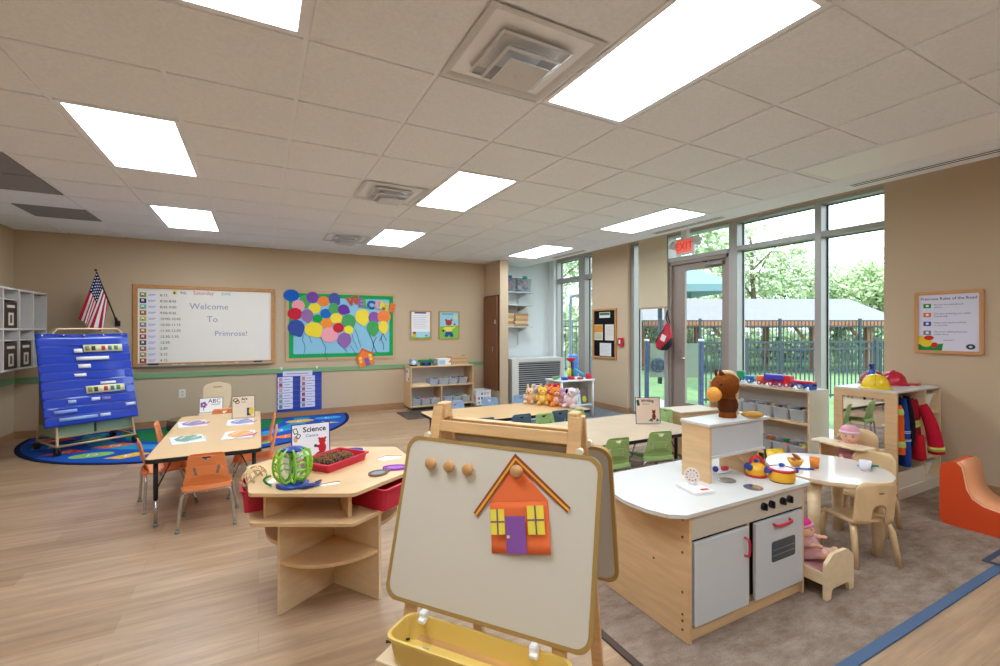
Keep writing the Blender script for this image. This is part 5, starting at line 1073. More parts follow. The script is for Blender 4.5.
truck('purple and red toy dump truck on the window shelf', (4.99, 3.02, .803), -90, [('dump_bed', '4A3AB0', [(-.10, .11, -.05, .05, .065, .125)]), ('cab', 'E0702F', [(-.19, -.11, -.045, .045, .04, .10)]), ('chassis', 'B8234A', [(-.19, .11, -.04, .04, .03, .06)])], [(-.15, 'C8302E'), (-.02, 'A8234A'), (.08, 'A8234A')])
truck('red and blue toy trailer truck at the near end of the window shelf', (4.99, 2.77, .803), -90, [('cab', 'D02030', [(-.14, -.07, -.045, .045, .035, .125)]), ('flat_bed', 'D02030', [(-.07, .15, -.045, .045, .06, .085)]), ('chassis', '2A4AB0', [(-.04, .15, -.04, .04, .03, .06), (.12, .15, -.05, .05, .0, .06)])], [(-.10, 'C8302E'), (.03, '8A8AA0')])
truck('green and blue toy truck partly hidden behind the horse puppet head', (5.03, 3.42, .803), -75, [('cab', '1F8A5A', [(-.06, .02, -.045, .045, .04, .13)]), ('bed', '2A7AB0', [(.02, .13, -.045, .045, .04, .08)]), ('stripe', '3A4FA0', [(-.1, -.06, -.045, .045, .03, .07)])], [(-.06, '1F4A8A'), (.08, '1F4A8A')])
# yellow drum lying in front of the window shelf
t = thing('toy_drum', 'yellow toy drum on the carpet in front of the window shelf bins', 'toy drum', (4.60, 2.78, .11)); t.rotation_euler = (R(80), 0, R(30))
MB(plastic('F0C222')).lathe([(0, -.09), (.09, -.09), (.105, -.07), (.105, .07), (.09, .09), (0, .09)], 28).build('drum_shell', t); MB(black).lathe([(.106, -.085), (.110, -.085), (.110, -.065), (.106, -.065)], 28).build('rim', t)
o = MB(cloth('6E7278')).ball((0, 0, .07), (.10, .07, .07), 14, 9).ball((.08, .03, .05), (.05, .05, .05), 10, 7); tag(o.build('cushion', None, (4.62, 2.55, .009)), 'dark grey soft toy shape beside the yellow drum', 'cushion')
# ================================================================= play kitchen
K0 = Vector((2.14, 1.72, .009))
kt = thing('play_kitchen', 'maple and white play kitchen with stove doors and hutch in the right foreground', 'play kitchen', tuple(K0))
def kx(x): return x-K0.x
def ky(y): return y-K0.y
def kb(m, x0, x1, y0, y1, z0, z1): return m.box(kx(x0), kx(x1), ky(y0), ky(y1), z0, z1)
kb(MB(maple), 1.70, 1.718, 1.412, 1.995, 0, .575).build('side_panel', kt, bev=.002)
kb(MB(maple), 2.572, 2.59, 1.412, 1.995, 0, .575).build('side_panel', kt, bev=.002)
kb(MB(maple), 1.718, 2.572, 1.977, 1.995, 0, .575).build('back_panel', kt)
kb(MB(mat('kitchen_front_beige', 'C9BFAF', .45)), 1.718, 2.572, 1.412, 1.43, .465, .575).build('control_panel', kt, bev=.001)
kb(kb(MB(maple), 1.718, 2.572, 1.43, 1.448, 0, .06), 1.718, 2.572, 1.448, 1.97, .05, .066).build('bottom_rail', kt)
kb(MB(maple), 2.122, 2.142, 1.425, 1.97, .066, .465).build('divider', kt)
kb(MB(mat('kitchen_gap_shade', '2A2624', .8)), 1.722, 2.57, 1.46, 1.464, .066, .465).build('gap_shade_sheet', kt)  # added dark sheet close behind the doors, paints the shade in their gaps
whd = mat('door_white_grey', 'CBCCCD', .35)
def kdoor(x0, x1, hbx, win=False):
    d = MB(whd); kb(d, x0, x1, 1.405, 1.423, .072, .452); d = d.build('door', kt, bev=.003)
    h = MB(plastic('C81E3A', .3))
    if win:
        h.tube(smoothpath([(kx(2.305), ky(1.405), .425), (kx(2.32), ky(1.385), .420), (kx(2.43), ky(1.385), .420), (kx(2.445), ky(1.405), .425)], 3), .007, 8); h.build('handle', d)
        w_ = MB(mat('oven_window', '3A4046', .15, spec=.8)).plate(rrect(kx(2.292), kx(2.492), .232, .335, .012), [], ky(1.4030), ky(1.4048)); w_.mat(mat('oven_rack', '6A7076', .3)).box(kx(2.30), kx(2.484), ky(1.4022), ky(1.4030), .262, .266).box(kx(2.30), kx(2.484), ky(1.4022), ky(1.4030), .29, .294); w_.build('oven_window', d)
    else: h.tube(smoothpath([(kx(2.078), ky(1.405), .318), (kx(2.08), ky(1.383), .328), (kx(2.08), ky(1.383), .395), (kx(2.078), ky(1.405), .405)], 3), .006, 8); h.build('handle', d)
    return d
kdoor(1.728, 2.112, 0); kdoor(2.165, 2.565, 0, True)
top = [(2.63, 1.395), (2.63, 2.005), (1.76, 2.005), (1.64, 1.92), (1.57, 1.79), (1.547, 1.66), (1.56, 1.53), (1.60, 1.44), (1.665, 1.395)]
f = MB(whitelam).plate(rpoly([(kx(a), ky(b_)) for a, b_ in top], .02, 3), [], .578, .594, 'xy'); f.build('countertop', kt, bev=.003)
f = MB(maple).plate(rpoly([(kx(a), ky(b_)) for a, b_ in top], .02, 3), [], .5755, .578, 'xy'); f.build('countertop_edge', kt)
for x in (2.232, 2.294, 2.389, 2.448):
    f = MB(black).at(kx(x), ky(1.412), .527, rx=90); f.cyl(0, 0, 0, .012, .019, 18).box(-.005, .005, -.017, .017, .012, .024, .002); f.build('knob', kt)
for (x, y) in ((2.235, 1.615), (2.255, 1.478)):
    f = MB(mat('burner_mirror', 'A8ACAE', .12, .8)).plate(ell(kx(x), ky(y), .046, .046, 28), [], .5945, .598, 'xy'); f.build('burner', kt)
f = MB(chrome)
for z in (.05, .09, .12, .22, .40, .47, .55):
    f2 = MB(mat('screw_brown', '6A4A2E', .4, .5)).at(kx(1.7), ky(1.45), z, ry=-90); f2.cyl(0, 0, 0, .0015, .006, 10); f2.build('screw', kt)
for (y, z) in ((1.62, .30), (1.90, .42)): f2 = MB(mat('screw_brown', '6A4A2E', .4, .5)).at(kx(1.7), ky(y), z, ry=-90); f2.cyl(0, 0, 0, .0015, .006, 10); f2.build('screw', kt)
hx0, hx1, hy0, hy1 = 2.105, 2.60, 1.62, 1.80
kb(MB(maple), hx0, hx0+.018, hy0, hy1, .594, .893).build('hutch_side', kt, bev=.0015)
kb(MB(maple), hx1-.018, hx1, hy0+.05, hy1, .594, .893).build('hutch_side', kt, bev=.0015)
kb(MB(whitelam), hx0-.008, hx1+.008, hy0-.008, hy1+.008, .893, .909).build('hutch_top', kt, bev=.003)
kb(MB(greylam), hx0+.018, hx1-.018, hy0+.012, hy0+.024, .735, .893).build('hutch_front_panel', kt)
kb(MB(whitelam), hx0+.018, hx1-.018, hy0+.0, hy1-.01, .722, .735).build('hutch_shelf', kt, bev=.001)
f = MB(maple); f.plate([(ky(hy0+.04), .594), (ky(hy1+.02), .594), (ky(hy1+.02), .70), (ky(hy0+.04), .66)], [], kx(2.45), kx(2.465), 'yz'); f.build('hutch_bracket', kt)
KZ = .009+.5945
# toy phone
t = thing('toy_phone', 'white toy telephone with round dial leaning on the hutch side', 'toy phone', (1.965, 1.60, KZ), -12)
MB(mat('phone_white', 'E8E2E0', .4)).plate(rrect(-.06, .06, -.075, .075, .01), [], 0, .014, 'xy').build('base', t, bev=.002)
f = MB(mat('dial_cream', 'DCCFC4', .4)).at(.015, .04, .06, rx=80, rz=-35); f.cyl(0, 0, -.008, .008, .038, 28); f.mat(mat('dial_print', '9A7A7A', .5))
for k in range(10): f.plate(ell(.026*cos(k*.6), .026*sin(k*.6), .0045, .0045, 10), [], .008, .0086, 'xy')
f.plate(ell(0, 0, .012, .012, 14), [ell(0, 0, .010, .010, 14)], .008, .0086, 'xy'); f.build('dial', t)
MB(mat('phone_white', 'E8E2E0', .4)).box(-.0, .03, .02, .055, .013, .03, .004).build('dial_stand', t)
MB(plastic('C8283A')).plate(rrect(.0, .045, -.055, -.035, .003), [], .0143, .0153, 'xy').build('red_label', t)
# kettle and pot
def lidpot(kind, label, x, y):
    t = thing(kind, label, kind.replace('toy_', ''), (x, y, KZ+.0), 0); ye = plastic('EFB02A', .3); rd = plastic('CE2030', .3); bu = plastic('1F3F94', .35)
    if kind == 'toy_kettle':
        MB(ye).lathe([(0, 0.004), (.05, .004), (.054, .02), (.046, .05), (.030, .07), (0, .076)], 28).build('body', t); MB(rd).lathe([(0, 0), (.056, 0), (.057, .010), (.052, .012)], 28).build('base_band', t)
        MB(rd).tube([(.036*cos(R(a)), 0, .062+.044*sin(R(a))) for a in range(-10, 191, 20)], .009, 8).build('handle', t); MB(bu).tube([(-.04, -.01, .045), (-.062, -.015, .062)], [.017, .020], 12).build('spout', t)
        MB(bu).lathe([(0, .076), (.012, .076), (.012, .088), (0, .09)], 14).build('lid_knob', t)
    else:
        MB(ye).lathe([(0, .004), (.060, .004), (.064, .012), (.064, .058), (.060, .062)], 30).build('body', t); MB(rd).lathe([(.058, .058), (.066, .058), (.066, .068), (.058, .07)], 30).build('rim', t)
        MB(mat('lid_white', 'E8E4EC', .25)).lathe([(.058, .066), (.03, .074), (0, .077)], 28).build('lid', t); MB(bu).lathe([(.004, .076), (.012, .078), (.016, .09), (0, .098)], 14).build('lid_knob', t)
        MB(bu).tube([(-.06, .0, .052), (-.088, .0, .06)], [.013, .016], 10).build('handle', t); MB(bu).tube([(.06, .0, .052), (.084, .0, .056)], [.012, .015], 10).build('handle', t)
        MB(mat('dark_bottom', '3A2A22', .5)).lathe([(0, 0), (.058, 0), (.06, .004)], 28).build('bottom_disc', t)
    t.rotation_euler = (0, 0, R(-25)); return t
lidpot('toy_kettle', 'yellow toy kettle with red handle and blue spout on the play kitchen', 2.46, 1.595)
lidpot('toy_pot', 'yellow toy pot with red rim and blue handles at the front edge of the kitchen', 2.495, 1.475)
o = MB(mat('plate_white', 'E4E0E4', .3)).plate(rrect(-.075, .075, -.03, .03, .02), [], 0, .006, 'xy'); o = tag(o.build('toy_plate', None, (2.33, 1.735, KZ+.001), -12), 'white toy tray under the kitchen hutch', 'toy plate')
o = MB(plastic('C8283A')).box(-.02, .02, -.012, .012, 0, .022, .004); tag(o.build('toy_block', None, (2.37, 1.725, KZ+.008), -12), 'red toy block on the white tray under the hutch', 'toy')
o = MB(plastic('1F2F9A')).ball((0, 0, .017), (.018, .016, .017), 12, 8); tag(o.build('toy_ball', None, (2.29, 1.725, KZ+.008)), 'dark blue toy ball on the white tray under the hutch', 'toy')
# horse hand puppet on the hutch
hp = thing('horse_puppet', 'brown plush horse puppet with orange muzzle and cream mane on the kitchen hutch', 'puppet', (2.375, 1.71, .919), -27.8); hp.scale = (1.22, 1.22, 1.25)
br_ = plush('7A4420'); 
hd = meta_obj('body', [((0, 0, .0), (.040, .036, .035)), ((0, 0, .04), (.038, .034, .04)), ((0, 0, .085), (.036, .032, .035)), ((-.01, -.01, .14), (.056, .046, .048)), ((-.030, -.018, .155), (.050, .044, .042)), ((-.055, -.025, .13), (.030, .028, .028)), ((.01, 0, .165), (.04, .035, .03))], plush('7E4218'), hp, .010)
MB(plush('E8A04A')).ball((-.080, -.036, .108), (.034, .028, .034), 14, 9).build('muzzle', hp)
MB(plush('5A2E16')).ball((0, 0, .055), (.046, .041, .05), 14, 9).build('shaggy_neck', hp)
f = MB(plush('D8BE94')); f.tube(smoothpath([(-.045, -.005, .196), (-.01, 0, .203), (.025, 0, .196), (.044, 0, .165), (.042, 0, .125), (.038, 0, .08), (.040, 0, .03), (.045, 0, .012)], 4), .0115, 8); f.build('mane', hp)
f = MB(plush('5A2E14'))
for y in (-.022, .022): f.at(-.035, y, .19, ry=-25).lathe([(.014, 0), (.012, .012), (.004, .028), (0, .03)], 10)
f.at(); f.build('ears', hp)
f = MB(mat('plush_eye', '14100E', .15)).ball((-.055, -.052, .155), .0065, 8, 5).ball((-.09, -.058, .115), .003, 6, 4); f.build('eye', hp)
MB(plush('C8964E')).ball((.10, -.03, .016), (.05, .018, .016), 12, 8, Matrix.Rotation(R(-15), 3, 'Z')).build('front_paw', hp)
# ================================================================= round table and wooden chairs
rt = thing('round_table', 'round pale laminate child table with thick maple legs by the dress-up unit', 'table', (3.36, 1.69, .009))
MB(mat('round_top_gloss', 'DCD2C8', .12)).cyl(0, 0, .474, .491, .352, 64).build('tabletop', rt, bev=.004)
MB(mapleL).lathe([(.33, .462), (.35, .462), (.3535, .47), (.353, .486)], 64).build('edge_band', rt)
for a in (13, 103, 193, 283):
    MB(mapleL).cyl(.27*cos(R(a)), .27*sin(R(a)), 0, .473, .030, 20, .038).build('leg', rt)
RZ = .501
def wood_chair(label, loc, rz, k=1.0):
    t = thing('wooden_chair', label, 'chair', loc, rz, 'bentwood chairs at the round table'); m = mat('bentwood', 'DDBC8E', .4, var=.08, vscale=8, vstretch=(1, 6, 1))
    MB(m).sheet(lambda u, v: ((-.145+.29*u)*(1-.10*v), -.13+.28*v, .268+.008*cos(v*pi)-.012*max(0, v-.8)*5), 6, 8, (0, 0, -.012)).build('seat', t)
    def bk_(u, v):
        x = -.135+.27*u; zt = .53-.05*max(0, (abs(x)-.085)/.05)**2; zb = (.325+math.sqrt(max(0, .055**2-x*x))) if abs(x) < .054 else .262
        z = zb+(zt-zb)*v; return (x, -.125-.10*(z-.27)-.035*(1-(x/.135)**2), z)
    MB(m).sheet(bk_, 27, 8, (0, -.011, 0)).build('backrest', t)
    MB(mat('slot_shadow', '6A4A30', .7)).sheet(lambda u, v: (-.016+.032*u, -.125-.10*.19-.035-.0115, .458+.007*v), 1, 1, (0, -.0005, 0)).build('hand_slot', t)
    for sx in (-1, 1):
        MB(m).tube([(sx*.115, -.10, .262), (sx*.13, -.13, .20), (sx*.145, -.165, 0)], [.018, .020, .015], 8).build('leg', t)
        MB(m).tube([(sx*.108, .11, .262), (sx*.12, .125, .20), (sx*.128, .14, 0)], [.018, .020, .015], 8).build('leg', t)
    return t
wc1 = wood_chair('bentwood child chair at the camera side of the round table, seat pushed under', (3.30, 1.495, .009), -23); wc1.scale = (.95, .95, .97)
dup(wc1, (3.84, 1.66, .009), 100, 'bentwood child chair between the round table and the dress-up unit')
dup(wc1, (2.92, 1.88, .009), -90, 'bentwood child chair hidden behind the play kitchen corner, only one leg showing')
# things on the round table
t = thing('toy_bowl', 'yellow toy bowl of bread on the round table', 'bowl', (3.20, 1.80, RZ+.005)); MB(plastic('EBA93A')).lathe([(0, 0), (.03, 0), (.052, .04), (.049, .04), (.028, .005), (0, .004)], 26).build('bowl_body', t)
for i, (dx, dy, rz, c_, nm) in enumerate(((-.02, 0, 20, 'B8763A', 'brown toy bread roll lying in the yellow bowl'), (.02, .005, -50, 'A8663A', 'darker toy bread standing up in the yellow bowl'))):
    o = MB(mat('bread_'+c_, c_, .7, bump=.4, bscale=90)).ball((0, 0, 0), (.030, .014, .013), 12, 8, Matrix.Rotation(R(35*i), 3, 'Y')); tag(o.build('toy_bread', None, (3.20+dx, 1.80+dy, RZ+.047+.012*i), rz), nm, 'toy food')
t = thing('toy_cup', 'orange toy cup on the round table beside the bowl', 'cup', (3.265, 1.715, RZ)); MB(plastic('EE8A2A')).lathe([(0, 0), (.024, 0), (.031, .068), (.028, .068), (.022, .004), (0, .004)], 24).build('cup_body', t)
t = thing('toy_cup', 'white toy cup near the right edge of the round table', 'cup', (3.50, 1.53, RZ)); MB(plastic('E6E2EC')).lathe([(0, 0), (.028, 0), (.033, .062), (.030, .062), (.026, .004), (0, .004)], 24).build('cup_body', t)
o = MB(plastic('24409A')).plate(rrect(-.055, .055, -.008, .008, .006), [], 0, .006, 'xy').plate(rrect(.03, .06, -.014, .014, .01), [], 0, .007, 'xy'); tag(o.build('toy_spoon', None, (3.17, 1.73, RZ+.001), -35), 'dark blue toy utensil lying in front of the yellow bowl', 'utensil')
o = MB(plastic('1F7A5A'))
for k in range(9): a = k*.7; o.ball((.028*cos(a)*(k % 3)/1.5, .024*sin(a)*(k % 3)/1.5, .008+.004*(k % 2)), (.017, .011, .007), 8, 5, Matrix.Rotation(a, 3, 'Z'))
tag(o.build('toy_lettuce', None, (3.615, 1.55, RZ+.001)), 'green toy salad leaves lying beside the white cup', 'toy food')
o = MB(plastic('7AC8D8')).ball((0, 0, .006), (.016, .01, .006), 8, 5); tag(o.build('toy_fish', None, (3.565, 1.60, RZ+.001)), 'small light blue toy piece between the white cup and the leaves', 'toy food')
# ================================================================= dolls
skin = mat('doll_skin', 'E8B498', .55)
def doll(label, loc, rz, lying=False, hat='E79CB0', dress='DE92A4', hat2='F2D8DC'):
    t = thing('baby_doll', label, 'doll', loc, rz)
    B = [((0, 0, .19), (.052, .050, .052)), ((0, -.012, .172), (.042, .040, .034)), ((0, 0, .10), (.045, .036, .055)), ((-.062, -.035, .115), (.016, .035, .016)), ((.062, -.035, .115), (.016, .035, .016)), ((-.035, -.06, .045), (.022, .05, .02)), ((.035, -.06, .045), (.022, .05, .02)), ((-.035, -.11, .05), (.016, .018, .022)), ((.035, -.11, .05), (.016, .018, .022)), ((-.07, -.075, .11), .013), ((.07, -.075, .11), .013)]
    meta_obj('body', B, skin, t, .009)
    MB(cloth(dress)).lathe([(.028, .145), (.045, .13), (.056, .09), (.070, .035), (.066, .030)], 20, (0, -.005, 0)).ball((-.056, -.022, .118), (.024, .032, .024), 10, 7).ball((.056, -.022, .118), (.024, .032, .024), 10, 7).ball((0, -.045, .045), (.062, .05, .028), 14, 8).build('dress', t)
    f = MB(cloth(hat)); f.lathe([(.0, .262), (.03, .257), (.048, .242), (.057, .218), (.057, .211)], 22, (0, .006, 0)); f.mat(cloth(hat2)); f.lathe([(.054, .222), (.061, .219), (.061, .206), (.055, .204)], 22, (0, .005, 0)); f.build('hat', t)
    f = MB(mat('doll_eye', '2A1E1A', .2)).ball((-.019, -.047, .188), (.0055, .003, .0045), 8, 5).ball((.019, -.047, .188), (.0055, .003, .0045), 8, 5); f.mat(mat('doll_lips', 'B8545A', .4)).ball((0, -.050, .164), (.009, .004, .0035), 8, 5); f.mat(skin).ball((0, -.052, .177), (.005, .006, .005), 8, 5); f.mat(mat('doll_hair', '9A6A3A', .8)).tube([(-.02, -.045, .205), (0, -.05, .208), (.02, -.045, .205)], .003, 5); f.build('face', t)
    return t
hc = thing('high_chair', 'wooden doll high chair with a tray in front of the dress-up mirror', 'high chair', (4.15, 1.91, .009), 82)
bw = mat('bentwood', 'DDBC8E', .4)
MB(bw).box(-.15, .15, -.14, .12, .345, .362, .004).build('seat', hc)
MB(bw).sheet(lambda u, v: (.165*sin(R(-75+150*u)), -.02-.14*cos(R(-75+150*u)), .37+(.24-.09*abs(2*u-1)**2)*v), 16, 6, (0, .009, 0)).build('backrest', hc)
MB(mapleL).plate(rpoly([(-.21, .02), (.21, .02), (.19, .20), (-.19, .20)], .04, 4), [], .505, .519, 'xy').build('tray', hc, bev=.003)
for sx in (-1, 1):
    MB(bw).box(sx*.155-.008, sx*.155+.008, -.05, .13, .362, .504).build('arm_support', hc)
    for sy in (-1, 1): MB(bw).tube([(sx*.13, sy*.10, .345), (sx*.17, sy*.16, 0)], [.020, .016], 8).build('leg', hc)
doll('smiling baby doll in pink hat and dress sitting in the wooden high chair', (4.12, 1.905, .374), -68, hat='E8A8B8', hat2='EDD0DA').scale = (1.15, 1.15, 1.12)
bd = thing('doll_bed', 'small wooden doll bed with rounded end panel beside the play kitchen', 'doll bed', (2.74, 1.50, .009), 0); bd.scale = (.68, 1, .98)
# headboard faces the camera; rails run back
pan = rpoly([(-.20, 0), (-.135, 0), (-.12, .05), (.12, .05), (.135, 0), (.20, 0), (.20, .19), (.10, .235), (-.10, .235), (-.20, .19)], [.005, .005, .05, .05, .005, .005, .03, .09, .09, .03], 5)
MB(mapleL).plate(pan, [], -.19, -.172).build('foot_panel', bd, bev=.003); MB(mapleL).plate(pan, [], .172, .19).build('head_panel', bd, bev=.003)
for sx in (-1, 1): MB(mapleL).box(sx*.185-.008, sx*.185+.008, -.172, .172, .075, .14).build('side_rail', bd, bev=.002)
MB(mapleL).box(-.176, .176, -.172, .172, .075, .085).build('slat_base', bd); MB(cloth('E2B0B8')).box(-.17, .17, -.165, .165, .086, .11, .02).build('mattress', bd, bev=.01)
d2 = doll('baby doll in bright pink hat and pale pink clothes lying in the doll bed', (2.72, 1.45, .12), 0, hat='D83A8A', hat2='E89AC0', dress='D8A8A8'); d2.rotation_euler = (R(-14), 0, R(20)); d2.scale = (1.12, 1.12, .9); d2.location = (2.775, 1.48, .112)
# ================================================================= dress-up unit with mirror, coats and bins
du = thing('dress_up_unit', 'white and maple dress-up storage unit with mirror end and hanging costumes', 'cabinet', (5.06, 2.03, .009))
dx = lambda x: x-5.06; dy = lambda y: y-2.03
def dbx(m, a): return m.box(dx(a[0]), dx(a[1]), dy(a[2]), dy(a[3]), a[4], a[5])
mir = mat('mirror', 'E4E8EA', .02, 1)
f = MB(maple).plate(rrect(dy(1.80), dy(2.27), 0, .88, .003, 1), [rrect(dy(1.885), dy(2.20), .40, .825, .004, 1)], dx(4.63), dx(4.648), 'yz'); f.build('mirror_frame', du, bev=.002)
dbx(MB(mir), (4.640, 4.6445, 1.88, 2.205, .395, .83)).build('mirror_glass', du)
dbx(MB(whitelam), (4.63, 5.45, 1.80, 2.27, .88, .896)).build('top', du, bev=.003)
cream = mat('unit_cream', 'DDD6C4', .45)
dbx(MB(cream), (4.648, 5.45, 1.80, 2.27, 0, .09)).build('base', du, bev=.002); dbx(MB(cream), (4.65, 5.14, 1.81, 1.825, .09, .22)).build('low_front', du, bev=.002)
dbx(MB(maple), (4.648, 5.45, 2.255, 2.27, .09, .88)).build('back_panel', du); dbx(MB(mapleL), (5.14, 5.155, 1.80, 2.255, .09, .88)).build('divider', du); dbx(MB(mapleL), (5.435, 5.45, 1.80, 2.255, .09, .88)).build('side_panel', du)
for z in (.27, .46, .66): dbx(MB(mapleL), (5.155, 5.435, 1.81, 2.255, z, z+.014)).build('shelf', du)
MB(chrome).tube([(dx(4.65), dy(1.93), .83), (dx(5.14), dy(1.93), .83)], .008, 8).build('rod', du)
for i, z in enumerate((.685, .485, .295, .10)):
    b_ = bin_('white_bin', 'white plastic bin in the dress-up unit column, %s' % ['top one', 'second from the top', 'third from the top', 'bottom one'][i], plastic('F2F2F0'), (5.295, 2.0, .009+z), 0, .115, .17, .13 if i else .15, 'white bins in the dress-up unit', .78)
def coat(label, x, cols, w2, ztop, zbot, tw, sleeve=None, stripes=(), hood=None):
    t = thing('costume', label, 'costume', (x+.07, 1.87, .009), tw, 'costumes hanging in the dress-up unit')
    zz = [ztop-(ztop-zbot)*k/8 for k in range(9)]
    def fn(u, v):
        a = 2*pi*u; k = v; wd_ = w2*(.42+.58*min(1, k*3.2)**.6)*(1+.12*k); dp = .045*(.5+.5*min(1, k*3))*(1+.25*sin(3*a+5*k)*k)
        return (wd_*cos(a)+.012*sin(6*k+x*9), dp*sin(a), ztop+(zbot-ztop)*k)
    MB(cloth(cols)).grid(fn, 22, 12).build('coat_body', t)
    for (z, h_, c1, c2_) in stripes:
        v0 = (ztop-z)/(ztop-zbot); v1 = (ztop-z+h_)/(ztop-zbot)
        f = MB(cloth(c1)).grid(lambda u, v: tuple(Vector(fn(u, v0+(v1-v0)*v))*1+Vector((.004*cos(2*pi*u), .004*sin(2*pi*u), 0))), 22, 2); f.mat(cloth(c2_)).grid(lambda u, v: tuple(Vector(fn(u, v0+(v1-v0)*(.35+.3*v)))+Vector((.006*cos(2*pi*u), .006*sin(2*pi*u), 0))), 22, 1); f.build('reflective_stripe', t)
    if sleeve:
        for pts, c_, cuff in sleeve:
            P = smoothpath(pts, 4); n = len(P); f = MB(cloth(c_)).tube(P, [.040+.018*k/n for k in range(n)], 12)
            if cuff: f.mat(cloth('D8E84A')).tube([P[-3], P[-2]], .0585, 12); f.mat(cloth('B8BCBC')).tube([P[-2]+(P[-3]-P[-2])*.6, P[-2]+(P[-3]-P[-2])*.35], .0595, 12)
            f.build('sleeve', t)
    MB(chrome).tube(smoothpath([(0, .0, ztop-.01), (0, .0, ztop+.02), (0, .02, ztop+.035), (0, .04, ztop+.03)], 4), .003, 6).build('hanger_hook', t)
    return t
coat('orange safety vest with yellow stripes hanging first in the dress-up unit', 4.735, 'EE6A2A', .055, .77, .36, 55, None, [(.74, .05, 'D8E84A', 'C8CCCC'), (.47, .05, 'D8E84A', 'C8CCCC')])
coat('blue costume with white lettering-like marks hanging second in the dress-up unit', 4.82, '24489A', .075, .82, .25, 50, [([(.05, -.02, .72), (.07, -.05, .60), (.06, -.06, .50)], '24489A', False)], [(.55, .02, 'C8D4E8', '24489A'), (.48, .015, 'C8D4E8', '24489A')])
coat('black and dark blue costume hanging third in the dress-up unit', 4.90, '1E1C26', .085, .83, .42, 45, None, [])
coat('dark red firefighter coat with yellow band hanging at the right of the costumes', 5.01, '9A1E2C', .125, .80, .40, 0, [([(.055, -.045, .75), (.072, -.09, .63), (.088, -.12, .48), (.10, -.13, .34)], 'C8203A', True), ([(-.03, -.05, .5), (-.04, -.06, .38), (-.02, -.05, .30)], 'C8202E', False)], [(.62, .06, 'D8E84A', 'B8BCBC')])
# helmets and spray bottle on top
DZ = .907
def helmet(label, x, y, hexc, rz):
    t = thing('toy_helmet', label, 'helmet', (x, y, DZ), rz, 'toy helmets on the dress-up unit'); t.scale = (1, 1, 1.25); m = plastic(hexc, .25)
    MB(m).lathe([(.098, .012), (.096, .03), (.085, .06), (.06, .085), (.03, .097), (0, .1)], 30).build('shell', t); MB(m).lathe([(.095, .014), (.108, .004), (.110, .0), (.095, .008)], 30, sx=1.0, sy=1.1).build('brim', t)
    for a in (-40, 0, 40): MB(m).tube([(.1*sin(R(q))*cos(R(a)) , .1*sin(R(a))*.6, .012+.094*cos(R(q))) for q in range(-80, 81, 20)], .004, 6).build('ridge', t) if a == 0 else None
    return t
helmet('yellow toy construction helmet on the left of the dress-up unit top', 4.75, 2.0, 'F2CC22', 20)
helmet('red toy firefighter helmet at the back right of the dress-up unit top', 5.22, 2.06, 'C81F3A', 0)
helmet('darker red toy helmet half hidden behind the other red one', 5.15, 2.19, 'A81C46', 0)['group'] = 'toy helmets on the dress-up unit'
t = thing('spray_bottle', 'blue spray bottle standing between the two helmets', 'bottle', (5.02, 2.14, DZ)); t.scale = (1.15, 1.15, 1.2); MB(plastic('1F4FA8')).lathe([(0, 0), (.030, 0), (.032, .01), (.032, .09), (.014, .12), (.014, .135)], 20).build('bottle_body', t); MB(plastic('163A86')).box(-.03, .02, -.012, .012, .135, .165, .005).tube([(-.028, 0, .15), (-.035, 0, .12)], .004, 6).build('trigger_head', t)
o = MB(plastic('D8342E')).plate(rrect(-.075, .075, -.05, .05, .02), [], 0, .012, 'xy'); tag(o.build('toy_plate', None, (5.36, 1.97, DZ), 10), 'flat dark red toy piece lying right of the red helmet', 'toy')
# ================================================================= orange foam lounge chair
t = thing('foam_chair', 'orange and peach vinyl foam lounge chair on the carpet at the right edge', 'foam chair', (4.42, 1.15, .009))
prof = [(.31, 0), (-.42, 0), (-.45, .04), (-.45, .22), (-.42, .26), (-.38, .25), (-.30, .19), (-.15, .165), (0, .17), (.09, .185), (.145, .22), (.175, .28), (.19, .38), (.20, .43), (.225, .455), (.27, .455), (.305, .43), (.318, .38), (.318, .05)]
vo = mat('vinyl_orange', 'DE4E22', .35); vp = mat('vinyl_peach', 'F2A878', .3)
pr = rpoly(prof, .02, 2)
f = MB(vo); n = len(pr)
f.plate(pr, [], 0, .012, 'yz').plate(pr, [], .328, .34, 'yz'); f.build('side', t, bev=.004)
f = MB(vo)
# shell between the side panels: peach on the seat curve, orange elsewhere
A = smoothpath([(0, y, z) for y, z in prof[4:15]], 4)
P2 = [(y, z) for y, z in prof]; m_ = len(P2)
f = MB(vo); body = [(y*.995, z*.985+.003) for y, z in P2]; f.plate(body, [], .012, .328, 'yz'); f.build('foam_body', t)
f = MB(vp).sheet(lambda u, v: (.012+.316*v, A[min(len(A)-1, int(u*(len(A)-1)+.5))].y, A[min(len(A)-1, int(u*(len(A)-1)+.5))].z+.004), len(A)-1, 2, (0, -.007, .006)); f.build('seat_surface', t)
f = MB(mat('vinyl_piping', 'F0C0A0', .4)).tube([(.006, p.y, p.z+.003) for p in A], .005, 6); f.build('piping', t)
f = MB(mat('vinyl_piping', 'F0C0A0', .4)).tube([(.334, p.y, p.z+.003) for p in A], .005, 6); f.build('piping', t)
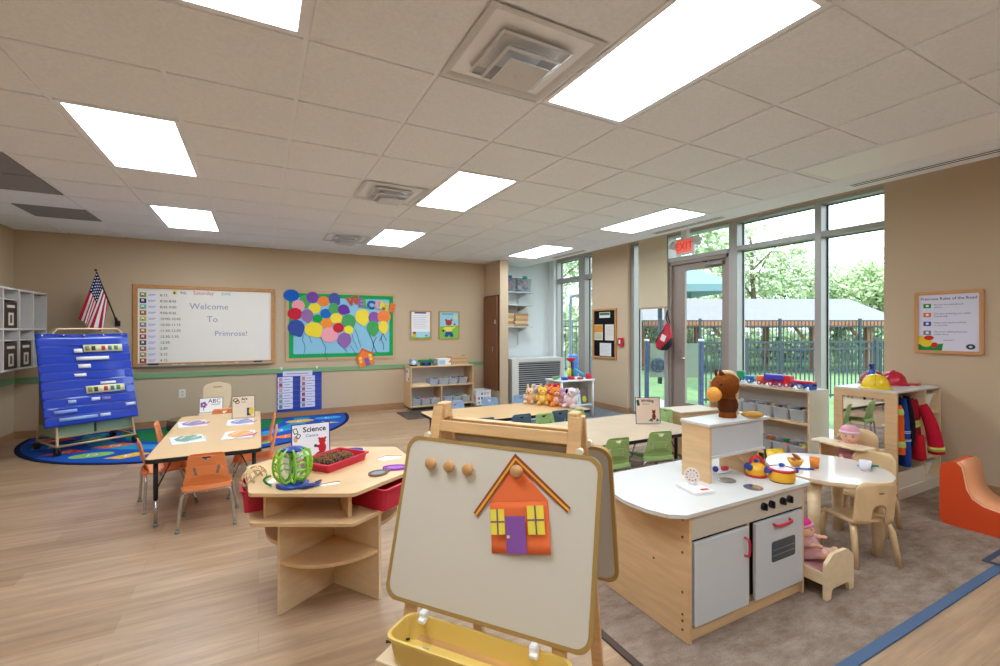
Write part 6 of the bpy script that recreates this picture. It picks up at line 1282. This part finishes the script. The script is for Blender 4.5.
# ================================================================= things on the right wall and piers (facing -X)
t = thing('wall_sign', 'framed white rules sign with a small rooster drawing on the right wall', 'sign', (XR-.001, 1.76, 1.482), -90)
MB(mat('sign_frame_tan', 'C8905A', .5)).plate(rrect(-.235, .235, -.285, .285, .02, 3), [rrect(-.205, .205, -.255, .255, .006, 2)], -.02, 0).build('frame', t, bev=.003)
f = MB(paper('DDDBEA')).box(-.21, .21, -.008, 0, -.26, .26); f.mat(paper('4A4468')).text('Primrose Rules of the Road', .034, 0, .205, -.0085, .0003, align='CENTER', bold=.0004)
for i, (c_, a, b2) in enumerate((('2A8A4A', 'Be kind to yourself and', 'others.'), ('D8784A', 'Use your listening ears while', 'friends talk.'), ('4A4AA0', 'Keep your hands and feet', 'to yourself.'), ('7A808A', 'Use your walking feet and', 'inside voice.'))):
    z = .15-i*.082; f.mat(paper(c_)).box(-.17, -.115, -.009, -.008, z-.018, z+.022); f.mat(paper('F2F0F0')).box(-.152, -.132, -.0096, -.009, z-.006, z+.012); f.mat(paper('55506A')).text(a, .021, -.095, z+.006, -.0085, .0003).text(b2, .021, -.095, z-.018, -.0085, .0003)
f.mat(paper('55506A')).text('Have fun!', .018, -.03, -.165, -.0085, .0003)
f.mat(paper('2A8A4A')).plate([(-.205, -.255), (-.04, -.255), (-.03, -.19), (-.08, -.2), (-.205, -.2)], [], -.0095, -.008); f.mat(paper('E8C83A')).plate(ell(-.15, -.185, .045, .04, 16), [], -.0105, -.0095).plate(ell(-.19, -.16, .03, .04, 12), [], -.0101, -.0095); f.mat(paper('C8342A')).plate(ell(-.13, -.14, .035, .022, 14), [], -.0115, -.0105).plate(ell(-.09, -.205, .024, .024, 14), [], -.0115, -.0105)
f.mat(paper('3A4A4A')).plate(ell(.15, -.215, .03, .024, 20), [], -.0095, -.008); f.mat(paper('C8D0CC')).plate(ell(.15, -.215, .012, .01, 12), [], -.0101, -.0095); f.build('printed_sheet', t)
t = thing('notice_board', 'black felt notice board with oak frame and pinned papers on the tan pier', 'notice board', (XR-.001, 6.37, 1.345), -90)
MB(oak).plate(rrect(-.315, .315, -.445, .445, .004, 1), [rrect(-.28, .28, -.41, .41, .003, 1)], -.025, 0).build('frame', t, bev=.003); MB(cloth('1A1718')).box(-.285, .285, -.01, 0, -.415, .415).build('felt', t)
for i, (x0, x1, z0, z1, c_, c2_, nm) in enumerate(((-.13, .15, .28, .38, 'DCE0DA', '5A6A54', 'pale note with a green band at the top of the black notice board'), (-.27, -.04, -.12, .16, 'D8CFB8', 'D08A3A', 'note with orange landscape picture at the left of the notice board'), (.02, .25, -.12, .16, 'DCD4CE', 'B8B0AA', 'plain pale printed sheet at the right of the notice board'), (-.12, .18, -.40, -.17, 'DAD8DA', 'C0BEC4', 'wide white printed sheet at the bottom of the notice board'))):
    f = MB(paper(c_)).box(x0, x1, -.0125, -.0105, z0, z1); f.mat(paper(c2_))
    if i == 0: f.box(x0+.01, x1-.01, -.0132, -.0125, z0+.045, z1-.008)
    elif i == 1: f.box(x0+.005, x1-.005, -.0132, -.0125, z0+.14, z1-.01); f.mat(paper('7A8A7A')); [f.box(x0+.02, x1-.03, -.0132, -.0125, z0+.02+.022*k, z0+.028+.022*k) for k in range(5)]
    else: [f.box(x0+.03, x1-.03-.02*(k % 3), -.0132, -.0125, z1-.04-.024*k, z1-.034-.024*k) for k in range(7)]
    tag(f.build('pinned_note', None, (XR-.001, 6.37, 1.345), -90), nm, 'note', 'notes on the black board')
o = MB(plastic('C81F2E')).box(-.055, .055, -.045, 0, -.07, .07, .008); o.mat(plastic('E8E4E0')).box(-.03, .01, -.048, -.045, -.03, .035); o.mat(black).box(-.055, -.035, -.047, -.045, -.05, .05); tag(o.build('fire_alarm', None, (XR-.0002, 5.935, 1.205), -90), 'small red fire alarm pull station on the tan pier', 'fire alarm')
t = thing('exit_sign', 'red and white EXIT sign with two emergency lamps above the door', 'exit sign', (5.40, 4.555, 2.495), -90)
MB(plastic('E6E0DE')).box(-.155, .155, -.03, .03, 0, .225, .008).build('housing', t); MB(mat('exit_face', 'E86A58', .4, emit=.35)).box(-.13, .13, -.032, -.030, .02, .205).build('face', t)
MB(mat('exit_letters', 'C8281E', .4, emit=.5)).text('EXIT', .15, 0, .06, -.033, .001, bold=.0015, align='CENTER').build('lettering', t)
for sx in (-1, 1): f = MB(plastic('DAD8D6')).at(sx*.21, -.01, .15, rx=70, rz=sx*25); f.cyl(0, 0, -.035, .035, .05, 18, .055); f.at().box(min(0, sx*.2), max(0, sx*.2), -.01, .01, .215, .232); f.build('emergency_lamp', t)
MB(plastic('DAD8D6')).box(-.05, .05, -.03, .03, .225, .451).build('ceiling_mount', t)
# backpack
t = thing('backpack', 'red and black small backpack hanging from a hook beside the exit door', 'backpack', (5.46, 4.93, 1.10), -90)
rc = mat('nylon_red', 'B81F34', .6, bump=.2, bscale=120); bk = mat('nylon_black', '17191E', .6)
def bagp(th, v):   # teardrop: narrow top, wide rounded bottom, leaning
    prof_ = [(0, 0), (.085, .012), (.135, .06), (.15, .12), (.135, .19), (.10, .26), (.06, .33), (.035, .39), (.0, .42)]
    k = v*(len(prof_)-1); i = min(int(k), len(prof_)-2); q = k-i; rr = prof_[i][0]*(1-q)+prof_[i+1][0]*q; zz = prof_[i][1]*(1-q)+prof_[i+1][1]*q
    return (rr*cos(th)+.25*(zz-.12), -.075+rr*.48*sin(th)+.01*sin(5*th)*v, zz)
f = MB(rc); NT, NVV = 28, 24
vs = [bagp(2*pi*i/NT, j/NVV) for i in range(NT) for j in range(NVV+1)]
red_, blk = [], []
for i in range(NT):
    for j in range(NVV):
        q = (i*(NVV+1)+j, ((i+1) % NT)*(NVV+1)+j, ((i+1) % NT)*(NVV+1)+j+1, i*(NVV+1)+j+1); p_ = vs[q[0]]
        (blk if p_[2]-.9*p_[0] < .045 else red_).append(q)
f.add(vs, red_, True); f.build('bag_body', t); MB(bk).add(vs, blk, True).build('black_bottom', t)
MB(bk).tube(smoothpath([(-.12, -.12, .13), (-.06, -.145, .20), (.0, -.135, .27), (.06, -.10, .34)], 4), .008, 6).build('zip_band', t)
MB(paper('E2DCD8')).at(.05, -.148, .19, ry=25, rz=6).box(-.04, .04, -.004, 0, -.045, .05).build('label_patch', t)
MB(bk).tube(smoothpath([(.03, -.03, .40), (.0, -.03, .50), (.015, -.02, .60), (.03, -.03, .52), (.07, -.03, .41)], 4), .009, 6).build('strap', t); MB(chrome).tube([(.015, 0.06, .615), (.015, -.03, .605), (.015, -.035, .63)], .005, 6).build('hook', t)
# ================================================================= outside
def gp(px, d, z=0):
    a = (px-500)/458*d; return Vector((a*.8845+d*.4666, -a*.4666+d*.8845, z))
GZ = -.06
struct(MB(mat('lawn_green', '7C9A6C', .95, bump=.6, bscale=60, var=.18, vscale=3, spec=.1)).box(5.78, 75, -45, 75, GZ-.1, GZ).build('floor_lawn'))
struct(MB(mat('patio_concrete', 'CFCAC4', .9, var=.06, vscale=2)).box(5.785, 7.4, -6, 12, GZ+.001, GZ+.02).build('floor_patio'))
fen = mat('fence_blue_grey', '34424A', .5)
def fence(label, pts, h, posts_every, rails, pick, th, base=GZ+.021):
    t = thing('metal_fence', label, 'fence', (pts[0].x, pts[0].y, base)); o0 = Vector((pts[0].x, pts[0].y, 0))
    for i in range(len(pts)-1):
        A = pts[i]-o0; B = pts[i+1]-o0; A.z = B.z = 0; L = (B-A).length; dr = (B-A)/L; ang = math.degrees(math.atan2(dr.y, dr.x)); n = max(1, round(L/posts_every))
        for k in range(n):
            f = MB(fen).at(A.x, A.y, 0, rz=ang); x0 = L*k/n; x1 = L*(k+1)/n
            for z in rails: f.box(x0, x1, -.015, .015, z-.02, z+.02)
            m = int((x1-x0)/pick)
            for j in range(1, m): x = x0+(x1-x0)*j/m; f.box(x-th, x+th, -th, th, .06, h-.02)
            f.build('picket_panel', t)
        for k in range(n+(1 if i == len(pts)-2 else 0)):
            f = MB(fen).at(A.x, A.y, 0, rz=ang); x = L*k/n; f.box(x-.035, x+.035, -.035, .035, 0, h+.03); f.box(x-.042, x+.042, -.042, .042, h+.03, h+.05); f.build('post', t)
    return t
fence('lower dark fence nearest the windows', [gp(701, 8.7), gp(746, 8.9), gp(876, 9.6), gp(1010, 10.4)], 1.23, 2.6, (1.2, 1.06, .12), .105, .009)
fence('taller dark fence farther back in front of the pavilion', [gp(548, 15.5), gp(700, 15), gp(860, 15), gp(1010, 15)], 1.78, 2.45, (1.76, 1.58, .15), .115, .011, GZ+.001)
# grey green play panel on blue posts outside the door
t = thing('activity_board', 'grey green play board on blue posts outside the exit door', 'activity board', tuple(gp(674, 8.4, GZ+.001)), -27.8)
bp_ = mat('post_blue', '3A4F74', .45)
for x in (-.50, .50): MB(bp_).box(x-.035, x+.035, -.035, .035, 0, 1.26, .01).build('post', t); MB(mat('cap_white', 'D8DEE2', .5)).box(x-.042, x+.042, -.042, .042, 1.26, 1.30, .01).build('post_cap', t)
MB(mat('panel_sage', '7F8F7C', .6)).box(-.44, .44, -.02, .02, .60, 1.22).build('board', t)
f = MB(bp_).at(-.30, -.05, .82, rx=90); f.lathe([(.10, -.012), (.13, -.012), (.13, .012), (.10, .012)], 24)
for a in range(6): f.tube([(.0, 0, 0), (.115*cos(R(60*a)), .115*sin(R(60*a)), 0)], .012, 6)
f.at().mat(plastic('D86A8A')).box(-.12, .2, -.08, -.03, .79, .87, .01); f.build('play_wheel', t)
# pavilion
pc_ = gp(745, 17.2, GZ+.001)
pv_ = thing('pavilion', 'open wooden pavilion with pale shingled roof behind the fences', 'pavilion', tuple(pc_), -27.8)
wd = mat('pavilion_wood', 'C4815A', .7, var=.1)
for x in (-3.4, -1.2, 1.6, 3.5):
    for y in (-1.4, 1.4): MB(wd).box(x-.09, x+.09, y-.09, y+.09, 0, 1.72).build('post', pv_)
for y in (-1.45, 1.45): MB(wd).box(-4.0, 4.0, y-.06, y+.06, 1.54, 1.74).build('beam', pv_)
rf = mat('roof_shingle', '84828A', .8, var=.06, vscale=30, vstretch=(.3, 1, 6))
MB(rf).add([(-4.4, -1.9, 1.74), (4.4, -1.9, 1.74), (3.9, 0, 2.62), (-3.9, 0, 2.62), (-4.4, 1.9, 1.74), (4.4, 1.9, 1.74)], [(0, 1, 2, 3), (3, 2, 5, 4), (1, 5, 2), (0, 3, 4), (0, 4, 5, 1)]).build('roof', pv_)
MB(wd).box(-4.4, 4.4, -1.92, -1.86, 1.56, 1.76).build('fascia', pv_)
for x in (-3.1, -1.5, 1.3, 1.9, 3.2): MB(wd).tube([(x-.0, -1.42, 1.15), (x+.35*(1 if x in (-3.1, 1.9) else -1), -1.42, 1.55)], .05, 6).build('brace', pv_)
t = thing('picnic_table', 'dark picnic table under the pavilion', 'picnic table', tuple(gp(792, 16.8, GZ+.001)), -27.8); dk_ = mat('picnic_dark', '5A6470', .6)
MB(dk_).box(-.9, .9, -.35, .35, .68, .73).build('tabletop', t)
for y in (-.65, .65): MB(dk_).box(-.9, .9, y-.13, y+.13, .40, .44).build('bench', t)
for x in (-.65, .65): MB(dk_).tube([(x, -.65, 0), (x, -.2, .68)], .03, 6).tube([(x, .65, 0), (x, .2, .68)], .03, 6).tube([(x, -.7, .38), (x, .7, .38)], .03, 6).build('leg_frame', t)
# shade canopy
cp = gp(660, 12.5, GZ+.001); t = thing('shade_canopy', 'teal fabric shade canopy on a pole seen through the exit door', 'canopy', tuple(cp), -27.8)
MB(mat('canopy_teal', '7F9CA2', .8, spec=.1)).add([(-1.45, -1.45, 2.58), (1.45, -1.45, 2.58), (1.45, 1.45, 2.58), (-1.45, 1.45, 2.58), (0, 0, 3.45), (-1.45, -1.45, 2.36), (1.45, -1.45, 2.42), (1.45, 1.45, 2.42), (-1.45, 1.45, 2.42)], [(0, 1, 4), (1, 2, 4), (2, 3, 4), (3, 0, 4), (0, 1, 6, 5), (1, 2, 7, 6), (2, 3, 8, 7), (3, 0, 5, 8)]).build('fabric', t)
MB(fen).tube([(0, 0, 0), (0, 0, 3.4)], .06, 10).build('pole', t)
# padded poles outside the alcove window
for px, d, nm in ((573, 10, 'grey pole with blue padding outside the alcove window, left one'), (590, 9.6, 'grey pole with blue padding outside the alcove window, right one by the pier')):
    t = thing('padded_pole', nm, 'pole', tuple(gp(px, d, GZ+.001)), -27.8, 'padded poles')
    MB(mat('pole_grey', '8A9498', .5)).tube(smoothpath([(-.05, 0, 0), (-.05, 0, 1.2), (-.05, 0, 2.1), (.0, 0, 2.2), (.25, 0, 2.24)], 4), .035, 10).build('pole', t)
    MB(mat('pad_blue', '4A7FD0', .5)).box(-.11, .10, -.11, .11, .02, .93, .02).build('pad', t)
# trees and shrubs
lf1 = mat('leaf_light', 'B4C596', .7, spec=.2); lf2 = mat('leaf_mid', '9DB580', .7, spec=.2); lf3 = mat('leaf_pale', 'C8D2AE', .7, spec=.2)
bark = mat('bark', '7A6A5A', .9)
def tree(label, px, d, h, r, seed, n=1900, z0=.28):
    random.seed(seed); p = gp(px, d, GZ+.001); t = thing('tree', label, 'tree', tuple(p), 0, 'trees beyond the fence')
    f = MB(bark).tube([(0, 0, 0), (.1, 0, h*.4), (0, .1, h*.75)], [.16, .12, .05], 8)
    for k in range(5): a = k*1.3+seed; f.tube([(.05, 0, h*(.3+.08*k)), (r*.55*cos(a), r*.55*sin(a), h*(.45+.09*k))], [.06, .02], 6)
    f.build('trunk', t)
    blobs = []
    for k in range(13):
        a = random.uniform(0, 2*pi); q = random.uniform(0, .62)*r; zz = h*random.uniform(z0+.1, .86); blobs.append((q*cos(a), q*sin(a), zz, r*random.uniform(.30, .48)*(1.1-.4*abs(zz/h-.55))))
    g = MB()
    for m_ in (lf1, lf2, lf3):
        g.mat(m_); vs = []; fs = []
        for k in range(n//3):
            b_ = blobs[k % 13]; v = Vector((random.gauss(0, 1), random.gauss(0, 1), random.gauss(0, 1))).normalized()*b_[3]*random.uniform(.55, 1.1)
            c_ = Vector(b_[:3])+v; s_ = random.uniform(.09, .19); u = Vector((random.gauss(0, 1), random.gauss(0, 1), random.gauss(0, 1))).normalized(); w_ = u.orthogonal().normalized()
            i = len(vs); vs += [tuple(c_+u*s_), tuple(c_+w_*s_*.6), tuple(c_-u*s_), tuple(c_-w_*s_*.6)]; fs.append((i, i+1, i+2, i+3))
        g.add(vs, fs)
    me = bpy.data.meshes.new('foliage'); me.from_pydata(g.v, [], g.f); [me.materials.append(q) for q in g.mats]; me.polygons.foreach_set('material_index', g.mi)
    o = bpy.data.objects.new('foliage', me); C.objects.link(o); o.parent = t; return t
TR = [(553, 20, 7.5, 3.0, 'tree seen through the left part of the alcove window'), (585, 24, 8.5, 3.2, 'tree seen through the alcove window beside the board pier'), (652, 22, 6.5, 2.6, 'tree seen through the narrow glass under the blind'), (688, 21, 8.5, 2.9, 'tree at the left side of the exit door glass'),
      (722, 27, 8.2, 3.0, 'tree at the right side of the exit door glass'), (752, 23, 8.3, 2.7, 'tallest tree seen at the left of the big window'), (782, 27, 8.0, 2.8, 'tree in the middle of the big window pane left of the mullion'), (812, 30, 6.6, 2.8, 'lower tree behind the mullion above the pavilion roof'), (846, 27, 5.6, 2.6, 'tree at the left of the narrow right window pane'), (878, 24, 5.6, 2.6, 'tree at the right end of the window wall'),
      (905, 26, 6.5, 3.0, 'tree beyond the right window edge'), (620, 26, 8.0, 3.2, 'tree hidden mostly behind the tan pier')]
for i, (px, d, h, r, nm) in enumerate(TR): tree(nm, px, d, h, r, i+3)
def hedge(label, px, d, w_, h, seed):
    random.seed(seed); t = thing('shrub', label, 'shrub', tuple(gp(px, d, GZ+.001)), -27.8, 'shrubs behind the far fence')
    g = MB()
    for m_ in (lf1, lf2, lf3):
        g.mat(m_); vs = []; fs = []
        for k in range(520):
            c_ = Vector((random.uniform(-w_, w_), random.gauss(0, .35), random.uniform(.05, 1)**.8*h*(1-.25*random.random()))); s_ = random.uniform(.08, .16); u = Vector((random.gauss(0, 1), random.gauss(0, 1), random.gauss(0, 1))).normalized(); w2 = u.orthogonal().normalized()
            i = len(vs); vs += [tuple(c_+u*s_), tuple(c_+w2*s_*.6), tuple(c_-u*s_), tuple(c_-w2*s_*.6)]; fs.append((i, i+1, i+2, i+3))
        g.add(vs, fs)
    me = bpy.data.meshes.new('foliage'); me.from_pydata(g.v, [], g.f); [me.materials.append(q) for q in g.mats]; me.polygons.foreach_set('material_index', g.mi)
    o = bpy.data.objects.new('foliage', me); C.objects.link(o); o.parent = t
for i, (px, d, w_, h, nm) in enumerate(((560, 17.5, 1.6, 2.6, 'shrub behind the far fence outside the alcove window'), (600, 19, 1.5, 2.4, 'shrub behind the far fence hidden by the pier'), (655, 19.5, 1.5, 2.2, 'shrub behind the far fence left of the exit door'), (700, 20.5, 1.6, 2.0, 'shrub behind the pavilion left end'), (765, 21, 1.8, 1.6, 'shrub under the pavilion middle'), (815, 21, 1.8, 1.6, 'shrub seen under the pavilion right half'), (870, 18, 1.6, 2.2, 'shrub right of the pavilion'), (915, 18, 1.6, 2.2, 'shrub beyond the right window edge'))): hedge(nm, px, d, w_, h, i+40)
# ================================================================= camera, sky, sun
cam = bpy.data.cameras.new('camera'); co = bpy.data.objects.new('camera', cam); C.objects.link(co)
co.location = (0, 0, HC); co.rotation_euler = (R(90), 0, -.4855)
cam.sensor_width = 36; cam.lens = 458/1000*36; cam.shift_y = -3.7/1000; cam.clip_start = .05; cam.clip_end = 300
S.camera = co
wd = bpy.data.worlds.new('sky'); S.world = wd; wd.use_nodes = True; nt = wd.node_tree
bg = nt.nodes['Background']; bg.inputs[0].default_value = (.80, .89, 1, 1); bg.inputs[1].default_value = SKY
sun = bpy.data.lights.new('sun', 'SUN'); sun.energy = SUN; sun.angle = R(2); sun.color = (1, .96, .88)
so = bpy.data.objects.new('sun', sun); C.objects.link(so); so.rotation_euler = (R(0), R(-38), R(-25)); so.location = (0, 0, 20)
S.view_settings.view_transform = 'Standard'; S.view_settings.look = 'None'; S.view_settings.gamma = 1; S.view_settings.use_curve_mapping = False
S.view_settings.exposure = EXPO
S.cycles.use_denoising = True; S.cycles.max_bounces = 10; S.cycles.diffuse_bounces = 5; S.cycles.transparent_max_bounces = 16; S.cycles.sample_clamp_indirect = 6
